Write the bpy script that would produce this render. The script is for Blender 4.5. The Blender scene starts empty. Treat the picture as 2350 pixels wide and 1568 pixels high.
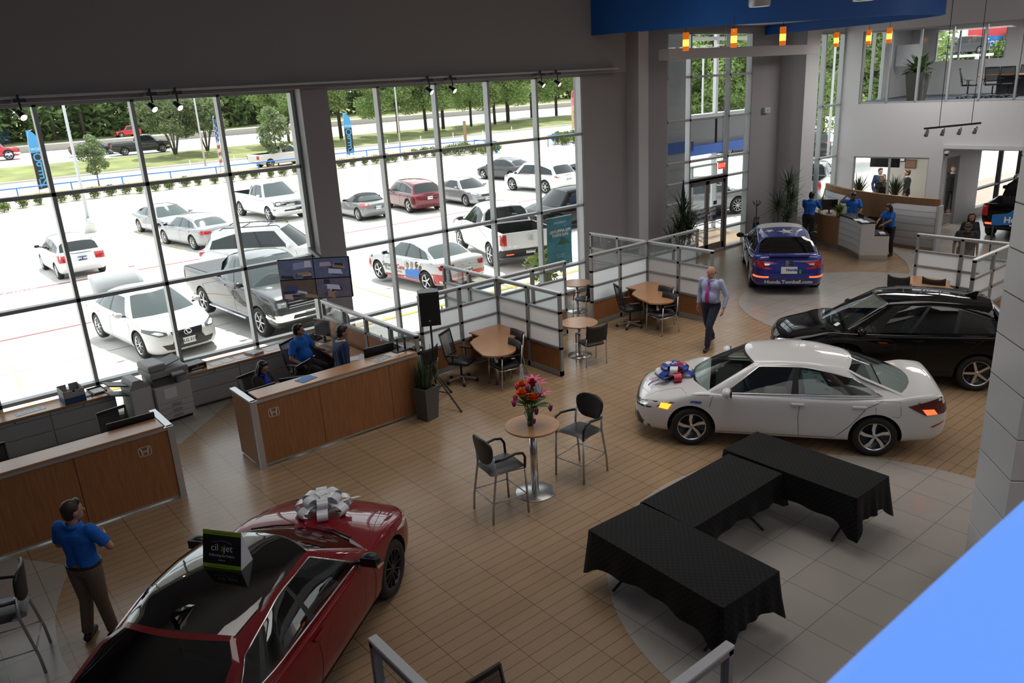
import bpy, bmesh, math, random
from mathutils import Vector, Matrix
from mathutils.bvhtree import BVHTree
from mathutils.geometry import delaunay_2d_cdt
PI = math.pi
rnd = random.Random(7)
scene = bpy.context.scene
COL = scene.collection
OUT_Z = -0.7          # parking lot level below the showroom floor

# ------------------------------------------------------------------ materials
MATS = {}
def _nodes(name):
    m = bpy.data.materials.new(name); m.use_nodes = True
    nt = m.node_tree
    return m, nt, nt.nodes['Principled BSDF']
def mat(name, col, rough=0.5, metal=0.0, emit=None, estr=0.0, coat=0.0, spec=0.5, noise=0.0, nscale=8.0, bump=0.0, bscale=60.0, alpha=None):
    if name in MATS: return MATS[name]
    m, nt, b = _nodes(name)
    b.inputs['Base Color'].default_value = (*col, 1)
    b.inputs['Roughness'].default_value = rough
    b.inputs['Metallic'].default_value = metal
    b.inputs['Specular IOR Level'].default_value = spec
    if coat: b.inputs['Coat Weight'].default_value = coat; b.inputs['Coat Roughness'].default_value = 0.03
    if emit: b.inputs['Emission Color'].default_value = (*emit, 1); b.inputs['Emission Strength'].default_value = estr
    if noise:
        tc = nt.nodes.new('ShaderNodeTexCoord'); n = nt.nodes.new('ShaderNodeTexNoise')
        n.inputs['Scale'].default_value = nscale; n.inputs['Detail'].default_value = 4
        r = nt.nodes.new('ShaderNodeValToRGB')
        r.color_ramp.elements[0].color = (*[c*(1-noise) for c in col], 1); r.color_ramp.elements[0].position = .3
        r.color_ramp.elements[1].color = (*[min(1, c*(1+noise)) for c in col], 1); r.color_ramp.elements[1].position = .7
        nt.links.new(tc.outputs['Object'], n.inputs['Vector']); nt.links.new(n.outputs['Fac'], r.inputs['Fac']); nt.links.new(r.outputs['Color'], b.inputs['Base Color'])
    if bump:
        tc = nt.nodes.new('ShaderNodeTexCoord'); n = nt.nodes.new('ShaderNodeTexNoise'); n.inputs['Scale'].default_value = bscale
        bp = nt.nodes.new('ShaderNodeBump'); bp.inputs['Strength'].default_value = bump; bp.inputs['Distance'].default_value = .02
        nt.links.new(tc.outputs['Object'], n.inputs['Vector']); nt.links.new(n.outputs['Fac'], bp.inputs['Height']); nt.links.new(bp.outputs['Normal'], b.inputs['Normal'])
    MATS[name] = m
    return m
def glass_mat(name, tint=(1, 1, 1), gloss=0.06, rough=0.0, mixcol=None, mixfac=0.0):
    """thin pane: transparent body with a mirror coat growing toward grazing angles, optional tint film"""
    if name in MATS: return MATS[name]
    m, nt, b = _nodes(name); nt.nodes.remove(b)
    out = nt.nodes['Material Output']
    t = nt.nodes.new('ShaderNodeBsdfTransparent'); t.inputs['Color'].default_value = (*tint, 1)
    g = nt.nodes.new('ShaderNodeBsdfGlossy'); g.inputs['Roughness'].default_value = rough
    lw = nt.nodes.new('ShaderNodeLayerWeight'); lw.inputs['Blend'].default_value = 0.25
    mm = nt.nodes.new('ShaderNodeMath'); mm.operation = 'MULTIPLY_ADD'; mm.inputs[1].default_value = 0.5; mm.inputs[2].default_value = gloss; mm.use_clamp = True
    nt.links.new(lw.outputs['Fresnel'], mm.inputs[0])
    base = t.outputs[0]
    if mixcol:
        d = nt.nodes.new('ShaderNodeBsdfDiffuse'); d.inputs['Color'].default_value = (*mixcol, 1)
        mx0 = nt.nodes.new('ShaderNodeMixShader'); mx0.inputs[0].default_value = mixfac
        nt.links.new(t.outputs[0], mx0.inputs[1]); nt.links.new(d.outputs[0], mx0.inputs[2]); base = mx0.outputs[0]
    mx = nt.nodes.new('ShaderNodeMixShader')
    nt.links.new(mm.outputs[0], mx.inputs[0]); nt.links.new(base, mx.inputs[1]); nt.links.new(g.outputs[0], mx.inputs[2])
    nt.links.new(mx.outputs[0], out.inputs['Surface'])
    MATS[name] = m
    return m
def wood_mat(name, c1, c2, rough=0.4, axis=2, scale=1.0):
    if name in MATS: return MATS[name]
    m, nt, b = _nodes(name); b.inputs['Roughness'].default_value = rough
    tc = nt.nodes.new('ShaderNodeTexCoord'); mp = nt.nodes.new('ShaderNodeMapping')
    s = [14*scale]*3; s[axis] = 0.8*scale; mp.inputs['Scale'].default_value = s
    n = nt.nodes.new('ShaderNodeTexNoise'); n.inputs['Scale'].default_value = 3; n.inputs['Detail'].default_value = 5; n.inputs['Distortion'].default_value = .4
    r = nt.nodes.new('ShaderNodeValToRGB')
    r.color_ramp.elements[0].color = (*c1, 1); r.color_ramp.elements[0].position = .32
    r.color_ramp.elements[1].color = (*c2, 1); r.color_ramp.elements[1].position = .68
    nt.links.new(tc.outputs['Object'], mp.inputs['Vector']); nt.links.new(mp.outputs[0], n.inputs['Vector']); nt.links.new(n.outputs['Fac'], r.inputs['Fac']); nt.links.new(r.outputs['Color'], b.inputs['Base Color'])
    MATS[name] = m
    return m
def tile_mat(name, c1, c2, grout, sx, sy, rough, gap=0.006, offset=0.0, rot=0.0, spec=0.5, vary=0.3):
    """tiles laid in world coordinates: sx along X, sy along Y, dark joints"""
    if name in MATS: return MATS[name]
    m, nt, b = _nodes(name); b.inputs['Roughness'].default_value = rough; b.inputs['Specular IOR Level'].default_value = spec
    g = nt.nodes.new('ShaderNodeNewGeometry'); mp = nt.nodes.new('ShaderNodeMapping'); mp.inputs['Rotation'].default_value = (0, 0, rot)
    br = nt.nodes.new('ShaderNodeTexBrick'); br.offset = offset; br.squash = 1.0
    br.inputs['Scale'].default_value = 1.0; br.inputs['Brick Width'].default_value = sx; br.inputs['Row Height'].default_value = sy
    br.inputs['Mortar Size'].default_value = gap; br.inputs['Mortar Smooth'].default_value = 0.1; br.inputs['Bias'].default_value = 0.0
    br.inputs['Color1'].default_value = (*c1, 1); br.inputs['Color2'].default_value = (*c2, 1); br.inputs['Mortar'].default_value = (*grout, 1)
    n = nt.nodes.new('ShaderNodeTexNoise'); n.inputs['Scale'].default_value = 1.3; n.inputs['Detail'].default_value = 6
    mx = nt.nodes.new('ShaderNodeMix'); mx.data_type = 'RGBA'; mx.blend_type = 'MULTIPLY'; mx.inputs[0].default_value = vary
    r = nt.nodes.new('ShaderNodeValToRGB'); r.color_ramp.elements[0].color = (.55, .55, .55, 1); r.color_ramp.elements[1].color = (1, 1, 1, 1); r.color_ramp.elements[0].position = .35; r.color_ramp.elements[1].position = .6
    nt.links.new(g.outputs['Position'], mp.inputs['Vector']); nt.links.new(mp.outputs[0], br.inputs['Vector']); nt.links.new(mp.outputs[0], n.inputs['Vector'])
    nt.links.new(n.outputs['Fac'], r.inputs['Fac']); nt.links.new(br.outputs['Color'], mx.inputs[6]); nt.links.new(r.outputs['Color'], mx.inputs[7]); nt.links.new(mx.outputs[2], b.inputs['Base Color'])
    MATS[name] = m
    return m

# ------------------------------------------------------------------ objects
def tag(o, label=None, cat=None, group=None, kind=None):
    if label: o['label'] = label
    if cat: o['category'] = cat
    if group: o['group'] = group
    if kind: o['kind'] = kind
    return o
def empty(name, loc=(0, 0, 0), rz=0.0, label=None, cat=None, group=None, rot=None, scale=None):
    o = bpy.data.objects.new(name, None); COL.objects.link(o)
    o.location = loc; o.rotation_euler = rot if rot else (0, 0, rz)
    if scale: o.scale = scale
    return tag(o, label, cat, group)
def kids(o): return [c for c in bpy.data.objects if c.parent == o]
def copy_tree(o, loc=None, rz=None, label=None, group=None, parent=None):
    c = o.copy(); COL.objects.link(c)
    if parent is not None: c.parent = parent
    if loc is not None: c.location = loc
    if rz is not None: c.rotation_euler = (0, 0, rz)
    if label: c['label'] = label
    if group: c['group'] = group
    for ch in kids(o): copy_tree(ch, parent=c)
    return c

class MB:
    """collects geometry for ONE mesh object"""
    def __init__(s): s.bm = bmesh.new(); s.mi = 0; s.M = Matrix.Identity(4)
    def _add(s, vs, fs, smooth=False):
        bv = [s.bm.verts.new(s.M @ Vector(v)) for v in vs]
        for f in fs:
            try:
                fc = s.bm.faces.new([bv[i] for i in f]); fc.material_index = s.mi; fc.smooth = smooth
            except ValueError: pass
        return bv
    def quad(s, *p): s._add(p, [tuple(range(len(p)))]); return s
    def box(s, x0, x1, y0, y1, z0, z1, bev=0.0):
        if bev <= 0:
            v = [(x, y, z) for z in (z0, z1) for y in (y0, y1) for x in (x0, x1)]
            s._add(v, [(0, 2, 3, 1), (4, 5, 7, 6), (0, 1, 5, 4), (2, 6, 7, 3), (0, 4, 6, 2), (1, 3, 7, 5)])
        else:
            t = bmesh.new()
            r = bmesh.ops.create_cube(t, size=1.0)
            for v in t.verts: v.co = Vector(((x0+x1)/2+v.co.x*(x1-x0), (y0+y1)/2+v.co.y*(y1-y0), (z0+z1)/2+v.co.z*(z1-z0)))
            bmesh.ops.bevel(t, geom=t.edges[:], offset=bev, segments=2 if bev > .012 else 1, profile=.5, affect='EDGES')
            s.join(t)
        return s
    def join(s, t, smooth=None, M=None):
        mp = {}
        for v in t.verts: mp[v] = s.bm.verts.new(s.M @ ((M @ v.co) if M else v.co))
        for f in t.faces:
            try:
                nf = s.bm.faces.new([mp[v] for v in f.verts]); nf.material_index = s.mi; nf.smooth = f.smooth if smooth is None else smooth
            except ValueError: pass
        t.free(); return s
    def prism(s, poly, z0, z1, smooth=False):
        n = len(poly)
        vs = [(p[0], p[1], z0) for p in poly]+[(p[0], p[1], z1) for p in poly]
        s._add(vs, [tuple(reversed(range(n))), tuple(range(n, 2*n))]+[(i, (i+1) % n, n+(i+1) % n, n+i) for i in range(n)], smooth); return s
    def extrude_poly(s, pts, d):
        """planar polygon of 3D points swept by vector d"""
        n = len(pts); d = Vector(d); pts = [Vector(p) for p in pts]
        s._add(pts+[p+d for p in pts], [tuple(reversed(range(n))), tuple(range(n, 2*n))]+[(i, (i+1) % n, n+(i+1) % n, n+i) for i in range(n)]); return s
    def tube(s, pts, r, n=8, cap=True, closed=False, smooth=True):
        pts = [Vector(p) for p in pts]; rs = r if isinstance(r, (list, tuple)) else [r]*len(pts)
        m = len(pts); rings = []
        up = None
        for i, p in enumerate(pts):
            if closed: d = pts[(i+1) % m]-pts[i-1]
            else: d = pts[min(i+1, m-1)]-pts[max(i-1, 0)]
            if d.length < 1e-9: d = Vector((0, 0, 1))
            d.normalize()
            if up is None:
                up = Vector((0, 0, 1)) if abs(d.z) < .9 else Vector((1, 0, 0))
            a = d.cross(up)
            if a.length < 1e-4: up = Vector((1, 0, 0)) if abs(d.x) < .9 else Vector((0, 1, 0)); a = d.cross(up)
            a.normalize(); up = a.cross(d).normalized()
            rings.append([s.bm.verts.new(s.M @ (p+(a*math.cos(2*PI*k/n)+up*math.sin(2*PI*k/n))*rs[i])) for k in range(n)])
        last = m if closed else m-1
        for i in range(last):
            A, B = rings[i], rings[(i+1) % m]
            for k in range(n):
                f = s.bm.faces.new([A[k], A[(k+1) % n], B[(k+1) % n], B[k]]); f.smooth = smooth; f.material_index = s.mi
        if cap and not closed:
            for rg, rev in ((rings[0], True), (rings[-1], False)):
                f = s.bm.faces.new(rg if not rev else list(reversed(rg))); f.material_index = s.mi
        return s
    def cyl(s, p0, p1, r0, r1=None, n=16): return s.tube([p0, p1], [r0, r0 if r1 is None else r1], n)
    def bar(s, p0, p1, w, h=None, up=(0, 0, 1)):
        """rectangular bar from p0 to p1, w across, h along up"""
        h = h or w; p0, p1 = Vector(p0), Vector(p1); d = (p1-p0).normalized(); up = Vector(up)
        a = d.cross(up)
        if a.length < 1e-4: a = d.cross(Vector((1, 0, 0)))
        a.normalize(); u = a.cross(d).normalized(); a *= w/2; u *= h/2
        v = [p+x*a+y*u for p in (p0, p1) for x, y in ((-1, -1), (1, -1), (1, 1), (-1, 1))]
        s._add(v, [(3, 2, 1, 0), (4, 5, 6, 7), (0, 1, 5, 4), (1, 2, 6, 5), (2, 3, 7, 6), (3, 0, 4, 7)]); return s
    def lathe(s, prof, n=24, c=(0, 0, 0), smooth=True, axis='z'):
        rings = []
        for r, z in prof:
            if r < 1e-6: rings.append([s.bm.verts.new(s.M @ s._ax(c, 0, 0, z, axis))])
            else: rings.append([s.bm.verts.new(s.M @ s._ax(c, r*math.cos(2*PI*k/n), r*math.sin(2*PI*k/n), z, axis)) for k in range(n)])
        for A, B in zip(rings, rings[1:]):
            for k in range(n):
                if len(A) == 1 and len(B) == 1: continue
                q = [A[0], B[(k+1) % n], B[k]] if len(A) == 1 else ([A[k], A[(k+1) % n], B[0]] if len(B) == 1 else [A[k], A[(k+1) % n], B[(k+1) % n], B[k]])
                f = s.bm.faces.new(q); f.smooth = smooth; f.material_index = s.mi
        return s
    def _ax(s, c, x, y, z, axis):
        v = {'z': (x, y, z), 'y': (x, z, -y), 'x': (z, x, y)}[axis]
        return Vector((c[0]+v[0], c[1]+v[1], c[2]+v[2]))
    def ball(s, c, r, nu=12, nv=8, sc=(1, 1, 1)):
        s.lathe_s([(math.sin(PI*i/nv), -math.cos(PI*i/nv)) for i in range(nv+1)], nu, c, r, sc); return s
    def lathe_s(s, prof, n, c, r, sc):
        M0 = s.M; s.M = M0 @ Matrix.Translation(c) @ Matrix.Diagonal((r*sc[0], r*sc[1], r*sc[2], 1)); s.lathe(prof, n); s.M = M0
    def grid(s, pts, smooth=True, closed_u=False, flip=False):
        """pts[i][j] -> quads"""
        V = [[s.bm.verts.new(s.M @ Vector(p)) for p in row] for row in pts]
        m = len(V); last = m if closed_u else m-1
        for i in range(last):
            for j in range(len(V[0])-1):
                q = [V[i][j], V[(i+1) % m][j], V[(i+1) % m][j+1], V[i][j+1]]
                try:
                    f = s.bm.faces.new(q[::-1] if flip else q); f.smooth = smooth; f.material_index = s.mi
                except ValueError: pass
        return s
    def leafblade(s, base, d, length, w, droop=0.0, seg=3, up=(0, 0, 1)):
        """a tapering blade bending under gravity"""
        base = Vector(base); d = Vector(d).normalized(); side = d.cross(Vector(up))
        if side.length < 1e-3: side = Vector((1, 0, 0))
        side.normalize(); L = []; Rr = []
        p = base.copy(); dd = d.copy()
        for i in range(seg+1):
            t = i/seg; ww = w*(math.sin(PI*min(.97, .18+.8*t)))*.5
            L.append(s.bm.verts.new(s.M @ (p-side*ww))); Rr.append(s.bm.verts.new(s.M @ (p+side*ww)))
            p = p+dd*(length/seg); dd = (dd+Vector((0, 0, -droop/seg))).normalized()
        for i in range(seg):
            f = s.bm.faces.new([L[i], Rr[i], Rr[i+1], L[i+1]]); f.material_index = s.mi; f.smooth = True
        return s
    def build(s, name, mats, parent=None, recalc=False, loc=None, rz=None, sharp=None):
        me = bpy.data.meshes.new(name)
        if recalc: bmesh.ops.recalc_face_normals(s.bm, faces=s.bm.faces[:])
        s.bm.to_mesh(me); s.bm.free()
        for m in (mats if isinstance(mats, (list, tuple)) else [mats]): me.materials.append(m)
        o = bpy.data.objects.new(name, me); COL.objects.link(o)
        if parent is not None: o.parent = parent
        if loc is not None: o.location = loc
        if rz is not None: o.rotation_euler = (0, 0, rz)
        if sharp is not None:
            try: me.set_sharp_from_angle(angle=sharp)
            except Exception: pass
        return o
def struct(name, mb, m, parent=None):
    o = mb.build(name, m, parent)
    if parent is None: o['kind'] = 'structure'
    return o
def thing(name, mb, m, label, cat, group=None, loc=None, rz=None):
    o = mb.build(name, m, loc=loc, rz=rz); return tag(o, label, cat, group)

# lettering: built-in font turned into mesh, flat in its local XY plane
def text_bm(body, size, bold=0.0, align='CENTER', extrude=0.0, shear=0.0, mirror=False):
    cu = bpy.data.curves.new('t', 'FONT'); cu.body = body; cu.size = size; cu.align_x = align; cu.align_y = 'CENTER'
    cu.offset = bold; cu.extrude = extrude; cu.shear = shear; cu.resolution_u = 2; cu.space_line = .95
    o = bpy.data.objects.new('t', cu); COL.objects.link(o)
    dg = bpy.context.evaluated_depsgraph_get()
    me = bpy.data.meshes.new_from_object(o.evaluated_get(dg))
    bm = bmesh.new(); bm.from_mesh(me)
    bpy.data.objects.remove(o); bpy.data.curves.remove(cu); bpy.data.meshes.remove(me)
    if mirror:
        for v in bm.verts: v.co.x = -v.co.x
    return bm
def text_obj(body, size, m, M, parent=None, name='lettering', **k):
    mb = MB(); mb.M = M; mb.join(text_bm(body, size, **k)); return mb.build(name, m, parent)
def face_matrix(origin, xdir, ydir):
    """matrix taking local XY onto a plane"""
    x = Vector(xdir).normalized(); y = Vector(ydir); y = (y-x*y.dot(x)).normalized(); z = x.cross(y)
    return Matrix(((x.x, y.x, z.x, origin[0]), (x.y, y.y, z.y, origin[1]), (x.z, y.z, z.z, origin[2]), (0, 0, 0, 1)))
def round_rect(x0, x1, y0, y1, r, n=5):
    p = []
    for cx, cy, a in ((x1-r, y1-r, 0), (x0+r, y1-r, PI/2), (x0+r, y0+r, PI), (x1-r, y0+r, 1.5*PI)):
        for i in range(n+1): p.append((cx+r*math.cos(a+PI/2*i/n), cy+r*math.sin(a+PI/2*i/n)))
    return p
def arc(cx, cy, r, a0, a1, n): return [(cx+r*math.cos(a0+(a1-a0)*i/n), cy+r*math.sin(a0+(a1-a0)*i/n)) for i in range(n+1)]
def emblem(w, m, M, parent, name='emblem'):
    """chrome badge: rounded frame round a flared letter of two uprights and a bar"""
    mb = MB(); mb.M = M; h = w*.82; t = w*.012
    o = round_rect(-w/2, w/2, -h/2, h/2, w*.2); i = round_rect(-w*.43, w*.43, -h*.42, h*.42, w*.16)
    n = len(o)
    vs = [(x, y, t) for x, y in o]+[(x, y, t) for x, y in i]
    mb._add(vs, [(k, (k+1) % n, n+(k+1) % n, n+k) for k in range(n)])
    for sx in (-1, 1):
        q = [(sx*w*.36, h*.36), (sx*w*.2, h*.36), (sx*w*.14, 0), (sx*w*.13, -h*.36), (sx*w*.25, -h*.36), (sx*w*.29, 0)]
        mb._add([(x, y, t) for x, y in q], [tuple(range(6)) if sx < 0 else tuple(reversed(range(6)))])
    mb._add([(-w*.18, -h*.08, t), (w*.18, -h*.08, t), (w*.17, h*.07, t), (-w*.17, h*.07, t)], [(0, 1, 2, 3)])
    return mb.build(name, m, parent)

# shared materials
WHITE = mat('white_paint', (.62, .62, .64), .6)
WALLGREY = mat('wall_grey', (.36, .35, .36), .7)
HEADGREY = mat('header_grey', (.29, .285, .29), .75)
ALU = mat('aluminium', (.55, .57, .58), .35, .7)
ALUP = mat('aluminium_painted', (.45, .46, .47), .4, .3)
STEEL = mat('brushed_steel', (.6, .6, .6), .28, 1.0)
CHROME = mat('chrome', (.85, .85, .87), .06, 1.0)
DARKMETAL = mat('dark_metal', (.035, .035, .04), .45, .3)
BLACK = mat('black_plastic', (.012, .012, .013), .4)
BLACKMATTE = mat('black_matte', (.008, .008, .009), .75)
RUBBER = mat('rubber', (.012, .012, .012), .7)
LEATHER = mat('black_vinyl', (.016, .016, .018), .38, bump=.15, bscale=300)
MESHFAB = glass_mat('mesh_fabric', (.55, .55, .55), 0.0, .5, (.012, .012, .012), .62)
MAPLE = wood_mat('cherry_panel', (.25, .105, .040), (.35, .155, .062), .42, 2)
MAPLETOP = wood_mat('cherry_top', (.40, .20, .095), (.50, .265, .13), .28, 0)
GLASS = glass_mat('window_glass', (.96, .985, .975), .03)
FROST = mat('frosted_panel', (.55, .56, .58), .5)
PAPER = mat('paper', (.75, .76, .78), .7)
GREYLAM = mat('grey_laminate', (.33, .34, .345), .5)
TEXTWHITE = mat('white_lettering', (.8, .8, .8), .6)
# ------------------------------------------------------------------ camera and survey helpers
CAM_H = 5.692
_F, _CX, _CY = 1815.0, 1175.0, 784.0
_down = Vector((1487.5-_CX, 6316.7-_CY, _F)).normalized()
_x = Vector((3542.8-_CX, 44.0-_CY, _F)); _x = (_x-_down*_x.dot(_down)).normalized()
_y = (-_down).cross(_x)
RW = Matrix((_x, _y, -_down))            # camera (right, down, forward) -> world
EYE = Vector((0, 0, CAM_H))
def ray(px, py): return RW @ Vector((px-_CX, py-_CY, _F))
def at(px, py, z=0.0):
    d = ray(px, py); return EYE+d*((z-CAM_H)/d.z)
def atY(px, py, y):
    d = ray(px, py); return EYE+d*(y/d.y)
def atX(px, py, x):
    d = ray(px, py); return EYE+d*(x/d.x)
cd = bpy.data.cameras.new('camera'); cam = bpy.data.objects.new('camera', cd); COL.objects.link(cam); scene.camera = cam
r_, d_, f_ = RW.col[0], RW.col[1], RW.col[2]
cam.matrix_world = Matrix(((r_.x, -d_.x, -f_.x, 0), (r_.y, -d_.y, -f_.y, 0), (r_.z, -d_.z, -f_.z, CAM_H), (0, 0, 0, 1)))
cd.sensor_width = 36; cd.lens = _F/2350*36; cd.clip_end = 600; cd.clip_start = .05
cd.dof.use_dof = True; cd.dof.focus_distance = 13; cd.dof.aperture_fstop = 6.5

# ------------------------------------------------------------------ floor
FLOORTILE = tile_mat('wood_look_tile', (.36, .245, .15), (.325, .22, .132), (.10, .065, .04), .605, .1525, .27, .004, vary=.2)
WHITETILE = tile_mat('white_tile', (.40, .37, .34), (.375, .345, .315), (.15, .14, .13), .605, .605, .24, .004, vary=.15)
YG = 15.65
m = MB(); m.quad((-7, -5, 0), (60, -5, 0), (60, YG, 0), (24.9, YG, 0), (24.9, 18.6, 0), (18.95, 18.6, 0), (18.95, YG, 0), (-7, YG, 0)); struct('floor', m, FLOORTILE)
def inlay(name, pts, m_, z=.003):
    n = len(pts); r = delaunay_2d_cdt([Vector(p) for p in pts], [(i, (i+1) % n) for i in range(n)], [list(range(n))], 1, 1e-4)
    b = MB(); b._add([(v.x, v.y, z) for v in r[0]], [tuple(f) for f in r[2]]); bmesh.ops.recalc_face_normals(b.bm, faces=b.bm.faces[:])
    for f in b.bm.faces:
        if f.normal.z < 0: f.normal_flip()
    return struct(name, b, m_)
inlay('floor_inlay_1', arc(8.1, 3.6, 3.13, 0, 2*PI, 72)[:-1], WHITETILE)
inlay('floor_inlay_2', arc(18.8, 8.9, 3.4, 0, 2*PI, 72)[:-1], WHITETILE, .006)
inlay('floor_inlay_3', [(-7, 13.6), (-7, -5)]+[(-3, -5)]+[(4.5+4*math.cos(a), 8.8+4*math.sin(a)) for a in [PI+.9-i*.1 for i in range(15)]]+[(-.6, 13.0)], WHITETILE)
inlay('floor_inlay_4', [(-7, 15.6), (-7, 13.6), (2.6, 13.3), (3.3, 13.6), (4.0, 14.25), (4.65, 14.9), (5.0, 15.6)], WHITETILE)
br = [at(*p).to_2d() for p in [(1990, 557), (2020, 564), (2055, 582), (2080, 603), (2088, 622), (2082, 640), (2060, 655)]]
inlay('floor_inlay_5', [(28.6, 15.5), (26.0, 15.3)]+[tuple(p) for p in br]+[(21.5, 8.6), (22.5, -4), (60, -4), (60, 12), (28.7, 12)], WHITETILE, .009)

# ------------------------------------------------------------------ window walls
FRAMEW = mat('window_frame', (.42, .44, .45), .4, .2)
def glazing(name, xs, zs, y, skip=(), dep=.17, w=.065, extra=(), glass=GLASS, label=None):
    e = empty(name, (0, 0, 0)); e['kind'] = 'structure'
    b = MB()
    for x in xs: b.box(x-w/2, x+w/2, y-.04, y+dep-.04, zs[0], zs[-1])
    for z in zs: b.box(xs[0], xs[-1], y-.04, y+dep-.05, z-w/2, z+w/2)
    for (x0, x1, z) in extra: b.box(x0, x1, y-.04, y+dep-.05, z-w/2, z+w/2)
    b.build('window_frame', FRAMEW, e)
    g = MB()
    for i in range(len(xs)-1):
        for j in range(len(zs)-1):
            if (i, j) in skip: continue
            g.quad((xs[i]+.02, y+.07, zs[j]+.02), (xs[i+1]-.02, y+.07, zs[j]+.02), (xs[i+1]-.02, y+.07, zs[j+1]-.02), (xs[i]+.02, y+.07, zs[j+1]-.02))
    g.build('window_glass', glass, e)
    return e
ZS = [.06, .80, 2.40, 4.28, 5.76]
glazing('window_1', [-2.0, -.5, 1.0, 2.57, 4.11, 5.65, 7.14], ZS, YG)
glazing('window_2', [7.83, 9.12, 10.62, 12.12, 13.65, 15.2], ZS, YG)
def wall(name, x0, x1, y0, y1, z0, z1, m_=WALLGREY):
    b = MB(); b.box(x0, x1, y0, y1, z0, z1); return struct(name, b, m_)
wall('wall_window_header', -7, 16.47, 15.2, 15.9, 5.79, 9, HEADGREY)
wall('wall_window_left', -7, -2.03, YG-.1, YG+.3, OUT_Z, 5.79)
wall('wall_window_pier', 7.20, 7.80, 15.35, YG+.3, OUT_Z, 5.79, WALLGREY)
wall('wall_window_right', 15.24, 16.96, YG-.02, YG+.3, OUT_Z, 9)
wall('wall_window_curb', -2.03, 15.24, YG-.03, YG+.25, OUT_Z, .03)
wall('wall_column', 16.96, 17.36, 15.2, 16.2, 0, 9, WHITE)
wall('wall_lobby_left', 17.36, 18.92, 15.85, 16.1, OUT_Z, 9)
wall('wall_lobby_top', 18.92, 23.13, 15.85, 16.1, 6.80, 9)
wall('wall_lobby_right', 23.13, 24.9, 15.85, 16.1, OUT_Z, 9)
wall('wall_pillar', 24.75, 25.55, 14.95, 16.1, 0, 9, WHITE)
wall('wall_tall_window_top', 25.5, 28.3, 15.6, 15.9, 6.72, 9, WHITE)
wall('wall_beam', 17.36, 24.8, 14.5, 14.85, 6.03, 6.31, WHITE)
# lobby glazing with double door
glazing('window_3', [18.95, 20.03, 21.97, 23.11], [.04, 2.42, 3.05, 4.3, 5.55, 6.78], 15.9, skip=((1, 0),), extra=((18.95, 20.03, 1.81), (18.95, 20.03, .72), (21.97, 23.11, 1.84), (21.97, 23.11, .72)))
DOORM = mat('door_bronze', (.20, .185, .175), .45, .3)
def door_leaf(parent, x0, x1, hinge_left):
    b = MB()
    for a, c in ((x0, x0+.09), (x1-.09, x1)): b.box(a, c, 15.9, 15.95, .02, 2.36)
    b.box(x0, x1, 15.9, 15.95, .02, .28); b.box(x0, x1, 15.9, 15.95, 2.24, 2.36)
    o = b.build('door_leaf', DOORM, parent)
    g = MB(); g.quad((x0+.09, 15.925, .28), (x1-.09, 15.925, .28), (x1-.09, 15.925, 2.24), (x0+.09, 15.925, 2.24)); g.build('door_glass', GLASS, o)
    h = MB(); h.tube([(x0+.06, 15.84, 1.0), (x1-.06, 15.84, 1.0)], .014); hx = x1-.05 if hinge_left else x0+.05
    h.tube([(hx, 15.9, .98), (hx, 15.82, .98), (hx, 15.82, 1.28), (hx, 15.9, 1.28)], .012); h.build('door_handle', STEEL, o)
    return o
d1 = empty('door_1'); d1['kind'] = 'structure'
b = MB(); b.box(20.05, 20.1, 15.86, 16.02, 0, 2.42); b.box(21.9, 21.95, 15.86, 16.02, 0, 2.42); b.box(20.05, 21.95, 15.86, 16.02, 2.36, 2.5); b.build('door_frame', DOORM, d1)
la = door_leaf(d1, 20.1, 21.0, True); lb = door_leaf(d1, 21.0, 21.9, False)
DECALNAVY = mat('navy_decal', (.02, .05, .16), .5); GREYTXT = mat('grey_lettering', (.7, .7, .7), .6)
dk = MB(); dk.quad((20.2, 15.93, 1.02), (21.78, 15.93, 1.02), (21.78, 15.93, 1.5), (20.2, 15.93, 1.5)); dk.build('hours_decal', glass_mat('hours_film', (.25, .25, .27), .02, .1, (.03, .03, .03), .5), lb)
for i, t in enumerate(('Monday - Saturday', '9:00am - 9:00pm', 'Closed Sunday')):
    text_obj(t, .13, TEXTWHITE, face_matrix((20.95, 15.90, 1.42-.15*i), (1, 0, 0), (0, 0, 1)), lb, mirror=True, bold=.003)
for z in (1.62, 1.15):
    q = MB(); q.box(21.3, 21.48, 15.885, 15.89, z-.06, z+.06); q.build('push_decal', DECALNAVY, lb)
glazing('window_4', [25.58, 27.0, 28.2], [.06, 2.46, 4.28, 6.7], 15.6)
# vestibule and exterior portal seen through the lobby glass
EXTGREY = mat('exterior_panel_grey', (.42, .44, .46), .5); EXTDARK = mat('exterior_panel_dark', (.16, .165, .18), .5); BLUEBAND = mat('blue_band', (.015, .11, .48), .35)
wall('wall_exterior_return', 19.6, 21.75, 17.2, 17.3, OUT_Z, 9, EXTGREY)
pz = [atY(1650, y_, 20.6).z for y_ in (348, 326, 268, 258)]
wall('wall_portal_panel', 22.0, 31.5, 20.6, 20.9, pz[1], pz[2], EXTDARK)
wall('wall_portal_band', 22.0, 31.6, 20.45, 20.95, pz[0], pz[1], BLUEBAND)
zz = [atY(1552, y_, 17.15).z for y_ in (352, 328)]
wall('wall_return_band', 19.6, 21.78, 17.1, 17.2, zz[0], zz[1], BLUEBAND)
wall('wall_portal_cap', 22.0, 31.5, 20.5, 20.95, pz[2], pz[3], EXTGREY)
wall('wall_portal_post', 27.6, 27.75, 20.6, 20.75, OUT_Z, 9, WHITE)
wall('wall_portal_rail', 22, 31.5, 20.62, 20.74, atY(1650, 92, 20.6).z, atY(1650, 84, 20.6).z, WHITE)
wall('ceiling_added_lobby_blocker', 17.2, 33, 16.2, 20.4, 8.7, 8.9, WHITE)  # unseen slab added to keep direct sun off the lobby floor
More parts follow.
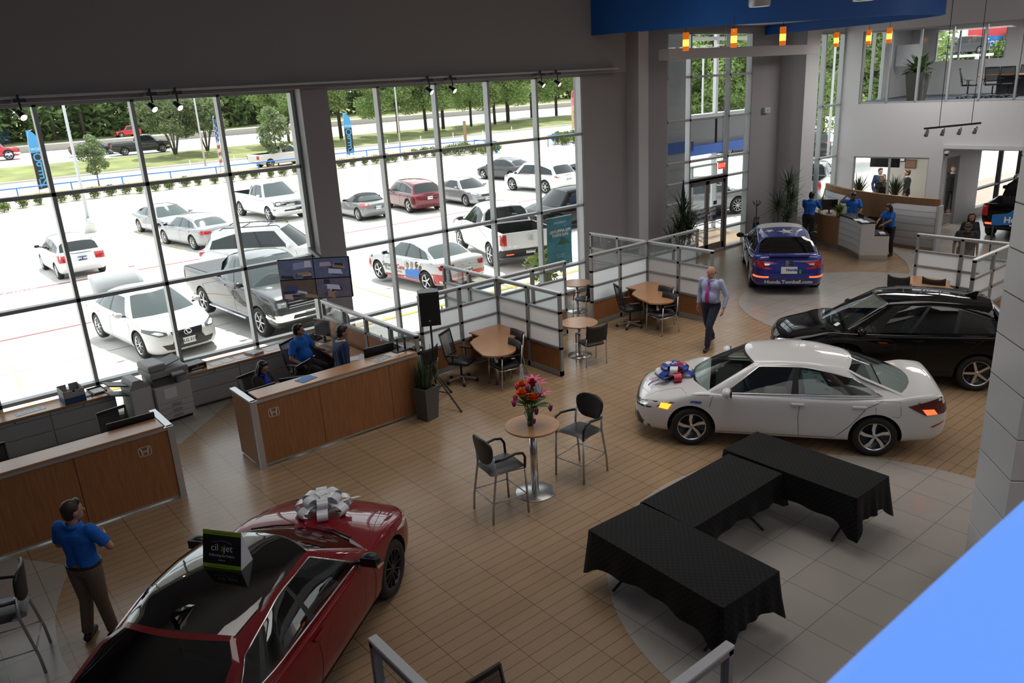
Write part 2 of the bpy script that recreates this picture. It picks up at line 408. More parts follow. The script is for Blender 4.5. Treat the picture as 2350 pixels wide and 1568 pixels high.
glazing('window_5', [19.8, 22.4, 23.5, 24.9], [0.0, .75, 2.4], 18.5, skip=())
# right wall with upper office glass and reception office window
WR0 = Vector((28.24, 15.58)); WRD = Vector((.1305, -.9914)).normalized()
WRM = Matrix(((WRD.x, -WRD.y, 0, WR0.x), (WRD.y, WRD.x, 0, WR0.y), (0, 0, 1, 0), (0, 0, 0, 1)))   # local x = along wall, local y = outward from hall (+X side)
WRM = Matrix(((WRD.x, .9914, 0, WR0.x), (WRD.y, .1305, 0, WR0.y), (0, 0, 1, 0), (0, 0, 0, 1)))
def wallu(px, py):
    d = ray(px, py); nrm = Vector((-WRD.y, WRD.x)); t = WR0.dot(nrm)/(d.x*nrm.x+d.y*nrm.y); p = EYE+d*t
    return (p.to_2d()-WR0).dot(WRD), p.z
m = MB(); m.M = WRM; T = .22
for u0, u1, z0, z1 in ((0, .62, 0, 9), (.62, 3.17, 0, 1.0), (.62, 3.17, 2.45, 4.28), (3.17, 3.6, 0, 4.28), (3.6, 17, 2.72, 4.28), (.62, 17, 6.7, 9)):
    m.box(u0, u1, 0, T, z0, z1)
struct('wall_right', m, WHITE)
def glaz_r(name, us, z0, z1, w, mt, y=.08):
    e = empty(name); e['kind'] = 'structure'
    b = MB(); b.M = WRM
    for u in us: b.box(u-w/2, u+w/2, y-.05, y+.07, z0, z1)
    b.box(us[0], us[-1], y-.05, y+.07, z0, z0+w); b.box(us[0], us[-1], y-.05, y+.07, z1-w, z1)
    b.build('window_frame', mt, e)
    g = MB(); g.M = WRM
    for a, c in zip(us, us[1:]): g.quad((a, y, z0), (c, y, z0), (c, y, z1), (a, y, z1))
    g.build('window_glass', GLASS, e); return e
us = [.66]+[wallu(x, 231)[0] for x in (2033, 2099, 2170, 2244, 2325)]
us += [us[-1]+1.0, us[-1]+2.0]
glaz_r('window_6', us, 4.28, 6.7, .06, FRAMEW)
glaz_r('window_7', [.62, wallu(2039, 380)[0], 3.17], 1.0, 2.45, .05, FRAMEW)
# upper meeting room
CARPET = mat('blue_grey_carpet', (.10, .115, .15), .95, noise=.2, nscale=40)
m = MB(); m.M = WRM; m.box(-.1, 12, T, 7.0, 4.10, 4.26); struct('floor_meeting_room', m, CARPET)
m = MB(); m.M = WRM; m.box(.0, 12, T, 7.0, 6.86, 6.95); struct('ceiling_meeting_room', m, WHITE)
m = MB(); m.M = WRM   # back wall with window
for u0, u1, z0, z1 in ((-.1, .95, 4.2, 6.9), (.95, 3.5, 4.2, 5.57), (3.5, 12, 4.2, 6.9), (.95, 3.5, 6.70, 6.9)): m.box(u0, u1, 7.0, 7.15, z0, z1)
struct('wall_meeting_room_back', m, WHITE)
m = MB(); m.M = WRM
for y in (.95, 1.8, 2.65, 3.44): m.box(y, y+.06, 7.0, 7.1, 5.57, 6.70)
m.build('window_8', FRAMEW)['kind'] = 'structure'
m = MB(); m.M = WRM
for y0, y1, z0, z1 in ((T, .9, 4.2, 6.9), (.9, 4.1, 6.75, 6.9), (4.1, 7, 4.2, 6.9)): m.box(-.15, 0, y0, y1, z0, z1)
struct('wall_meeting_room_side', m, WHITE)
m = MB(); m.M = WRM
for y in (.93, 1.95, 3.0, 4.07): m.box(-.12, 0, y-.03, y+.03, 4.26, 6.75)
m.build('window_9', FRAMEW)['kind'] = 'structure'
# office behind the reception
m = MB(); m.M = WRM
for u0, u1, z0, z1 in ((-.2, 3.6, 2.75, 4.1),): m.box(u0, u1, T, 6, z0, z1)
struct('ceiling_office', m, WHITE)
m = MB(); m.M = WRM; m.box(.38, 2.3, 4.6, 4.75, 0, 2.8); struct('wall_office_back', m, mat('office_wall', (.45, .44, .40), .7))
m = MB(); m.M = WRM
for u in (.1, 1.1): m.box(u-.03, u+.03, 5.6, 5.7, 0, 2.8)
m.build('window_10', FRAMEW)['kind'] = 'structure'
# side wall running away from the reception with doorway and storefront
GREYDOOR = mat('grey_door_frame', (.2, .21, .22), .5)
wall('wall_hall_left', 28.9, 29.1, 12.0, 12.05, 0, 2.75, WHITE)
wall('wall_hall_over_door', 29.1, 30.05, 12.0, 12.05, 2.42, 2.75, WHITE)
wall('wall_hall_right', 30.05, 31.9, 12.0, 12.05, 0, 2.75, WHITE)
wall('wall_hall_top', 28.95, 46, 12.0, 12.2, 2.75, 4.08, WHITE)
wall('wall_hall_sill', 31.9, 46, 12.0, 12.2, 0, .3, WHITE)
m = MB(); m.box(30.0, 30.05, 11.98, 12.06, 0, 2.42); m.box(29.1, 29.13, 11.98, 12.06, 0, 2.42); m.build('door_2', GREYDOOR)['kind'] = 'structure'
m = MB()
for x in (31.9, 34.0, 36.0, 38.2, 41): m.box(x-.05, x+.05, 12.02, 12.18, .3, 2.75)
m.box(31.9, 41, 12.02, 12.18, .95, 1.02)
m.build('window_11', mat('bronze_frame', (.03, .03, .045), .4, .3))['kind'] = 'structure'
wall('wall_hall_end_low', 41, 41.2, -4, 12.2, 0, .3, WHITE); wall('wall_hall_end_top', 41, 41.2, -4, 12.2, 3.0, 9, WHITE)
wall('ceiling_hall', 28.6, 41, 3.0, 12.0, 2.78, 2.9, WHITE)
wall('trim_awning', 31.5, 36.5, 10.4, 12.0, 2.50, 2.76, ALUP)
wall('wall_doorway_gloom', 33.0, 33.1, 13.1, 14.2, 0, 2.75, mat('office_dark', (.05, .047, .045), .8)); wall('floor_dark_carpet', 29.0, 31.8, 12.2, 13.6, .001, .014, mat('office_dark', (0, 0, 0)))  # dark backing wall added so the room behind the doorway reads dim
# shell out of view
wall('wall_left', -7.2, -7, -5, 16, OUT_Z, 9); wall('wall_rear', -7, 60, -5.2, -5, 0, 9); wall('ceiling', -7.2, 60, -5.2, 16.2, 9, 9.2, WHITE)
wall('ceiling_added_sun_blocker', -7, 17, 15.9, 19.5, 6.2, 6.5, WHITE)  # added overhang, out of view, blocking direct sun through the windows
# blue drum canopy hanging over the lobby
BLUEDRUM = mat('blue_drum', (.008, .115, .47), .45)
rim = [(15.2, 15.2), (15.48, 14.31), (16.4, 12.78), (17.79, 11.37), (19.27, 10.02), (20.0, 9.6), (20.78, 9.4), (21.3, 9.32), (21.7, 9.4), (22.05, 9.7), (22.5, 10.35), (22.95, 11.25), (23.25, 12.08), (23.5, 13.2), (23.68, 14.47), (23.75, 15.85)]
def smooth_line(pts, n=3):
    out = []
    for i in range(len(pts)-1):
        p0, p1, p2, p3 = [Vector(pts[max(0, min(len(pts)-1, k))]) for k in (i-1, i, i+1, i+2)]
        for k in range(n):
            t = k/n
            out.append(tuple(.5*((2*p1)+(p2-p0)*t+(2*p0-5*p1+4*p2-p3)*t*t+(3*p1-p0-3*p2+p3)*t**3)))
    return out+[tuple(pts[-1])]
rs = smooth_line(rim, 4)
m = MB(); m.grid([[(x, y, 6.7), (x, y, 9.0)] for x, y in rs], smooth=True)
cx_, cy_ = 20.2, 13.5
rin = [(x+(cx_-x)*.012, y+(cy_-y)*.012) for x, y in rs]
m.grid([[(x, y, 6.7), (x, y, 7.2)] for x, y in rin], smooth=True)
m.grid([[(a[0], a[1], 6.7), (c[0], c[1], 6.7)] for a, c in zip(rs, rin)], smooth=False)
struct('ceiling_drum', m, BLUEDRUM)
m = MB(); m._add([(x, y, 6.98) for x, y in rin], [tuple(range(len(rin)))]); struct('ceiling_soffit', m, WHITE)
# white tiled column standing diagonally at the balcony
PANEL = mat('column_panel', (.80, .80, .82), .25); JOINT = mat('column_joint', (.12, .12, .12), .6)
A_ = Vector((8.98, 3.01)); e1 = Vector((-.74, -.675)).normalized(); e2 = Vector((-e1.y*-1, e1.x*-1)); e2 = Vector((.675, -.74)).normalized()
CM = Matrix(((e1.x, e2.x, 0, A_.x), (e1.y, e2.y, 0, A_.y), (0, 0, 1, 0), (0, 0, 0, 1)))
m = MB(); m.M = CM; m.box(.012, .758, .012, .758, 0, 9); m.mi = 1
z = .15
while z < 8.6:
    m.box(0, .77, 0, .77, z+.006, z+.452, .004); z += .458
m.mi = 2
struct('wall_diagonal_column', m, [JOINT, PANEL, ALU])
# blue balcony ledge right under the camera; emission paints in light falling on it
LEDGE = mat('blue_ledge_painted_glow', (.05, .16, .6), .35, emit=(.15, .36, 1.0), estr=.62)
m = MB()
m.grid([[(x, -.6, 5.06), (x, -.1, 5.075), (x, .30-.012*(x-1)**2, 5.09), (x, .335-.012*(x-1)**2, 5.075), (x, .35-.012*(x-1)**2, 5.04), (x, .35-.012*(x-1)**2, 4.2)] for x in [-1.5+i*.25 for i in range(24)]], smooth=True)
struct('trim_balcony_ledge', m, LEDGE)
wall('floor_balcony', -7, 6, -5, -.3, 4.05, 4.2, CARPET)
# ------------------------------------------------------------------ vehicles
def paint(name, col, metal=0.0, rough=.32, coat=1.0, spec=.25):
    return mat('paint_'+name, col, rough, metal, coat=coat, spec=spec)
GLASSDK = mat('car_glass_dark', (.012, .018, .018), .04, spec=.6)
GLASSMID = mat('car_glass_grey', (.055, .075, .075), .05, spec=.7)
GLASSCLR = glass_mat('car_glass_clear', (.62, .70, .68), .07)
GLASSPRIV = glass_mat('car_glass_privacy', (.10, .11, .11), .07)
HEADL = mat('headlamp', (.75, .78, .8), .08, .6, coat=1); HEADDK = mat('headlamp_dark', (.08, .085, .09), .08, .5, coat=1)
TAIL = mat('tail_lamp', (.42, .008, .01), .12, coat=1); TAILDK = mat('tail_lamp_dark', (.10, .006, .01), .12, coat=1)
TAILON = mat('tail_lamp_lit', (.9, .05, .02), .2, emit=(1, .10, .03), estr=1.6)
AMBER = mat('marker_lit', (1, .4, .03), .2, emit=(1, .42, .03), estr=1.3)
GRILLE = mat('grille_black', (.012, .012, .014), .35); PLATE = mat('number_plate', (.72, .74, .74), .5); PLATEDK = mat('number_plate_dark', (.03, .03, .12), .5)
INTDK = mat('interior_dark', (.02, .02, .021), .8); INTGREY = mat('interior_grey_cloth', (.36, .37, .36), .8); SEAM = mat('panel_gap', (.01, .01, .01), .8)
ALLOY = mat('alloy_bright', (.62, .62, .62), .25, .9); ALLOYDK = mat('alloy_dark', (.05, .05, .055), .3, .7); CLAD = mat('cladding', (.02, .02, .022), .7); PLATETXT = mat('plate_lettering', (.03, .03, .08), .6)
def pl(pts, x):
    """smooth interpolation through (x, v) points"""
    if x <= pts[0][0]: return pts[0][1]
    if x >= pts[-1][0]: return pts[-1][1]
    n = len(pts)
    for i in range(n-1):
        if pts[i][0] <= x <= pts[i+1][0]:
            x0, y0 = pts[i]; x1, y1 = pts[i+1]; h = x1-x0; t = (x-x0)/h
            d = (y1-y0)/h
            m0 = d if i == 0 else ((pts[i][1]-pts[i-1][1])/(pts[i][0]-pts[i-1][0])+d)/2
            m1 = d if i == n-2 else (d+(pts[i+2][1]-pts[i+1][1])/(pts[i+2][0]-pts[i+1][0]))/2
            if i > 0 and (pts[i][1]-pts[i-1][1])*(y1-y0) <= 0: m0 = 0
            if i < n-2 and (pts[i+2][1]-pts[i+1][1])*(y1-y0) <= 0: m1 = 0
            return (2*t**3-3*t*t+1)*y0+(t**3-2*t*t+t)*h*m0+(-2*t**3+3*t*t)*y1+(t**3-t*t)*h*m1
def lerp(a, b, t): return a+(b-a)*t
def spec(kind, L, W, H, wb, fo, wr=.33, gc=.19, **k):
    xf = wb/2+fo; xr = xf-L
    s = dict(kind=kind, L=L, W=W, H=H, wb=wb, wr=wr, xf=xf, xr=xr, gc=gc)
    if kind == 'sedan':
        zb = k.get('belt', .93*H/1.44); zd = k.get('deck', 1.02*H/1.44); zh = k.get('hood', .95*H/1.44); zn = k.get('nose', .70)
        s.update(top=[(xr, .66), (xr+.05, .86), (xr+.12, zd-.02), (xr+.3, zd), (xr+.75, zb+.03), (0, zb), (xf-1.35, zb+.005), (xf-1.1, zh), (xf-.5, zh-.11), (xf-.18, zn+.03), (xf-.04, zn-.06), (xf, zn-.14)],
                 bot=[(xr, .48), (xr+.07, .34), (xr+.5, gc+.04), (xr+.9, gc), (xf-.9, gc), (xf-.25, gc+.01), (xf-.05, .24), (xf, .33)],
                 plan=[(xr, .62), (xr+.05, .76), (xr+.22, .90), (xr+.75, .985), (xr+1.3, 1), (xf-1.2, 1), (xf-.75, .985), (xf-.4, .93), (xf-.17, .82), (xf-.05, .66), (xf, .50)],
                 xc=xf-1.02, xcs=xf-1.32, xrf=xf-1.80, xrr=xr+1.25, xtb=xr+.58, xts=xr+.72, belt=(zb-.01, zb+.04), zrf=H-.05, zrr=H-.13, xpk=-.25, yt=.60*W/1.82, wins=(.10, .46, .50, .78, .81, .93))
    elif kind in ('suv', 'van', 'hatch'):
        zb = k.get('belt', .98*H/1.62); zh = k.get('hood', 1.02*H/1.62); zn = k.get('nose', .86*H/1.65)
        s.update(top=[(xr, .72*H/1.62), (xr+.04, .92*H/1.62), (xr+.12, zb+.02), (xr+.6, zb+.02), (0, zb), (xf-1.2, zb+.005), (xf-.98, zh), (xf-.45, zh-.09), (xf-.15, zn+.02), (xf-.04, zn-.07), (xf, zn-.17)],
                 bot=[(xr, .52), (xr+.07, .38), (xr+.5, gc+.04), (xr+.9, gc), (xf-.9, gc), (xf-.25, gc+.03), (xf-.05, .30), (xf, .40)],
                 plan=[(xr, .74), (xr+.05, .86), (xr+.2, .945), (xr+.75, .99), (xr+1.3, 1), (xf-1.2, 1), (xf-.75, .985), (xf-.4, .93), (xf-.17, .83), (xf-.05, .68), (xf, .53)],
                 xc=xf-.92, xcs=xf-1.18, xrf=xf-1.62, xrr=xr+.50, xtb=xr+.10, xts=xr+.30, belt=(zb-.01, zb+.04), zrf=H-.06, zrr=H-.10, xpk=-.2, yt=.64*W/1.82, wins=(.09, .40, .43, .68, .71, .94))
    elif kind == 'pickup':
        zb = k.get('belt', 1.24); zh = k.get('hood', 1.27); zn = k.get('nose', 1.12); zbed = k.get('bed', 1.28)
        cr = k.get('cabrear', -.62)
        s.update(top=[(xr, .95), (xr+.02, zbed-.03), (xr+.08, zbed), (cr, zbed), (cr+.1, zb+.01), (0.3, zb), (xf-1.35, zb+.005), (xf-1.1, zh), (xf-.5, zh-.05), (xf-.15, zn+.03), (xf-.04, zn-.05), (xf, zn-.16)],
                 bot=[(xr, .62), (xr+.07, .55), (xr+.5, gc+.06), (xr+.9, gc), (xf-.9, gc), (xf-.25, gc), (xf-.05, .42), (xf, .48)],
                 plan=[(xr, .93), (xr+.04, .97), (xr+.2, .985), (xr+.75, 1), (xf-1.2, 1), (xf-.75, .99), (xf-.4, .965), (xf-.17, .945), (xf-.05, .90), (xf, .82)],
                 xc=xf-1.10, xcs=xf-1.36, xrf=xf-1.85, xrr=cr+.12, xtb=cr-.02, xts=cr+.02, belt=(zb-.01, zb+.02), zrf=H-.05, zrr=H-.06, xpk=.2, yt=.66*W/2.0, wins=(.08, .47, .51, .90), bed=(xr+.10, cr-.06))
    s.update({a: v for a, v in k.items() if a not in ('deck', 'hood', 'nose', 'cabrear') and not (a in ('belt', 'bed') and not isinstance(v, tuple))})
    return s
def hull_mesh(S, P_, detail):
    xr, xf, W = S['xr'], S['xf'], S['W']
    N = 40
    xs = sorted(set([xr, xr+.02, xr+.05, xr+.09, xr+.14]+[xr+.2+(xf-xr-.4)*i/N for i in range(N+1)]+[xf-.14, xf-.09, xf-.05, xf-.02, xf]))
    rows = []
    for x in xs:
        w = pl(S['plan'], x)*W/2; zb = pl(S['bot'], x); zt = pl(S['top'], x)
        hoodness = max(0, min(1, (x-S['xc']+.15)/.4)) if True else 0
        dk = max(0, min(1, (S['xtb']+.1-x)/.3)) if S['kind'] == 'sedan' else 0
        drop = .015+.075*hoodness+.05*dk
        if S['kind'] == 'pickup': drop = .012+.07*hoodness
        zs = zt-drop; h = zs-zb
        half = [(.55*w, zb), (.84*w, zb+.005), (.94*w, zb+.05*h+.01), (.985*w, zb+.22*h), (1.0*w, zb+.45*h), (.997*w, zb+.68*h), (.985*w, zb+.84*h), (.965*w, zs-.015), (.925*w, zs+.005+.25*drop), (.80*w, zs+.55*drop), (.45*w, zs+.9*drop)]
        ring = [(x, 0, zb)]+[(x, y, z) for y, z in half]+[(x, 0, zt)]+[(x, -y, z) for y, z in reversed(half)]
        rows.append(ring)
    m = MB(); n = len(rows[0])
    V = [[m.bm.verts.new(p) for p in r] for r in rows]
    for i in range(len(V)-1):
        for j in range(n):
            f = m.bm.faces.new([V[i][j], V[i][(j+1) % n], V[i+1][(j+1) % n], V[i+1][j]]); f.smooth = True
    m.bm.faces.new(list(reversed(V[0]))); m.bm.faces.new(V[-1])
    bmesh.ops.recalc_face_normals(m.bm, faces=m.bm.faces[:])
    clad = S.get('clad', 0)
    o = m.build('tmp_hull', [P_, INTDK, CLAD])
    sb = o.modifiers.new('s', 'SUBSURF'); sb.levels = 1
    cut = MB(); W2 = W/2
    for sx in (-1, 1):
        for sy in (-1, 1):
            cut.cyl((sx*S['wb']/2, sy*(W2-.34), S['wr']), (sx*S['wb']/2, sy*(W2+.25), S['wr']), S['wr']+.05, n=36)
    if 'bed' in S: cut.box(S['bed'][0], S['bed'][1], -W2+.13, W2-.13, .80, 1.7)
    if detail:
        x0, x1 = S['xts']+.12, S['xcs']-.12
        cut.box(x0+.1, x1+.1, -W2+.16, W2-.16, .34, 1.5)
    bmesh.ops.recalc_face_normals(cut.bm, faces=cut.bm.faces[:])
    co = cut.build('tmp_cut', [INTDK])
    bo = o.modifiers.new('b', 'BOOLEAN'); bo.object = co; bo.operation = 'DIFFERENCE'; bo.solver = 'EXACT'
    try: bo.material_mode = 'TRANSFER'
    except Exception: pass
    dg = bpy.context.evaluated_depsgraph_get(); dg.update()
    me = bpy.data.meshes.new_from_object(o.evaluated_get(dg))
    bpy.data.objects.remove(o); bpy.data.objects.remove(co)
    if clad:
        ci = [i for i, mm in enumerate(me.materials) if mm == CLAD]
        if not ci: me.materials.append(CLAD); ci = [len(me.materials)-1]
        for p in me.polygons:
            if p.center.z < clad+ (0.12 if abs(abs(p.center.x)-S['wb']/2) < S['wr']+.1 else 0) and me.materials[p.material_index] == P_: p.material_index = ci[0]
    try: me.set_sharp_from_angle(angle=math.radians(40))
    except Exception: pass
    return me
def cabin(S, root, P_, G, detail, roofmat=None, rearglass=None, trim=None, pillar=None, near=True):
    W = S['W']; H = S['H']; zb0, zb1 = S['belt']; sgn = (1, -1)
    yb = W/2*.925; yt = S['yt']; cr = .055
    def rail(x):   # roof rail height along the car
        return pl([(S['xrr'], S['zrr']-cr), (lerp(S['xrr'], S['xpk'], .5), lerp(S['zrr'], H, .8)-cr), (S['xpk'], H-cr), (lerp(S['xpk'], S['xrf'], .6), lerp(H, S['zrf'], .4)-cr), (S['xrf'], S['zrf']-cr)], x)
    xrfs, xrrs = S['xrf']-.16, S['xrr']+(.10 if S['kind'] == 'sedan' else .06)
    wins = S['wins']
    U = sorted(set([0, .04]+[i/16 for i in range(17)]+list(wins)+[1]))
    U = [u for k, u in enumerate(U) if k == 0 or u-U[k-1] > .004 or u in wins]
    Vv = [-.08, .03, .2, .4, .6, .8, .90, 1.0]
    taper_r = S.get('taper', .90 if S['kind'] == 'sedan' else .93)
    def side(u, v, sy):
        xb = lerp(S['xcs'], S['xts'], u); xt = lerp(xrfs, xrrs, u)
        zbm = lerp(zb0, zb1, u); zt = rail(xt)
        ybb = yb*(1 if u < .7 else lerp(1, taper_r, (u-.7)/.3)); ytt = yt*lerp(.94, 1, min(1, u*3))*(1 if u < .7 else lerp(1, taper_r, (u-.7)/.3))
        vv = max(v, -.08)
        if 0 < vv <= .901 and u > .5: vv = vv*(1-S.get('dlo', .45)*((u-.5)/.5)**1.8)
        y = lerp(ybb, ytt, .78*vv+.22*vv*vv)
        return (lerp(xb, xt, vv), sy*y, lerp(zbm, zt, vv))
    m = MB()   # painted pillars, rails and roof
    mats_ = [P_, pillar or BLACK, roofmat or P_]
    groups = [(wins[i], wins[i+1]) for i in range(0, len(wins)-1, 2)]
    wp = []
    for sy in sgn:
        ws = [MB() for _ in groups]
        for i in range(len(U)-1):
            u0, u1 = U[i], U[i+1]; um = (u0+u1)/2
            for j in range(len(Vv)-1):
                v0, v1 = Vv[j], Vv[j+1]
                q = [side(u0, v0, sy), side(u1, v0, sy), side(u1, v1, sy), side(u0, v1, sy)]
                if sy < 0: q.reverse()
                gi = next((k for k, (a, b_) in enumerate(groups) if a-1e-6 <= um <= b_+1e-6), None)
                inwin = gi is not None and 1 <= j <= 5
                if inwin: ws[gi]._add(q, [(0, 1, 2, 3)], True)
                else:
                    m.mi = 1 if (1 <= j <= 5 and wins[0] < um < wins[-1]) else 0
                    m._add(q, [(0, 1, 2, 3)], True)
        for k, wmb in enumerate(ws):
            bmesh.ops.remove_doubles(wmb.bm, verts=wmb.bm.verts[:], dist=.0005)
            g = G if not (k > 0 and S.get('privacy')) else S['privacy']
            wp.append(wmb.build('side_window', g, root))
        if trim:
            t = MB(); a, b_ = wins[0], wins[-1]
            us_ = [a+(b_-a)*i/14 for i in range(15)]
            o = lambda p: (p[0], p[1]+sy*.004, p[2])
            pts = [o(side(u, .03, sy)) for u in us_]+[o(side(b_, v, sy)) for v in (.3, .6, .9)]+[o(side(u, .90, sy)) for u in reversed(us_)]+[o(side(a, v, sy)) for v in (.6, .3)]
            t.tube(pts, .009, 6, closed=True); t.build('window_trim', trim, root)
    # roof
    m.mi = 2
    SS = [-1, -.85, -.6, -.3, 0, .3, .6, .85, 1]
    def roof(u, s):
        x, y, z = side(u, 1.0, 1)
        bul = .16*max(0, 1-u*6)-(.10 if S['kind'] == 'sedan' else .06)*max(0, (u-.84)/.16)
        return (x+bul*(1-s*s), y*s, z+cr*(1-abs(s)**2.6))
    m.grid([[roof(u, s) for s in SS] for u in U], True, flip=False)
    # windshield and rear glass with painted edge strips
    def front(s, v):
        a = side(0, max(v, -.08), 1); bot = side(0, 0, 1); xb = bot[0]+(S['xc']-S['xcs'])*(1-s*s); top = roof(0, s)
        bx = xb*(1-v)+top[0]*v+.03*math.sin(PI*max(0, v))*(1-s*s); bz = (zb0+.025*(1-s*s))*(1-v)+top[2]*v
        return (bx, a[1]*s, bz)
    def rear(s, v):
        a = side(1, max(v, -.08), 1); bot = side(1, 0, 1); xb = bot[0]+(S['xtb']-S['xts'])*(1-s*s); top = roof(1, s)
        return (xb*(1-v)+top[0]*v-.025*math.sin(PI*max(0, v))*(1-s*s), a[1]*s, (zb1+.02*(1-s*s))*(1-v)+top[2]*v)
    VF = [-.08, .02, .2, .4, .6, .8, .96, 1.0]; SF = [-1, -.93, -.7, -.4, 0, .4, .7, .93, 1]
    rv0, rv1 = S.get('rearwin', (.08, .94))
    for nm, fn, flip, V2, gm in (('windshield', front, False, VF, G), ('rear_window', rear, True, [-.08, rv0, lerp(rv0, rv1, .25), lerp(rv0, rv1, .5), lerp(rv0, rv1, .75), rv1, 1.0], rearglass or S.get('privacy') or G)):
        g = MB(); ns = SF if nm == 'windshield' else [-1, -.92, -.68, -.36, 0, .36, .68, .92, 1]
        for i in range(len(ns)-1):
            for j in range(len(V2)-1):
                q = [fn(ns[i], V2[j]), fn(ns[i+1], V2[j]), fn(ns[i+1], V2[j+1]), fn(ns[i], V2[j+1])]
                if flip: q.reverse()
                inw = 0 < i < len(ns)-2 and 0 < j < len(V2)-2
                if inw: g._add(q, [(0, 1, 2, 3)], True)
                else:
                    m.mi = 1 if (nm == 'windshield' and 0 < i < len(ns)-2) else 0
                    m._add(q, [(0, 1, 2, 3)], True)
        bmesh.ops.remove_doubles(g.bm, verts=g.bm.verts[:], dist=.0005)
        g.build(nm, gm, root)
    bmesh.ops.remove_doubles(m.bm, verts=m.bm.verts[:], dist=.0008)
    bmesh.ops.recalc_face_normals(m.bm, faces=m.bm.faces[:])
    o = m.build('cabin', mats_, root)
    return o, side, roof, front, rear
DIRS = {'front': (Vector((8, 0, 0)), Vector((-1, 0, 0)), lambda a, b: (0, a, b)), 'rear': (Vector((-8, 0, 0)), Vector((1, 0, 0)), lambda a, b: (0, -a, b)),
        'left': (Vector((0, 5, 0)), Vector((0, -1, 0)), lambda a, b: (a, 0, b)), 'right': (Vector((0, -5, 0)), Vector((0, 1, 0)), lambda a, b: (a, 0, b)), 'top': (Vector((0, 0, 6)), Vector((0, 0, -1)), lambda a, b: (a, b, 0))}
def proj_pt(bvh, plane, a, b, off=.006):
    o, d, f = DIRS[plane]; p = Vector(f(a, b))+o
    hit, nrm, _, _ = bvh.ray_cast(p, d)
    if hit is None:
        q, nrm, _, _ = bvh.find_nearest(Vector(f(a, b))+o*.25)
        hit = q
    if nrm.dot(d) > 0: nrm = -nrm
    return hit+nrm*off
def decal(bvh, plane, poly, m_, name, root, off=.006, step=.07, smooth=True):
    """a patch laid on the bodywork, outline given flat"""
    pts = []
    for (a, b), (c, d) in zip(poly, poly[1:]+poly[:1]):
        n = max(1, int(math.hypot(c-a, d-b)/step)); pts += [(lerp(a, c, i/n), lerp(b, d, i/n)) for i in range(n)]
    n = len(pts); xs = [p[0] for p in pts]; ys = [p[1] for p in pts]
    ins = []
    x = min(xs)+step*.6
    while x < max(xs):
        y = min(ys)+step*.6
        while y < max(ys):
            c = False
            for i in range(n):
                (x1, y1), (x2, y2) = pts[i], pts[i-1]
                if (y1 > y) != (y2 > y) and x < (x2-x1)*(y-y1)/(y2-y1)+x1: c = not c
            if c and min((px-x)**2+(py-y)**2 for px, py in pts) > (step*.45)**2: ins.append((x, y))
            y += step
        x += step
    vv = [Vector(p) for p in pts+ins]
    r = delaunay_2d_cdt(vv, [(i, (i+1) % n) for i in range(n)], [list(range(n))], 1, 1e-5)
    mb = MB(); mb._add([proj_pt(bvh, plane, v.x, v.y, off) for v in r[0]], [tuple(f) for f in r[2]], smooth)
    return mb.build(name, m_, root, recalc=False)
def mirror_poly(p): return [(-a, b) for a, b in reversed(p)]
def seam(bvh, plane, pts, root, r=.004, m_=SEAM, name='panel_gap', n=10):
    out = []
    for (a, b), (c, d) in zip(pts, pts[1:]):
        k = max(1, int(math.hypot(c-a, d-b)/.08)); out += [proj_pt(bvh, plane, lerp(a, c, i/k), lerp(b, d, i/k), .0) for i in range(k)]
    out.append(proj_pt(bvh, plane, *pts[-1], .0))
    mb = MB(); mb.tube(out, r, 5); return mb.build(name, m_, root)
def text_decal(bvh, plane, body, size, c, m_, root, off=.008, mirror=False, **k):
    bm = text_bm(body, size, mirror=mirror, **k)
    bmesh.ops.subdivide_edges(bm, edges=[e for e in bm.edges if e.calc_length() > .12], cuts=2)
    for v in bm.verts: v.co = proj_pt(bvh, plane, c[0]+v.co.x, c[1]+v.co.y, off)
    mb = MB(); mb.join(bm); return mb.build('lettering', m_, root)
WHEELS = {}
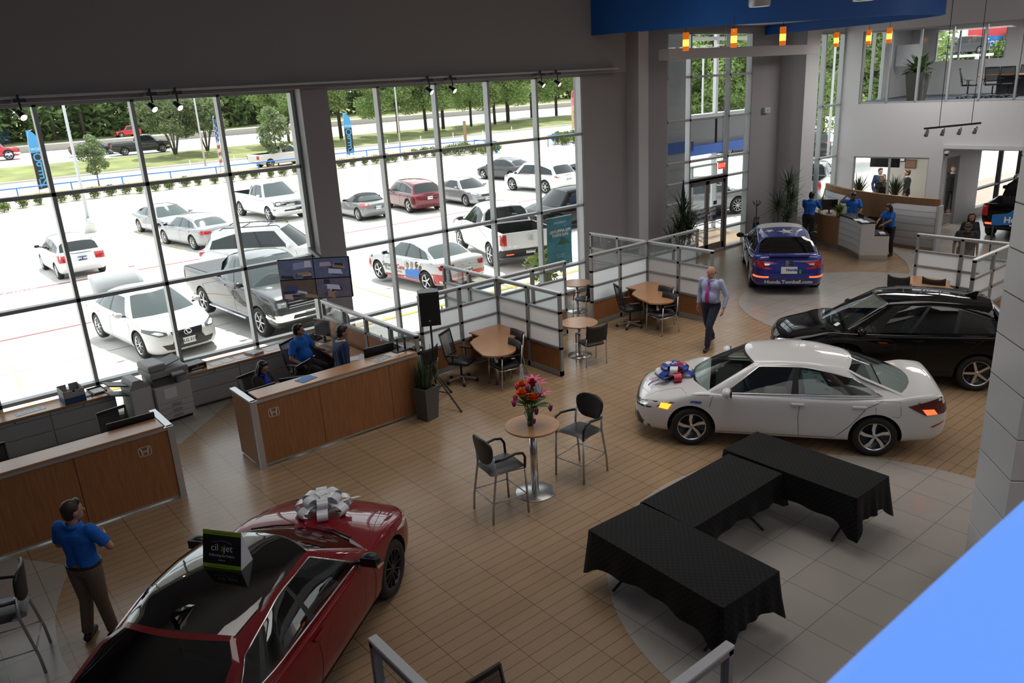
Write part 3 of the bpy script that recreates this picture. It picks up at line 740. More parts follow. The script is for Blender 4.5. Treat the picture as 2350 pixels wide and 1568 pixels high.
def wheel(root, S, style, x, sy, steer=0.0):
    wr = S['wr']; key = (style, wr)
    if key not in WHEELS:
        rr = wr*.69; tw = .105 if S['kind'] != 'pickup' else .125
        t = MB(); t.lathe([(rr*.95, -tw), (wr-.03, -tw), (wr-.008, -tw+.025), (wr, -tw+.05), (wr, tw-.05), (wr-.008, tw-.025), (wr-.03, tw), (rr, tw-.005), (rr*.97, tw-.03), (rr*.95, -tw)], 40, axis='y')
        tm = bpy.data.meshes.new('tyre'); t.bm.to_mesh(tm); t.bm.free(); tm.materials.append(RUBBER)
        d = MB(); d.mi = 1; d.lathe([(rr*.98, tw-.03), (rr*.96, tw-.07), (.001, tw-.075)], 32, axis='y')
        d.mi = 0; d.lathe([(rr*1.005, tw-.006), (rr*.93, tw-.012), (rr*.92, tw-.05)], 40, axis='y')
        d.lathe([(.001, tw-.018), (rr*.14, tw-.018), (rr*.17, tw-.03), (rr*.17, tw-.06)], 16, axis='y')
        ns, w0, w1, sk = {'five': (5, .20, .16, .0), 'swirl': (5, .16, .26, .35), 'multi': (12, .07, .06, .0), 'six': (6, .14, .10, .0), 'ten': (10, .07, .07, .0)}[style]
        for k in range(ns):
            a = 2*PI*k/ns
            def pt(r, t_, y): 
                aa = a+sk*(r/rr-.15); return (r*math.cos(aa)-t_*math.sin(aa), y, r*math.sin(aa)+t_*math.cos(aa))
            q = [pt(rr*.12, -w0*rr/2, tw-.024), pt(rr*.12, w0*rr/2, tw-.024), pt(rr*.55, (w0+w1)*rr/4, tw-.018), pt(rr*.96, w1*rr/2, tw-.014), pt(rr*.96, -w1*rr/2, tw-.014), pt(rr*.55, -(w0+w1)*rr/4, tw-.018)]
            q2 = [(p[0], p[1]-.035, p[2]) for p in q]
            d._add(q+q2, [(0, 1, 2, 3, 4, 5)]+[(i, 6+i, 6+(i+1) % 6, (i+1) % 6) for i in range(6)])
        bmesh.ops.recalc_face_normals(d.bm, faces=[f for f in d.bm.faces])
        dm = bpy.data.meshes.new('rim'); d.bm.to_mesh(dm); d.bm.free(); dm.materials.append(ALLOY if style != 'multi' else ALLOYDK); dm.materials.append(ALLOYDK if style != 'multi' else BLACK)
        WHEELS[key] = (tm, dm)
    tm, dm = WHEELS[key]
    o = bpy.data.objects.new('wheel', tm); COL.objects.link(o); o.parent = root
    o.location = (x, sy*(S['W']/2-.125), wr); o.rotation_euler = (0, 0, (PI if sy < 0 else 0)+steer)
    r = bpy.data.objects.new('rim', dm); COL.objects.link(r); r.parent = o
    return o
def door_mirror(root, S, P_, near):
    zb = S['belt'][0]
    for sy in (1, -1):
        m = MB(); x = S['xcs']-.28; y = sy*(S['W']/2+.02)
        m.M = Matrix.Translation((x, y, zb+.06)); m.mi = 0
        m.ball((0, sy*.085, .03), 1, 12, 8, (.075, .115, .075))
        m.mi = 1; m.bar((.0, -sy*.09, -.03), (.0, sy*.05, .0), .05, .04); m.box(-.075, -.055, sy*.085-.09, sy*.085+.09, -.02, .08)
        m.build('door_mirror', [P_, BLACK], root)
def seats(root, S, m_):
    W = S['W']
    xs_ = [(-.05, 1), (-.05, -1)]
    x0 = lerp(S['xcs'], S['xts'], .50)
    for sy in (1, -1):
        for xx, wd in ((x0, .25),):
            b = MB(); y = sy*.37
            b.box(xx, xx+.5, y-wd, y+wd, .36, .52, .05)
            b.extrude_poly([(xx+.02, y-wd, .46), (xx+.16, y-wd, .50), (xx-.02, y-wd*.85, 1.05), (xx-.14, y-wd*.85, 1.03)], (0, 2*wd*.93, 0))
            b.box(xx-.14, xx-.05, y-.13, y+.13, 1.05, 1.22, .04)
            b.build('front_seat', m_, root)
    b = MB(); xx = x0-.95
    b.box(xx, xx+.45, -.6, .6, .40, .56, .05)
    b.extrude_poly([(xx+.0, -.6, .5), (xx+.14, -.6, .54), (xx-.08, -.58, 1.02), (xx-.18, -.58, 1.0)], (0, 1.17, 0))
    b.build('rear_seat', m_, root)
    b = MB(); b.box(S['xcs']-.55, S['xcs']-.1, -W/2+.2, W/2-.2, .66, S['belt'][0]-.03, .04); b.build('dashboard', INTDK, root)
    b = MB(); b.M = Matrix.Translation((S['xcs']-.66, .37, .84)) @ Matrix.Rotation(-1.05, 4, 'Y')
    b.tube([(.185*math.cos(a), .185*math.sin(a), 0) for a in [i*PI/10 for i in range(20)]], .016, 6, closed=True); b.bar((-.18, 0, 0), (.18, 0, 0), .06, .02, (0, 1, 0)); b.build('steering_wheel', BLACK, root)
def car(name, S, P_, label, cat, loc, rz, wheelstyle='five', glass=GLASSDK, detail=False, trim=None, group=None, steer=0.0, roofmat=None, rearglass=None, pillar=None, front=True, seatm=INTDK, plate=True, handles=True, mirrormat=None, scale=None, cabpaint=None):
    root = empty(name, loc, rz, label, cat, group, scale=scale)
    me = hull_mesh(S, P_, detail)
    o = bpy.data.objects.new('body', me); COL.objects.link(o); o.parent = root
    bm = bmesh.new(); bm.from_mesh(me); bvh = BVHTree.FromBMesh(bm); bm.free()
    cb = cabin(S, root, cabpaint or P_, glass, detail, roofmat, rearglass, trim, pillar)
    for sx, st in ((1, steer), (-1, 0)):
        for sy in (1, -1): wheel(root, S, wheelstyle, sx*S['wb']/2, sy, st)
    door_mirror(root, S, mirrormat or P_, detail)
    if detail: seats(root, S, seatm)
    W = S['W']; w2 = W/2; zb = S['belt'][0]
    if handles:
        dx = [lerp(S['xcs'], S['xts'], .47), lerp(S['xcs'], S['xts'], .78)]
        for sy, pln in ((1, 'left'), (-1, 'right')):
            for x in dx:
                p = proj_pt(bvh, pln, x, zb-.10, .018)
                b = MB(); b.box(p.x-.10, p.x+.10, p.y-.014, p.y+.014, p.z-.018, p.z+.018, .008); b.build('door_handle', CHROME if trim and S['kind'] == 'pickup' else P_, root)
    return root, bvh, cb
def door_seams(root, bvh, S, two=False):
    xa = S['xcs']-.10; xm = lerp(S['xcs'], S['xts'], .485); xe = S['xts']+.30; zb = S['belt'][0]; g = S['gc']+.09
    for pln in ('left', 'right'):
        seam(bvh, pln, [(xa+.03, zb-.03), (xa+.10, zb-.3), (xa+.05, g+.08), (xa-.05, g), (xm, g)], root)
        seam(bvh, pln, [(xm, zb-.02), (xm+.03, .6), (xm, g)], root)
        if not two: seam(bvh, pln, [(xm, g), (-S['wb']/2+S['wr']+.25, g), (-S['wb']/2+S['wr']+.04, g+.22), (-S['wb']/2+S['wr']*.45, S['wr']*2+.14), (xe, zb)], root)
def plates(root, bvh, S, txt=None, front=True, rear=True, zf=.42, zr=.62, m_=PLATE, tm=PLATETXT):
    for pln, z, on, sg in (('front', zf, front, 1), ('rear', zr, rear, -1)):
        if not on: continue
        x = proj_pt(bvh, pln, 0, z, .012).x
        b = MB(); b.box(min(x, x+sg*.012), max(x, x+sg*.012), -.155, .155, z-.078, z+.078); po = b.build('number_plate', m_, root)
        if txt: text_obj(txt, .105, tm, face_matrix((x+sg*.014, 0, z), (0, sg, 0), (0, 0, 1)), po, bold=.003)
# ------------------------------------------------------------------ the four showroom cars
WHITEP = paint('white', (.66, .66, .665)); BLACKP = paint('black', (.002, .002, .0025), 0, .6, .75, .0); REDP = paint('red', (.19, .0025, .007), .0, .5, 1.0, .1); BLUEP = paint('blue', (.012, .020, .22), .0, .5)
SILVER = paint('silver', (.30, .31, .32), .4); GREYP = paint('grey', (.045, .048, .053), .4); MAROON = paint('maroon', (.13, .008, .015), .2); DKGREY = paint('dark_grey', (.028, .031, .035), .3); ZGREY = paint('warm_silver', (.20, .205, .205), .4)
# white sedan with a striped bow
S1 = spec('sedan', 4.66, 1.82, 1.41, 2.70, .93, .325, .19, xc=1.36, xcs=1.10, xrf=.55, xrr=-1.00, xtb=-1.98, xts=-1.72, xpk=-.15, wins=(.08, .435, .475, .745, .775, .90), deck=1.03, zrr=1.31)
H1 = math.radians(126)
c1, b1, cb1 = car('sedan', S1, WHITEP, 'white four door sedan with a red, white and blue bow on its hood', 'car', (10.83, 6.70, 0), H1, 'swirl', GLASSCLR, True, CHROME, steer=.12, seatm=INTGREY)
door_seams(c1, b1, S1)
xf, xr = S1['xf'], S1['xr']
for sy in (1, -1):
    pf = [(sy*.40, .63), (sy*.62, .66), (sy*.865, .73), (sy*.84, .645), (sy*.78, .585), (sy*.55, .565), (sy*.42, .575)]
    decal(b1, 'front', pf if sy > 0 else pf[::-1], HEADDK, 'headlight', c1)
    pf = [(sy*.44, .60), (sy*.62, .625), (sy*.76, .655), (sy*.74, .615), (sy*.60, .59)]
    decal(b1, 'front', pf if sy > 0 else pf[::-1], HEADL, 'headlight_lens', c1, .012)
    pln = 'left' if sy > 0 else 'right'
    decal(b1, pln, [(xf-.62, .70), (xf-.46, .70), (xf-.42, .625), (xf-.56, .61)], AMBER, 'side_marker', c1, .014, .05)
    decal(b1, 'front', [(sy*.58, .46), (sy*.66, .44), (sy*.78, .28), (sy*.76, .25), (sy*.60, .27)][::sy], GRILLE, 'fog_lamp_surround', c1, .008)
    decal(b1, pln, [(xr+.62, .84), (xr+.16, .97), (xr+.04, .86), (xr+.10, .72), (xr+.36, .70)], TAILDK, 'tail_light', c1, .008)
    decal(b1, pln, [(xr+.42, .80), (xr+.26, .80), (xr+.20, .72), (xr+.35, .71)], TAILON, 'tail_light_lamp', c1, .014, .05)
    decal(b1, 'rear', [(sy*-.45, .86), (sy*-.45, .78), (sy*-.8, .72), (sy*-.86, .90)][::-sy], TAILDK, 'tail_light', c1, .007)
    decal(b1, pln, [(xr+.28, .52), (xr+.08, .60), (xr+.10, .575), (xr+.24, .505)], TAIL, 'reflector', c1, .008, .05)
seam(b1, 'left', [(xr+1.05, .90), (xr+.72, .90), (xr+.70, .70), (xr+.72, .67), (xr+1.03, .67), (xr+1.05, .70), (xr+1.05, .90)], c1, .003)
decal(b1, 'front', [(-.40, .64), (.40, .64), (.40, .56), (.2, .53), (-.2, .53), (-.40, .56)], GRILLE, 'grille', c1, .008)
decal(b1, 'front', [(-.55, .40), (.55, .40), (.48, .27), (-.48, .27)], GRILLE, 'lower_grille', c1, .008)
seam(b1, 'left', [(xf-1.2, .88), (xf-.75, .86), (xf-.35, .76), (xf-.2, .70)], c1, .003); seam(b1, 'right', [(xf-1.2, .88), (xf-.75, .86), (xf-.35, .76), (xf-.2, .70)], c1, .003)
text_decal(b1, 'left', 'HYBRID', .05, (xf-1.0, .76), mat('blue_lettering', (.02, .05, .35), .4), c1, mirror=True, bold=.003)
st = MB()   # sheet inside the rear door glass
u_ = [cb1[1](u, v, 1) for u, v in ((.51, .06), (.66, .06), (.66, .80), (.51, .80))]
st.quad(*[(p[0], p[1]-.02, p[2]) for p in u_]); so = st.build('window_sticker', mat('sticker_paper', (.42, .56, .54), .6), c1)
bars = MB()
for u0, u1, v0, v1 in ((.515, .56, .74, .77), (.60, .655, .74, .77), (.60, .65, .46, .53), (.625, .655, .22, .26), (.60, .62, .62, .64)):
    bars.quad(*[(lambda p: (p[0], p[1]-.014, p[2]))(cb1[1](u, v, 1)) for u, v in ((u0, v0), (u1, v0), (u1, v1), (u0, v1))])
bars.build('print', mat('print_dark', (.08, .12, .13), .6), so)
# black crossover
S2 = spec('suv', 4.30, 1.77, 1.61, 2.61, .85, .335, .20, xc=1.27, xcs=.95, xrf=.35, xrr=-1.55, xtb=-1.98, xts=-1.70, privacy=GLASSPRIV, clad=.30, belt=1.02, hood=1.04)
H2 = math.radians(125); hd = Vector((math.cos(H2), math.sin(H2), 0)); rt = Vector((hd.y, -hd.x, 0))
c2, b2, cb2 = car('crossover', S2, BLACKP, 'glossy black crossover parked behind the white sedan', 'car', Vector((14.59, 5.12, 0))+hd*1.305+rt*.78, H2, 'five', GLASSCLR, True, None, seatm=mat('seat_dark_cloth', (.07, .07, .07), .8))
door_seams(c2, b2, S2)
xf, xr = S2['xf'], S2['xr']
for sy in (1, -1):
    decal(b2, 'front', [(sy*.45, .76), (sy*.80, .86), (sy*.84, .76), (sy*.70, .70), (sy*.46, .70)][::sy], HEADL, 'headlight', c2, .008)
    decal(b2, 'left' if sy > 0 else 'right', [(xf-.62, .80), (xf-.45, .80), (xf-.40, .755), (xf-.60, .75)], AMBER, 'side_marker', c2, .012, .05)
    decal(b2, 'rear', [(sy*-.45, .95), (sy*-.45, .85), (sy*-.84, .80), (sy*-.84, .98)][::-sy], TAIL, 'tail_light', c2, .008)
decal(b2, 'front', [(-.46, .80), (.46, .80), (.42, .64), (-.42, .64)], GRILLE, 'grille', c2); decal(b2, 'front', [(-.46, .82), (.46, .82), (.46, .78), (.15, .72), (-.15, .72), (-.46, .78)], CHROME, 'grille_bar', c2, .013)
decal(b2, 'front', [(-.6, .5), (.6, .5), (.55, .36), (-.55, .36)], GRILLE, 'lower_grille', c2)
f = MB(); rp = cb2[2](.86, 0); f.extrude_poly([(rp[0]-.10, -.022, rp[2]-.01), (rp[0]+.16, -.022, rp[2]-.005), (rp[0]-.08, -.006, rp[2]+.085), (rp[0]-.13, -.006, rp[2]+.08)], (0, .04, 0)); f.build('roof_fin', BLACK, c2)
stk = MB(); stk.quad(*[cb2[3](s, v) for s, v in ((.74, .07), (.64, .07), (.64, .16), (.74, .16))]); stk.build('windshield_sticker', PAPER, c2).location = (.01, 0, .012)
# red car with black glass roof
S3 = spec('sedan', 4.90, 1.86, 1.44, 2.75, .98, .345, .18, xc=1.16, xcs=.86, xrf=.28, xrr=-1.20, xtb=-2.15, xts=-1.85, xpk=-.3, wins=(.09, .44, .47, .76, .79, .90), yt=.62, zrr=1.33)
ROOFBLK = mat('black_glass_roof', (.004, .004, .004), .04, coat=1.0)
H3 = math.radians(36.5)
c3, b3, cb3 = car('red_sedan', S3, REDP, 'dark red car with a black glass roof and a white bow on its hood', 'car', (2.15, 7.14, 0), H3, 'multi', GLASSCLR, True, CHROME, roofmat=ROOFBLK, mirrormat=BLACK, seatm=mat('seat_teal_grey', (.03, .045, .045), .7), rearglass=GLASSPRIV, steer=0)
door_seams(c3, b3, S3)
xf, xr = S3['xf'], S3['xr']
for sy in (1, -1):
    decal(b3, 'front', [(sy*.50, .66), (sy*.70, .71), (sy*.90, .74), (sy*.88, .66), (sy*.72, .59), (sy*.52, .60)][::sy], HEADL, 'headlight', c3, .008)
    decal(b3, 'rear', [(sy*-.45, .95), (sy*-.45, .80), (sy*-.84, .74), (sy*-.88, .92)][::-sy], TAIL, 'tail_light', c3, .008)
    pln = 'left' if sy > 0 else 'right'
    decal(b3, pln, [(xf-1.46, .70), (xf-1.30, .66), (xf-1.28, .62), (xf-1.44, .65)], CHROME, 'fender_vent', c3, .008, .05)
    decal(b3, pln, [(-.95, .27), (.95, .27), (.95, .225), (-.95, .225)], BLACK, 'sill_trim', c3, .01, .1)
    seam(b3, 'top', [(xf-1.10, sy*.75), (xf-.75, sy*.66), (xf-.40, sy*.56), (xf-.22, sy*.35), (xf-.18, 0)], c3, .003)
decal(b3, 'front', [(-.48, .64), (.48, .64), (.42, .46), (-.42, .46)], GRILLE, 'grille', c3)
f = MB(); rp = cb3[2](.90, 0); f.extrude_poly([(rp[0]-.12, -.03, rp[2]-.012), (rp[0]+.18, -.03, rp[2]-.004), (rp[0]-.06, -.01, rp[2]+.08), (rp[0]-.13, -.01, rp[2]+.07)], (0, .06, 0)); f.build('roof_fin', BLACKP, c3)
f = MB(); f.M = Matrix.Translation((-1.55, -.33, .93)); f.tube([(.1*math.cos(a), .05*math.sin(a), 0) for a in [i*PI/8 for i in range(16)]], .012, 5, closed=True); f.build('seat_ring', CHROME, c3)
for s0 in (.75, -.15):
    wp = MB(); a = [cb3[3](s, .035) for s in (s0, s0-.28, s0-.55)]
    wp.tube([(p[0]+.02, p[1], p[2]+.015) for p in a], .012, 5); wp.build('wiper', BLACK, c3)
# blue sedan with white stars, seen from behind
S4 = spec('sedan', 4.88, 1.86, 1.45, 2.83, .96, .335, .17, xrr=-1.25, xtb=-2.02, xts=-1.80, xpk=-.25, deck=1.07, zrr=1.34, nose=.72)
H4 = math.radians(38.5); h4 = Vector((math.cos(H4), math.sin(H4), 0))
c4, b4, cb4 = car('sedan', S4, BLUEP, 'dark blue sedan with white stars and a web address across its rear bumper', 'car', Vector((18.86, 11.69, 0))+h4*1.415, H4, 'five', GLASSCLR, True, CHROME, mirrormat=BLACK, rearglass=GLASSPRIV, seatm=INTDK)
door_seams(c4, b4, S4)
for sy in (1, -1):
    decal(b4, 'rear', [(sy*.88, .96), (sy*.70, .93), (sy*.38, .90), (sy*.42, .865), (sy*.62, .80), (sy*.40, .745), (sy*.44, .715), (sy*.66, .735), (sy*.86, .79)][::-sy], TAIL, 'tail_light', c4, .008)
    decal(b4, 'rear', [(sy*.62, .875), (sy*.46, .865), (sy*.50, .825), (sy*.60, .82)][::-sy], HEADL, 'reverse_lamp', c4, .013)
    decal(b4, 'rear', [(sy*.86, .545), (sy*.50, .545), (sy*.50, .505), (sy*.86, .495)][::-sy], TAILON, 'bumper_light', c4, .012)
def star(cx, cy, r, rot): return [(cx+rr*math.cos(rot+k*PI/5), cy+rr*math.sin(rot+k*PI/5)) for k, rr in enumerate([r, r*.4]*5)]
STARW = mat('star_white', (.62, .62, .62), .4)
cbm = bmesh.new(); cbm.from_mesh(cb4[0].data); bv4 = BVHTree.FromBMesh(cbm); cbm.free()
decal(bv4, 'top', [(S4['xrf']-.20, -.70), (S4['xrf']-.20, .70), (-.42, .70), (-.42, -.70)], STARW, 'white_roof_half', c4, .004, .1)
decal(bv4, 'top', star(-.78, .36, .14, .5), STARW, 'star', c4, .006, .05); decal(bv4, 'top', star(-.90, -.05, .24, .2), STARW, 'star', c4, .006, .05)
decal(b4, 'top', star(S4['xr']+.30, .28, .17, .4), STARW, 'star', c4, .006, .05)
for sy, pln in ((1, 'left'), (-1, 'right')):
    decal(b4, pln, star(S4['xr']+.55, .62, .24, .3), STARW, 'star', c4, .006, .06); decal(b4, pln, [(.2, .85), (1.9, .70), (1.9, .30), (.9, .30)], STARW, 'white_side_stripe', c4, .006, .1)
text_decal(b4, 'rear', 'Honda.Tomball.com', .145, (0, .385), TEXTWHITE, c4, bold=.006)
x = proj_pt(b4, 'rear', 0, .70, .012).x
q = MB(); q.box(x-.012, x, -.20, .20, .615, .795); po = q.build('dealer_plate', PLATE, c4); text_obj('Honda', .10, mat('blue_lettering', (.02, .05, .35), .4), face_matrix((x-.014, -.06, .715), (0, -1, 0), (0, 0, 1)), po, bold=.004)
q = MB(); q.box(x-.014, x-.002, -.30, -.24, .62, .72); q.build('green_sticker', mat('green_sticker', (.02, .35, .03), .5), c4)
emblem(.17, CHROME, face_matrix(proj_pt(b4, 'rear', 0, .875, .015), (0, -1, 0), (.2, 0, 1)), c4)
f = MB(); rp = cb4[2](.90, 0); f.ball((rp[0], 0, rp[2]+.03), .05, 10, 6, (1.3, .8, 1)); f.build('roof_antenna', WHITE, c4)
f = MB(); f.box(-.12, .1, -.5, .5, 0, .05, .02)
f.build('deck_spoiler', BLUEP, c4, loc=(S4['xr']+.13, 0, 1.055))
# ------------------------------------------------------------------ outdoor ground
def gz(y): return OUT_Z+.35*max(0, min(1, (30-y)/10))
CONC = mat('concrete_lot', (.60, .585, .55), .9, noise=.05, nscale=.25); ROADC = mat('concrete_road', (.36, .32, .27), .9, noise=.08, nscale=.3); HWY = mat('highway_concrete', (.48, .47, .45), .9)
GRASS = mat('grass_verge', (.17, .19, .06), .95, noise=.4, nscale=.35); SOIL = mat('mulch', (.10, .065, .04), .95, noise=.4, nscale=4)
YEL = mat('yellow_road_paint', (.65, .42, .05), .8); YELF = mat('faded_yellow_paint', (.62, .52, .26), .85); REDL = mat('red_line_paint', (.42, .10, .10), .8)
def strip(name, prof, m_, x0=-80, x1=190):
    b = MB(); b.grid([[(x, y, z) for y, z in prof] for x in (x0, x1)], smooth=False, flip=True); return struct(name, b, m_)
strip('ground_parking_lot', [(15.9, gz(15.9)), (20, gz(20)), (30, OUT_Z), (61.5, OUT_Z)], CONC)
strip('ground_planting_strip', [(61.5, OUT_Z+.02), (66.5, OUT_Z+.02)], mat('pale_bed', (.33, .30, .26), .95, noise=.3, nscale=2))
strip('road_frontage', [(66.5, OUT_Z), (86.3, OUT_Z)], ROADC)
strip('kerb_median', [(86.3, OUT_Z), (86.3, OUT_Z+.15), (86.7, OUT_Z+.15)], CONC)
strip('ground_median_grass', [(86.7, OUT_Z+.15), (93, -.3), (98, .1)], GRASS)
strip('road_highway', [(98, .12), (126, .15)], HWY)
strip('wall_highway_barrier', [(126, .1), (126, 1.0), (126.6, 1.0), (126.6, .3)], mat('barrier_concrete', (.38, .35, .31), .9))
strip('road_highway_far', [(126.6, .5), (142, .6)], HWY)
strip('ground_far_verge', [(142, .6), (300, 3)], GRASS)
def paintline(name, p0, p1, w, m_, dz=.012, fz=gz):
    p0, p1 = Vector(p0).to_2d(), Vector(p1).to_2d(); d = (p1-p0).normalized(); n = Vector((-d.y, d.x))*w/2
    b = MB(); k = max(1, int((p1-p0).length/2))
    for i in range(k):
        a, c = p0.lerp(p1, i/k), p0.lerp(p1, (i+1)/k)
        b.quad(*[(q.x, q.y, fz(q.y)+dz) for q in (a-n, c-n, c+n, a+n)])
    return struct(name, b, m_)
# red fire lane lines, yellow bay lines
paintline('road_marking_red', (-4, 26.0), (9.5, 26.3), .14, REDL); paintline('road_marking_red', (-10, 33.7), (34, 34.3), .14, REDL)
text_obj('TOW AWAY ZONE', .55, WHITE, face_matrix((1.9, 33.7, OUT_Z+.02), (1, 0, 0), (0, 1, 0)))['kind'] = 'structure'
for x in (-1.5, 1.7, 4.9, 8.4, 11.7, 14.9, 18.3, 21.6): paintline('road_marking_yellow', (x, 18.2), (x+.4, 25.6), .14, YELF)
paintline('road_marking_yellow', (-4, 18.6), (19, 18.6), .16, YEL)
for x in (-2, 1.0, 4.2, 7.4, 10.6, 13.8, 17.0, 20.2, 23.4, 26.6, 29.8, 33.0):
    paintline('road_marking_yellow', (x, 34.3), (x+.1, 45.5), .12, YELF)
for i in range(13): 
    x = -6+i*7.6
    b = MB(); b.box(x, x+6.2, 70.6, 71.9, OUT_Z, OUT_Z+.16, .05); struct('kerb_yellow', b, YEL)
# bumpy concrete joints as thin dark lines
JT = mat('joint_line', (.33, .32, .30), .9)
for y in (22, 29.2, 38, 47, 56): paintline('ground_joint', (-10, y), (60, y+.3), .03, JT, .008)
for x in (0, 9.5, 19, 28.5, 38): paintline('ground_joint', (x, 18), (x+.6, 60), .03, JT, .008)
# beyond the right windows
b = MB(); b._add([(41.2, -60, -.05), (190, -60, -.05), (190, 15.9, -.05), (41.2, 15.9, -.05)], [(0, 1, 2, 3)]); struct('ground_side_lot', b, CONC)
# ------------------------------------------------------------------ vehicles on the parking lot and the highway

def lotpt(px, py):
    z = OUT_Z
    for _ in range(6): z = gz(at(px, py, z).y)
    return at(px, py, z)
def place(S, px, py, sx, sy, deg, pt=None):
    """origin of a vehicle whose wheel (sx front/rear, sy left/right) touches the ground at that spot"""
    p = pt or lotpt(px, py); a = math.radians(deg); h = Vector((math.cos(a), math.sin(a), 0)); l = Vector((-h.y, h.x, 0))
    return p-h*(sx*S['wb']/2)-l*(sy*(S['W']/2-.06)), a
def lights(root, b, S, kind, lit=False, tl=None):
    xf, xr, W, H = S['xf'], S['xr'], S['W'], S['H']; w2 = W/2
    for sy in (1, -1):
        k = sy
        if kind == 'pickup':
            z0, z1 = .84, 1.08
            decal(b, 'front', [(sy*w2*.60, z0), (sy*w2*.93, z0), (sy*w2*.93, z1), (sy*w2*.60, z1)][::k], HEADDK, 'headlight', root, .01)
            decal(b, 'front', [(sy*w2*.64, z0+.05), (sy*w2*.86, z0+.05), (sy*w2*.86, z1-.06), (sy*w2*.64, z1-.06)][::k], HEADL, 'headlight_lens', root, .016, .06)
            decal(b, 'rear', [(-sy*w2*.80, .82), (-sy*w2*.96, .82), (-sy*w2*.96, 1.16), (-sy*w2*.80, 1.16)][::-k], TAIL, 'tail_light', root, .01)
            decal(b, 'left' if sy > 0 else 'right', [(xr+.02, .84), (xr+.14, .84), (xr+.14, 1.16), (xr+.02, 1.16)], TAIL, 'tail_light', root, .01, .06)
        else:
            s = H/1.45; z = .70*(s if kind != 'sedan' else 1)
            decal(b, 'front', [(sy*w2*.52, z-.05), (sy*w2*.72, z-.06), (sy*w2*.95, z+.02), (sy*w2*.93, z+.09), (sy*w2*.70, z+.06), (sy*w2*.52, z+.01)][::k], HEADDK, 'headlight', root, .01)
            decal(b, 'front', [(sy*w2*.60, z-.035), (sy*w2*.72, z-.04), (sy*w2*.84, z+.02), (sy*w2*.72, z+.03), (sy*w2*.62, z+.0)][::k], HEADL, 'headlight_lens', root, .016, .06)
            t0, t1 = (.74, .90) if kind == 'sedan' else tl or (.88, 1.02)
            decal(b, 'rear', [(-sy*w2*.50, t1-.01), (-sy*w2*.52, t0+.04), (-sy*w2*.92, t0), (-sy*w2*.95, t1+.02)][::-k], TAIL, 'tail_light', root, .01)
            decal(b, 'left' if sy > 0 else 'right', [(xr+.01, t0), (xr+.20, t0+.05), (xr+.30, t1), (xr+.03, t1+.02)], TAIL, 'tail_light', root, .01, .06)
def grille(root, b, S, kind, mt=GRILLE):
    w2 = S['W']/2
    if kind == 'pickup':
        decal(b, 'front', [(-w2*.58, .80), (w2*.58, .80), (w2*.58, 1.08), (-w2*.58, 1.08)], GRILLE, 'grille', root, .008)
        for i, z in enumerate((.84, .90, .98, 1.04)): decal(b, 'front', [(-w2*.58, z-.014), (w2*.58, z-.014), (w2*.58, z+.014), (-w2*.58, z+.014)], mt, 'grille_bar', root, .018)
        decal(b, 'front', [(-w2*.97, .52), (w2*.97, .52), (w2*.97, .70), (-w2*.97, .70)], CHROME, 'bumper', root, .02)
        decal(b, 'front', [(-w2*.5, .55), (w2*.5, .55), (w2*.46, .64), (-w2*.46, .64)], GRILLE, 'bumper_intake', root, .03)
    else:
        decal(b, 'front', [(-w2*.42, .66), (w2*.42, .66), (w2*.36, .56), (-w2*.36, .56)], mt, 'grille', root, .008)
        decal(b, 'front', [(-w2*.70, .42), (w2*.70, .42), (w2*.60, .29), (-w2*.60, .29)], GRILLE, 'lower_grille', root, .008)
def lotcar(S, P_, label, cat, px, py, sx, sy, deg, kind='sedan', style='ten', glass=GLASSDK, pt=None, name='sedan', txt='LGF 0934', plk=PLATE, seams=False, trim=None, gm=GRILLE, tl=None, scale=None, lz=None, **k):
    loc, a = place(S, px, py, sx, sy, deg, pt)
    if lz is not None: loc.z = lz
    r, b, c = car(name, S, P_, label, cat, loc, a, style, glass, False, trim, scale=scale, **k)
    lights(r, b, S, kind, tl=tl); grille(r, b, S, kind, gm)
    plates(r, b, S, txt, zf=.60 if kind == 'pickup' else .44, zr=.60 if kind == 'pickup' else (.66 if kind == 'sedan' else .80), m_=plk, tm=TEXTWHITE if plk == PLATEDK else PLATETXT)
    if seams: door_seams(r, b, S)
    return r, b, c
PB = dict(H=1.95)
# white compact hatchback, rear towards the showroom
SL = spec('hatch', 4.45, 1.77, 1.55, 2.70, .95, .32, .17, belt=1.0, hood=1.0)
lotcar(SL, WHITEP, 'white hatchback with a dark licence plate parked alone beside the light pole', 'car', 136, 641, -1, 1, 91, 'hatch', name='hatchback', txt='HPV 1824', plk=PLATEDK, tl=(.70, 1.05), seams=True)
SS_ = spec('sedan', 4.88, 1.86, 1.45, 2.83, .96, .335, .17)
lotcar(SS_, SILVER, 'silver sedan facing the showroom, a paper sheet behind its windshield', 'car', 323.2, 533, -1, -1, -85, glass=GLASSMID, gm=CHROME, seams=True)
lotcar(SS_, SILVER, 'silver sedan facing away, parked between the other silver sedan and the white minivan', 'car', 446.5, 574, -1, 1, 98, glass=GLASSMID, seams=True)
SP = spec('pickup', 5.89, 2.03, 1.95, 3.68, .95, .40, .28)
rw, bw, _ = lotcar(SP, WHITEP, 'white crew cab pickup with chrome grille bars facing the showroom', 'pickup truck', 619.5, 508.8, 1, -1, -88.5, 'pickup', 'six', name='pickup_truck', gm=CHROME, txt='LGF 2087', glass=GLASSMID, seams=True)
SV = spec('van', 5.10, 1.98, 1.74, 3.03, .98, .345, .18, belt=1.02, hood=1.05, privacy=GLASSDK, wins=(.09, .36, .39, .64, .66, .95), xrf=.62, xcs=1.1, xc=1.42)
pv = lotpt(545, 640)
tv = at(452, 583, gz(29)+.95)
av = math.radians(-38); hv = Vector((math.cos(av), math.sin(av), 0)); lv = Vector((-hv.y, hv.x, 0))
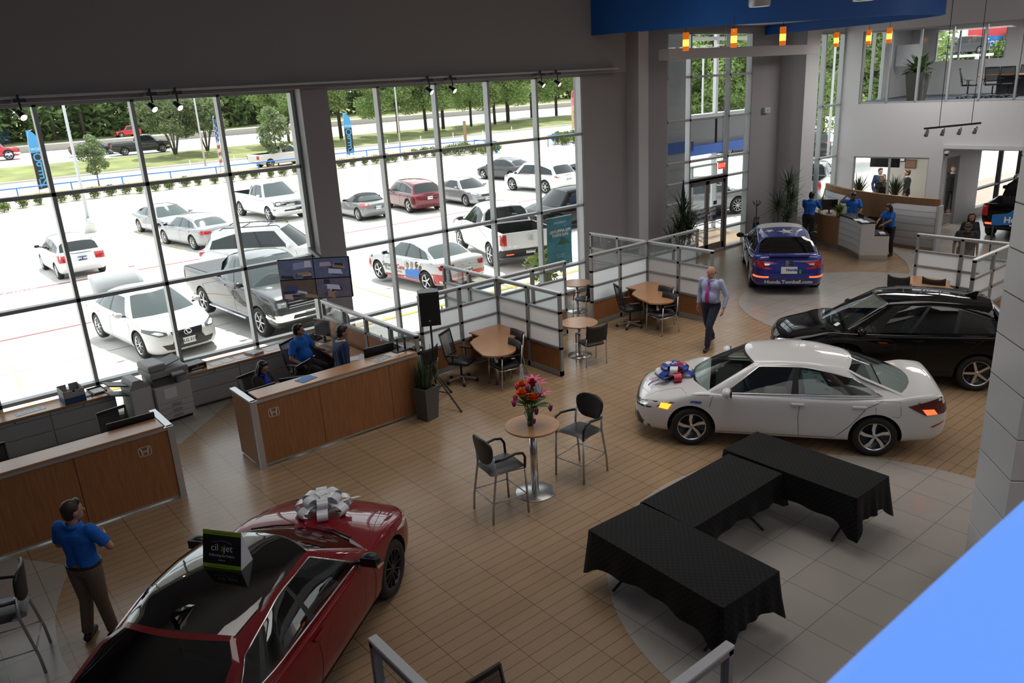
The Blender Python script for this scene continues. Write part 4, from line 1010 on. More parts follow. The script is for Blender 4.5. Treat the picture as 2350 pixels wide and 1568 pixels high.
cv = tv+hv*(-SV['xr'])+lv*(SV['W']/2*.9); cv.z = gz(cv.y)
rv, bv, cbv = car('minivan', SV, WHITEP, 'white minivan with black roof rails behind the grey pickup', 'minivan', cv, av, 'ten', GLASSDK, False)
lights(rv, bv, SV, 'van', tl=(.85, 1.15)); grille(rv, bv, SV, 'van'); door_seams(rv, bv, SV)
for sy in (1, -1):
    t = MB(); t.tube([(.5, sy*.60, 1.70), (.4, sy*.60, 1.79), (-1.6, sy*.60, 1.78), (-1.75, sy*.60, 1.70)], .022, 6); t.build('roof_rail', BLACK, rv)
for x in (.0, -.9):
    t = MB(); t.tube([(x, -.60, 1.78), (x, .60, 1.78)], .02, 6); t.build('roof_bar', BLACK, rv)
rg, bg_, cg = lotcar(SP, GREYP, 'dark grey crew cab pickup with chrome bumper and black bed cover facing the window', 'pickup truck', 605.5, 772, 1, -1, -86.5, 'pickup', 'six', name='pickup_truck', gm=CHROME, glass=GLASSMID, seams=True)
t = MB(); t.box(SP['xr']+.08, -.66, -.92, .92, 1.25, 1.30, .02); t.build('bed_cover', BLACK, rg)
for sy in (1, -1):
    t = MB(); t.box(-1.2, 1.15, sy*1.02-.07, sy*1.02+.07, .38, .43, .02); t.build('running_board', CHROME, rg)
SX = spec('sedan', 4.85, 1.84, 1.46, 2.85, .92, .345, .15, nose=.74)
rx, bx, cx = lotcar(SX, WHITEP, 'white sedan with its trunk lid raised, nose against the window beside the copier', 'car', 328.6, 822, 1, -1, -84, style='ten', txt='HLG 3134', glass=GLASSMID, gm=GRILLE, seams=True)
decal(bx, 'front', [(-.40, .70), (.40, .70), (.34, .56), (.48, .28), (-.48, .28), (-.34, .56)], GRILLE, 'spindle_grille', rx, .012)
em = MB(); p = proj_pt(bx, 'front', 0, .64, .02); em.M = face_matrix(p, (0, 1, 0), (0, 0, 1)); em.tube([(.09*math.cos(a), .065*math.sin(a), 0) for a in [i*PI/10 for i in range(20)]], .010, 5, closed=True); em.bar((-.03, .04, 0), (-.01, -.03, 0), .014, .014); em.bar((-.01, -.03, 0), (.07, -.03, 0), .014, .014); em.build('emblem', CHROME, rx)
tl_ = MB(); tl_.M = Matrix.Translation((SX['xr']+.62, 0, 1.05)) @ Matrix.Rotation(math.radians(62), 4, 'Y')
tl_.grid([[(-.62*u_, .70*s*(1-.06*u_), .05*(1-s*s)+.05*math.sin(PI*u_)) for s in (-1, -.8, -.4, 0, .4, .8, 1)] for u_ in (0, .3, .6, .85, 1.0)]); tl_.grid([[(-.62-.0, .66*s, .03), (-.60, .64*s, -.12)] for s in (-1, -.5, 0, .5, 1)])
tlo = tl_.build('trunk_lid', WHITEP, rx)
so_ = tlo.modifiers.new('t', 'SOLIDIFY'); so_.thickness = .03
for sy in (1, -1):
    q = MB(); q.M = Matrix.Translation((SX['xr']+.62, 0, 1.05)) @ Matrix.Rotation(math.radians(62), 4, 'Y'); q.box(-.66, -.62, sy*.62-.16 if sy > 0 else sy*.62-.0, sy*.62+.0 if sy > 0 else sy*.62+.16, -.1, .02); q.build('lid_lamp', TAIL, tlo)
# grey roadster with black soft top
SZ = spec('sedan', 4.09, 1.78, 1.29, 2.50, .83, .33, .14, belt=.90, deck=.90, hood=.90, xc=.45, xcs=.20, xrf=-.22, xrr=-1.02, xtb=-1.35, xts=-1.15, xpk=-.5, wins=(.10, .66), dlo=.3)
lotcar(SZ, ZGREY, 'grey two seat roadster with a black soft top, beside the maroon crossover', 'car', 823.5, 507, -1, 1, 87, style='ten', cabpaint=mat('soft_top', (.01, .01, .011), .9), pillar=mat('soft_top', (0, 0, 0)), mirrormat=ZGREY, txt='BBW K652', rearglass=GLASSMID, name='roadster', seams=False)
SC = spec('suv', 4.68, 1.87, 1.64, 2.75, .98, .37, .20, xrr=-1.75)
lotcar(SC, MAROON, 'maroon crossover with its rear toward the showroom', 'car', 939, 488.8, -1, 1, 82, 'suv', 'five', name='crossover', trim=CHROME, txt='BF 9WSL', seams=True, tl=(.92, 1.06))
SK = spec('sedan', 4.53, 1.78, 1.41, 2.65, .90, .325, .17, wins=(.10, .60, .63, .85))
lotcar(SK, SILVER, 'silver two door coupe facing the showroom beside the maroon crossover', 'car', 1070, 474.2, 1, -1, -93, style='ten', name='coupe', txt='JKS 804', seams=True)
lotcar(SS_, DKGREY, 'dark grey sedan parked in front of the white crossover', 'car', 1110, 411.5, 1, 1, 94, style='five', seams=False)
SQ = spec('suv', 4.99, 1.96, 1.72, 2.90, 1.0, .385, .20, xrr=-1.9)
lotcar(SQ, WHITEP, 'white crossover with chrome window trim seen from its rear corner', 'car', 1252, 444, -1, 1, 93, 'suv', 'six', name='crossover', trim=CHROME, tl=(.95, 1.12), seams=True)
lotcar(SQ, DKGREY, 'dark grey suv half hidden behind the white crossover', 'car', 1318, 413, 1, 1, 94, 'suv', 'six', name='suv')
lotcar(SQ, BLACKP, 'black suv crossing behind the white pickup at the window edge', 'car', 1281, 533, 1, 1, 172, 'suv', 'five', name='suv', seams=True)
# white pickup with open black bed
SR = spec('pickup', 5.33, 2.0, 1.80, 3.18, 1.0, .38, .24, belt=1.16, hood=1.17, bed=1.20, nose=1.02, cabrear=-.75)
rr_, br_, cr_ = lotcar(SR, WHITEP, 'white pickup with an open black bed, tailgate toward the window', 'pickup truck', 1130, 608, -1, 1, 72, 'pickup', 'six', name='pickup_truck', txt='Honda', seams=True, mirrormat=BLACK, scale=(1.08,)*3)
decal(br_, 'rear', [(-.97, .38), (.97, .38), (.97, .68), (-.97, .68)], CLAD, 'rear_bumper', rr_, .02)
for sy in (1, -1): decal(br_, 'rear', [(sy*.55, .52), (sy*.80, .52), (sy*.80, .56), (sy*.55, .56)][::sy], TAILON, 'bumper_light', rr_, .03)
emblem(.2, CHROME, face_matrix(proj_pt(br_, 'rear', 0, 1.0, .015), (0, -1, 0), (.1, 0, 1)), rr_)
text_decal(br_, 'rear', 'RIDGELINE', .06, (-.6, .78), CHROME, rr_)
# white and red sedan with clinic lettering
SG = spec('sedan', 4.66, 1.80, 1.46, 2.70, .95, .32, .17)
rs_, bs_, cs_ = lotcar(SG, paint('pearl', (.60, .61, .62)), 'white sedan with red lower body and clinic lettering along its side', 'car', 982, 668.5, -1, 1, 92.5, style='five', txt='JZZ 0649', glass=GLASSMID, seams=True)
REDV = mat('red_vinyl', (.50, .012, .02), .3, coat=.6)
for pln in ('left', 'right'):
    decal(bs_, pln, [(SG['xr']+.05, .62), (SG['xr']+.9, .60), (-.1, .36), (1.0, .30), (1.0, .20), (-1.0, .20), (SG['xr']+.1, .34)], REDV, 'red_wrap', rs_, .004, .1)
    decal(bs_, pln, [(1.35+.45, .62), (SG['xf']-.25, .78), (SG['xf']-.02, .62), (SG['xf']-.05, .34), (1.35+.40, .36)], REDV, 'red_wrap', rs_, .004, .1)
decal(bs_, 'rear', [(-.86, .62), (.86, .62), (.84, .36), (-.84, .36)], REDV, 'red_bumper', rs_, .006, .1)
decal(bs_, 'front', [(-.80, .52), (.80, .52), (.72, .25), (-.72, .25)], REDV, 'red_bumper', rs_, .005, .1)
text_decal(bs_, 'left', 'Signature', .21, (.62, .60), mat('charcoal_lettering', (.05, .05, .055), .5), rs_, mirror=True, bold=.002)
text_decal(bs_, 'left', 'Care', .21, (-.02, .60), mat('red_lettering', (.5, .01, .02), .5), rs_, mirror=True, bold=.006)
text_decal(bs_, 'left', 'EMERGENCY CENTER', .10, (.38, .45), mat('charcoal_lettering', (0, 0, 0)), rs_, mirror=True)
SCRUB = mat('scrub_blue', (.06, .22, .62), .6)
for i, (x, z, skin, hair) in enumerate(((-.42, .62, (.45, .25, .17), (.05, .03, .02)), (-.66, .66, (.48, .28, .2), (.25, .24, .23)), (-.92, .70, (.12, .06, .035), (.01, .01, .01)), (-1.12, .60, (.20, .10, .06), (.008, .007, .006)))):
    decal(bs_, 'left', [(x-.14, .34), (x+.13, .34), (x+.12, z-.06), (x+.04, z-.02), (x-.04, z-.02), (x-.12, z-.06)], SCRUB, 'printed_scrubs', rs_, .008, .06)
    hp = [(x+.062*math.cos(a), z+.075+.085*math.sin(a)) for a in [k*PI/7 for k in range(14)]]
    decal(bs_, 'left', [(a*1.0+(a-x)*.25, b_+.018+(b_-z-.07)*.15) for a, b_ in hp], mat('print_hair_%d' % i, hair, .6), 'printed_hair', rs_, .009, .05)
    decal(bs_, 'left', hp, mat('print_skin_%d' % i, skin, .6), 'printed_face', rs_, .013, .05)
# highway traffic
SJ = spec('suv', 4.0, 1.8, 1.78, 2.42, .68, .40, .3, hood=1.12, nose=1.0)
hz = .15
lotcar(SJ, paint('bright_red', (.55, .02, .02)), 'red off-roader driving behind the concrete barrier', 'car', 0, 0, 1, 1, 186, 'suv', 'five', name='off_roader', pt=at(280, 316, .55))
lotcar(SP, DKGREY, 'black pickup driving along the highway', 'pickup truck', 0, 0, 1, -1, -6, 'pickup', 'six', name='pickup_truck', pt=at(371, 349.5, hz), gm=GRILLE, scale=(1.1,)*3)
lotcar(SS_, DKGREY, 'black sedan driving ahead of the sapling on the highway', 'car', 0, 0, 1, -1, -8, name='sedan', pt=at(252, 354, hz), scale=(1.1,)*3)
SB = spec('pickup', 6.4, 2.2, 2.1, 4.0, 1.0, .48, .35)
lotcar(SB, paint('bright_red', (0, 0, 0)), 'red truck nose at the left edge of the highway', 'truck', 0, 0, 1, -1, -6, 'pickup', 'six', name='truck', pt=at(14, 368, hz), scale=(1.2,)*3)
lotcar(SP, WHITEP, 'white pickup on the frontage road partly hidden by the sapling', 'pickup truck', 0, 0, -1, -1, 8, 'pickup', 'six', name='pickup_truck', pt=at(622, 385, OUT_Z))
# cars seen through the tall window, the lobby and the upper office
lotcar(SQ, DKGREY, 'dark grey crossover seen through the tall window beside the pillar', 'car', 0, 0, -1, -1, 35, 'suv', 'six', name='crossover', pt=at(1903, 357, OUT_Z), tl=(.9, 1.05))
lotcar(SS_, WHITEP, 'white sedan in the row beyond the tall window', 'car', 0, 0, -1, -1, 20, pt=at(1878, 300, OUT_Z))
lotcar(SC, WHITEP, 'white crossover at the far row beyond the tall window', 'car', 0, 0, -1, -1, 60, 'suv', name='crossover', pt=at(1878, 272, OUT_Z), tl=(.9, 1.06))
lotcar(SC, DKGREY, 'charcoal crossover at the far row beyond the tall window', 'car', 0, 0, -1, -1, 60, 'suv', name='crossover', pt=at(1878, 272, OUT_Z)+Vector((5.2, -1.5, 0)), tl=(.9, 1.06))
lotcar(SC, SILVER, 'silver crossover outside the lobby entrance door', 'car', 0, 0, 1, -1, -22, 'suv', 'ten', name='crossover', pt=at(1692, 490, OUT_Z+.35), glass=GLASSMID)
lotcar(SR, SILVER, 'silver pickup with a red tail light seen through the tall window', 'pickup truck', 0, 0, -1, -1, 20, 'pickup', 'six', name='pickup_truck', pt=at(1889, 470, OUT_Z+.35))
lotcar(SC, DKGREY, 'dark crossover passing beyond the entrance canopy', 'car', 0, 0, 1, -1, -15, 'suv', 'ten', name='crossover', pt=at(1735, 352, OUT_Z))
# black pickup in the side hall
sc_ = 1.0
rk, bk, ck = lotcar(SR, BLACKP, 'black pickup in the side hall with brake lights glowing', 'pickup truck', 0, 0, -1, 1, 8, 'pickup', 'six', name='pickup_truck', pt=at(2268, 538, 0), lz=0, txt='Honda', plk=PLATE)
for sy in (1, -1): decal(bk, 'rear', [(sy*.55, .55), (sy*.85, .55), (sy*.85, .62), (sy*.55, .62)][::sy], TAILON, 'bumper_light', rk, .02)
decal(bk, 'rear', [(-.97, .38), (.97, .38), (.97, .50), (-.97, .50)], CLAD, 'rear_bumper', rk, .02)
for sy in (1, -1):
    t = MB(); t.tube([(.6, sy*.62, 1.74), (.5, sy*.62, 1.82), (-.5, sy*.62, 1.82), (-.6, sy*.62, 1.74)], .02, 6); t.build('roof_rail', BLACK, rk)
# van on a display ramp outside the upper office window
vp = EYE+ray(2200, 126).normalized()*95
rt_ = car('minivan', SV, DKGREY, 'dark minivan on a raised display ramp outside the meeting room window', 'minivan', vp, math.radians(140), 'ten', GLASSDK, False)[0]
m = MB(); m.M = Matrix.Translation((vp.x, vp.y, 0)) @ Matrix.Rotation(math.radians(140), 4, 'Z'); m.box(-2.9, 2.9, -1.0, 1.0, vp.z-.25, vp.z); m.box(-2.0, -1.7, -.15, .15, OUT_Z, vp.z-.2); m.box(1.6, 1.9, -.15, .15, OUT_Z, vp.z-.2)
thing('display_ramp', m, WHITE, 'white steel display ramp carrying the dark minivan', 'ramp')
# ------------------------------------------------------------------ trees, shrubs, poles, fences, flags
def leaf_mat(name, c1, c2):
    if name in MATS: return MATS[name]
    m, nt, b = _nodes(name); b.inputs['Roughness'].default_value = .6; b.inputs['Specular IOR Level'].default_value = .3
    oi = nt.nodes.new('ShaderNodeNewGeometry'); r = nt.nodes.new('ShaderNodeValToRGB'); r.color_ramp.elements[0].color = (*c1, 1); r.color_ramp.elements[1].color = (*c2, 1)
    nt.links.new(oi.outputs['Random Per Island'], r.inputs['Fac']); nt.links.new(r.outputs['Color'], b.inputs['Base Color'])
    t = nt.nodes.new('ShaderNodeBsdfTranslucent'); nt.links.new(r.outputs['Color'], t.inputs['Color']); mx = nt.nodes.new('ShaderNodeMixShader'); mx.inputs[0].default_value = .35
    nt.links.new(b.outputs[0], mx.inputs[1]); nt.links.new(t.outputs[0], mx.inputs[2]); nt.links.new(mx.outputs[0], nt.nodes['Material Output'].inputs['Surface'])
    MATS[name] = m; return m
LV_MID = leaf_mat('foliage_mid', (.16, .26, .07), (.36, .46, .18)); LV_DARK = leaf_mat('foliage_dark', (.065, .115, .035), (.21, .30, .10)); LV_PINE = leaf_mat('foliage_pine', (.17, .25, .075), (.38, .46, .18)); LV_OLIVE = leaf_mat('foliage_olive', (.11, .16, .07), (.27, .33, .16)); LV_SHRUB = leaf_mat('foliage_shrub', (.07, .13, .03), (.22, .27, .07))
BARK = mat('bark_grey', (.12, .095, .075), .9, noise=.3, nscale=6); BARKD = mat('bark_dark', (.045, .035, .028), .9)
TREES = {}
def tree_mesh(key, clumps, trunk, leaf, n, size, seed):
    """clumps: (x, y, z, rx, ry, rz); trunk: list of (points, radii)"""
    if key in TREES: return TREES[key]
    R_ = random.Random(seed); f = MB(); vol = [c[3]*c[4]*c[5] for c in clumps]; tot = sum(v**.67 for v in vol)
    for c, v in zip(clumps, vol):
        for _ in range(int(n*v**.67/tot)):
            while True:
                p = Vector((R_.uniform(-1, 1), R_.uniform(-1, 1), R_.uniform(-1, 1)))
                if .35 < p.length < 1: break
            q = Vector((c[0]+p.x*c[3], c[1]+p.y*c[4], c[2]+p.z*c[5])); d = Vector((R_.gauss(0, 1), R_.gauss(0, 1), R_.gauss(0, .7))).normalized(); e = d.cross(Vector((R_.gauss(0, 1), R_.gauss(0, 1), R_.gauss(0, 1)))).normalized(); s = size*R_.uniform(.6, 1.3)
            f._add([q-d*s, q-e*s*.45+d*s*.1, q+d*s, q+e*s*.45+d*s*.1], [(0, 1, 2, 3)])
    t = MB()
    for pts, rs in trunk: t.tube(pts, rs, 7)
    fm = bpy.data.meshes.new('foliage'); f.bm.to_mesh(fm); f.bm.free(); fm.materials.append(leaf[0])
    tm = bpy.data.meshes.new('trunk'); t.bm.to_mesh(tm); t.bm.free(); tm.materials.append(leaf[1])
    TREES[key] = (fm, tm); return TREES[key]
def plant(name, key, x, y, z, s, rz, label, group, cat='tree', sz=None):
    fm, tm = TREES[key]; r = empty(name, (x, y, z), rz, label, cat, group, scale=(s, s, sz or s))
    for nm, me in (('foliage', fm), ('trunk', tm)):
        if len(me.vertices) == 0: continue
        o = bpy.data.objects.new(nm, me); COL.objects.link(o); o.parent = r
    return r
R0 = random.Random(3)
def clumps(n, cx, cy, z0, z1, R_, r0, r1, seed, flat=.8):
    g = random.Random(seed); out = []
    for i in range(n):
        t = (i+.5)/n; z = z0+(z1-z0)*t; env = R_*math.sqrt(max(.05, 1-(2*t-.85)**2*.8)); a = g.uniform(0, 2*PI); rr = env*math.sqrt(g.random()); r = g.uniform(r0, r1); out.append((cx+rr*math.cos(a), cy+rr*math.sin(a), z, r, r, r*flat))
    return out
fk = lambda n, h0, h1, sp, seed: [([(0, 0, 0), (0, 0, h0)], [.16, .13])]+[([(0, 0, h0*.8), (sp*.4*math.cos(k*2*PI/n+seed), sp*.4*math.sin(k*2*PI/n+seed), (h0+h1)/2), (sp*math.cos(k*2*PI/n+seed), sp*math.sin(k*2*PI/n+seed), h1)], [.10, .06, .02]) for k in range(n)]
tree_mesh('broad', clumps(26, 0, 0, 2.6, 8.6, 3.4, .9, 1.6, 1), fk(6, 2.0, 6, 2.2, .3), (LV_MID, BARK), 5200, .24, 1)
tree_mesh('myrtle', clumps(22, 0, 0, 2.2, 5.8, 2.9, .8, 1.3, 2), [([(.1*math.cos(k), .1*math.sin(k), 0), (.6*math.cos(k*1.05), .6*math.sin(k*1.05), 1.8), (1.5*math.cos(k*1.05), 1.5*math.sin(k*1.05), 4.2)], [.09, .07, .03]) for k in range(6)], (LV_OLIVE, BARK), 4600, .19, 2)
tree_mesh('sapling', clumps(14, 0, 0, 1.3, 4.3, .95, .4, .65, 3), [([(0, 0, 0), (.02, 0, 2), (0, 0, 4.2)], [.06, .045, .015])], (LV_OLIVE, BARK), 2600, .13, 3)
tree_mesh('pine_a', clumps(24, 0, 0, 3.9, 12.5, 3.0, 1.1, 1.9, 4, .6), [([(0, 0, 0), (.1, .05, 7), (0, 0, 13.5)], [.24, .18, .05])]+[([(0, 0, z), (2*math.cos(z*3), 2*math.sin(z*3), z+.8)], [.07, .02]) for z in (5, 6.5, 8, 9.5, 11)], (LV_PINE, BARKD), 11000, .19, 4)
tree_mesh('pine_b', clumps(26, 0, 0, 3.2, 12, 3.4, 1.2, 2.0, 5, .7), [([(0, 0, 0), (-.15, .1, 6), (.1, 0, 12)], [.22, .17, .05])]+[([(0, 0, z), (2.2*math.cos(z*2.3), 2.2*math.sin(z*2.3), z+.9)], [.07, .02]) for z in (4.5, 6, 7.5, 9)], (LV_MID, BARKD), 11500, .19, 5)
tree_mesh('forest', clumps(30, 0, 0, 1.0, 15, 5.2, 1.6, 2.8, 6, .9), [([(0, 0, 0), (0, .2, 8), (.3, 0, 15)], [.3, .25, .08])], (LV_DARK, BARK), 5200, .46, 6)
tree_mesh('shrub', clumps(9, 0, 0, .25, .75, .38, .26, .36, 7), [([(0, 0, 0), (0, 0, .4)], [.03, .02])], (LV_SHRUB, BARK), 520, .085, 7)
# woodland behind the highway: one mass of crowns, and one of trunks
def woodland(spots, name, label, n=2400):
    tree_mesh('wood', clumps(30, 0, 0, 1.0, 15, 5.2, 1.6, 2.8, 6, .9), [([(0, 0, 0), (0, .2, 8), (.3, 0, 15)], [.3, .25, .08])], (LV_DARK, BARK), n, .55, 6)
    fm, tm = TREES['wood']; root = empty(name, (0, 0, 0), label=label, cat='woodland'); root['kind'] = 'stuff'
    for nm, me, m_ in (('foliage', fm, LV_DARK), ('trunks', tm, BARK)):
        bm = bmesh.new()
        for x, y, z, s_, rz in spots:
            n0 = len(bm.verts); bm.from_mesh(me); bm.verts.ensure_lookup_table()
            bmesh.ops.transform(bm, matrix=Matrix.Translation((x, y, z)) @ Matrix.Rotation(rz, 4, 'Z') @ Matrix.Scale(s_, 4), verts=bm.verts[n0:])
        o_me = bpy.data.meshes.new(nm); bm.to_mesh(o_me); bm.free(); o_me.materials.append(m_); o = bpy.data.objects.new(nm, o_me); COL.objects.link(o); o.parent = root; o['kind'] = 'stuff'
sp_ = []
for row, (y, z, s_) in enumerate(((151, 1.0, 1.0), (163, 1.6, 1.25))):
    x = -2
    while x < (68 if row == 0 else 172):
        sp_.append((x+R0.uniform(-1.5, 1.5), y+R0.uniform(-2, 2), z-1.2, s_*R0.uniform(.85, 1.15), R0.uniform(0, 6.28))); x += 5.6 if row == 0 else 7.2
woodland(sp_, 'woodland', 'dense green woodland behind the highway barrier')
# pines and broad trees on the median
for i in range(17):
    x = 50+i*4.0+R0.uniform(-1.0, 1.0); y = 96+R0.uniform(-3.0, 4.0)
    plant('median_tree', ('pine_a', 'pine_b')[i % 2], x, y, -.05, R0.uniform(.88, 1.08), R0.uniform(0, 6.28), 'tall pine on the grass median seen through the right window', 'pines on the grass median')
plant('crape_myrtle', 'myrtle', 28.6, 95.0, 0, 1.1, .4, 'wide multi stemmed tree on the grass median, left one', 'two wide trees on the median'); plant('crape_myrtle', 'myrtle', 32.4, 95.5, 0, 1.05, 2.4, 'wide multi stemmed tree on the grass median beside the light pole', 'two wide trees on the median')
plant('broad_tree', 'broad', 42.3, 95.0, 0, 1.15, 1.0, 'leafy maple on the median behind the right sapling', None)
p = lotpt(228, 428); plant('sapling', 'sapling', p.x, p.y, OUT_Z, .92, 0, 'young staked tree by the frontage road under the spotlights', None)
p = lotpt(640, 382); plant('sapling', 'sapling', p.x, p.y, OUT_Z, 1.2, 2, 'young tree in front of the white frontage road pickup', None)
# shrub row along the parking edge
sh = [(10, 489), (52, 478), (93, 470), (140, 466), (175, 461), (216, 456), (256, 450), (289, 446), (325, 444), (357, 439), (390, 435), (427, 429), (458, 425), (495, 422), (527, 418), (559, 413), (587, 410), (620, 408), (651, 404), (682, 400), (760, 387), (785, 386), (812, 382), (836, 379), (863, 376), (889, 374), (906, 372), (930, 368), (952, 365), (977, 361), (995, 361), (1022, 357), (1035, 355), (1052, 357), (1066, 352), (1085, 354), (1098, 350), (1110, 356), (1122, 352), (1138, 351)]
for i, (x, y) in enumerate(sh): 
    p = lotpt(x, y); plant('shrub', 'shrub', p.x, p.y, OUT_Z, R0.uniform(.75, .95) if i < 28 else R0.uniform(.9, 1.25), R0.uniform(0, 6.28), 'round green shrub in the row along the parking lot edge', 'shrubs along the parking lot edge', 'shrub')
for x, y in ((1280, 331), (1291, 333), (1300, 331), (1316, 327), (1322, 334)): p = lotpt(x, y); plant('shrub', 'shrub', p.x, p.y, OUT_Z, 1.4, R0.uniform(0, 6), 'green shrub on the far island by the blue gate', 'shrubs on the far island', 'shrub')
p = Vector((14.9, 18.2, 0)); plant('shrub', 'shrub', 15.6, 17.6, gz(17.6), 1.3, 1, 'loose grassy shrub outside the window beside the banner', None, 'shrub')
# trees beyond the lobby windows
for i, (px, py, d, key, s) in enumerate(((1560, 250, 75, 'pine_b', 1.0), (1610, 250, 78, 'pine_a', 1.05), (1650, 248, 74, 'pine_b', 1.0), (1690, 245, 80, 'pine_b', 1.05), (1735, 240, 76, 'pine_a', 1.0), (1770, 240, 80, 'pine_b', 1.1), (1865, 235, 58, 'pine_b', 1.0), (1890, 235, 70, 'pine_a', 1.15), (1925, 228, 72, 'pine_b', 1.1), (1960, 228, 72, 'pine_a', 1.15), (1990, 225, 70, 'pine_b', 1.1), (2020, 222, 72, 'pine_a', 1.2), (2050, 220, 70, 'pine_b', 1.1))):
    q = EYE+ray(px, py).normalized()*d; plant('roadside_tree', key, q.x, q.y, OUT_Z, s*.88, i*1.3, 'tall green tree beyond the lobby glass', 'trees beyond the lobby glass')
for i, (px, d) in enumerate(((2165, 120), (2205, 126), (2240, 122), (2275, 120), (2310, 118))):
    q = EYE+ray(px, 120).normalized()*d; plant('hilltop_tree', 'forest', q.x, q.y, OUT_Z, .55, i*1.7, 'tree crown behind the raised dark minivan', 'trees behind the raised minivan')
# light poles
POLE = mat('pole_grey', (.50, .52, .54), .5, .2)
def light_pole(label, x, y, z, h=9.5, base=True):
    r = empty('light_pole', (x, y, z), label=label, cat='light pole', group='parking lot light poles')
    if base: b = MB(); b.cyl((0, 0, 0), (0, 0, .75), .30, .28, 20); b.build('concrete_base', CONC, r)
    b = MB(); b.tube([(0, 0, .7), (0, 0, h)], [.085, .06], 10); b.box(-.16, .16, -.16, .16, .72, .78); b.build('pole', POLE, r)
    for s in (-1, 1):
        b = MB(); b.box(min(.2*s, 1.0*s), max(.2*s, 1.0*s), -.16, .16, h-.05, h+.06, .03); b.bar((0, 0, h), (.25*s, 0, h), .08, .08); b.build('lamp_head', POLE, r)
p = lotpt(209, 533); light_pole('light pole rising behind the white hatchback', p.x, p.y, gz(p.y)); p = lotpt(475, 400); light_pole('light pole beside the wide trees on the frontage road', p.x, p.y, OUT_Z, 11, False); p = lotpt(920, 352); light_pole('light pole on the frontage road behind the maroon crossover', p.x, p.y, OUT_Z, 11, False); p = lotpt(1123, 405); light_pole('light pole beside the dark grey sedan', p.x, p.y, OUT_Z, 9.5)
q = EYE+ray(1612, 250).normalized()*60; light_pole('light pole with two lamp heads seen through the lobby window', q.x, q.y, OUT_Z, 7.9, False)
q = EYE+ray(1908, 240).normalized()*55; light_pole('light pole seen through the tall window', q.x, q.y, OUT_Z, 9.5, False)
# blue pipe fence along the planting strip
BLUEF = mat('fence_blue', (.02, .18, .60), .5)
def fence(label, pts, h=1.05):
    r = empty('pipe_fence', (0, 0, 0), label=label, cat='fence')
    b = MB(); b.tube([(x, y, OUT_Z+h) for x, y in pts], .05, 6); b.build('rail', BLUEF, r)
    for x, y in pts:
        b = MB(); b.tube([(x, y, OUT_Z), (x, y, OUT_Z+h)], .045, 6); b.build('post', BLUEF, r)
fence('long blue pipe fence behind the shrub row', [(-2+i*3.6, 67.3-.25*math.sin(i)) for i in range(13)]+[(46.5, 66.0), (49.5, 64.5)])
g0 = lotpt(1258, 338); fence('blue gate rails on the far island', [(g0.x+i*1.3, g0.y+.4*i) for i in range(6)], 1.1)
g0 = lotpt(1139, 352); fence('short blue fence turning the corner by the shrubs', [(g0.x, g0.y), (g0.x+.4, g0.y+2.2), (g0.x+.8, g0.y+4.5)], 1.1)
for i, (x, y) in enumerate(((440, 397), (541, 386), (811, 353), (891, 345), (967, 336), (1041, 328), (1109, 322), (1175, 312))):
    p = lotpt(x, y); b = MB(); b.lathe([(.12, 0), (.12, .04), (.05, .06), (.045, 1.15), (.001, 1.17)], 10); thing('delineator_post', b, WHITE, 'slim white delineator post on the frontage road', 'post', 'white delineator posts on the frontage road', (p.x, p.y, OUT_Z))
p = lotpt(1069, 333); b = MB(); b.box(-.12, .12, -.12, .12, 0, 2.6); thing('wooden_post', b, mat('weathered_wood', (.30, .20, .12), .9), 'weathered wooden post on the frontage road', 'post', None, (p.x, p.y, OUT_Z))
# feather flags
def feather(label, px, py, kind, h=4.2, rz=0):
    p = lotpt(px, py); r = empty('feather_flag', (p.x, p.y, OUT_Z), rz, label, 'flag'); b = MB(); b.tube([(0, 0, 0), (0, 0, h*.8), (.15, 0, h*.97), (.5, 0, h)], .025, 6); b.build('pole', ALU, r)
    w = .85; rows = []
    def wid(t): return w*(1 if t < .72 else math.sqrt(max(0, 1-((t-.72)/.29)**2)))
    def sl(t0, t1, m_, nm):
        b = MB(); b.grid([[(.02, 0, .35+(h-.38)*t), (.02+wid(t), .02*math.sin(t*9), .35+(h-.38)*t+.10*(1-t))] for t in [t0+(t1-t0)*i/10 for i in range(11)]]); b.build(nm, m_, r)
    CY = mat('flag_cyan', (.06, .32, .62), .6)
    if kind == 'open':
        sl(0, .62, mat('flag_black', (.02, .02, .022), .6), 'black_cloth'); sl(.62, 1, CY, 'blue_cloth')
        for sgn in (1,):
            for i, ch in enumerate('OPEN'): text_obj(ch, .92, CY, face_matrix((.45, -.04, .35+(h-.38)*.62-.38-.66*i), (1, 0, 0), (0, 0, 1)), r, mirror=True, bold=.012)
            text_obj('NOW', .3, TEXTWHITE, face_matrix((.45, -.04, .35+(h-.38)*.68), (1, 0, 0), (0, 0, 1)), r, mirror=True)
    elif kind == 'usa':
        sl(.5, 1, RIBB, 'blue_cloth')
        for i in range(7): sl(i*.5/7, (i+1)*.5/7, RIBR if i % 2 else SATIN, 'stripe')
        for i in range(7):
            b = MB(); b.M = face_matrix((.25+.35*(i % 2), -.03, h*.56+.22*i), (1, 0, 0), (0, 0, 1)); s_ = star(0, 0, .14, .3); b._add([(x, y, 0) for x, y in s_], [tuple(range(10))]); b.build('star', TEXTWHITE, r)
    else:
        sl(0, .62, mat('flag_cream', (.60, .42, .22), .6), 'cream_cloth'); sl(.62, .82, mat('flag_pink', (.65, .16, .22), .6), 'pink_cloth'); sl(.82, 1, mat('flag_red', (.5, .04, .06), .6), 'red_cloth')
        for i, ch in enumerate('83S'): text_obj(ch, .6, mat('flag_brown', (.10, .06, .03), .6), face_matrix((.45, -.04, 2.4-.6*i), (1, 0, 0), (0, 0, 1)), r, mirror=True)
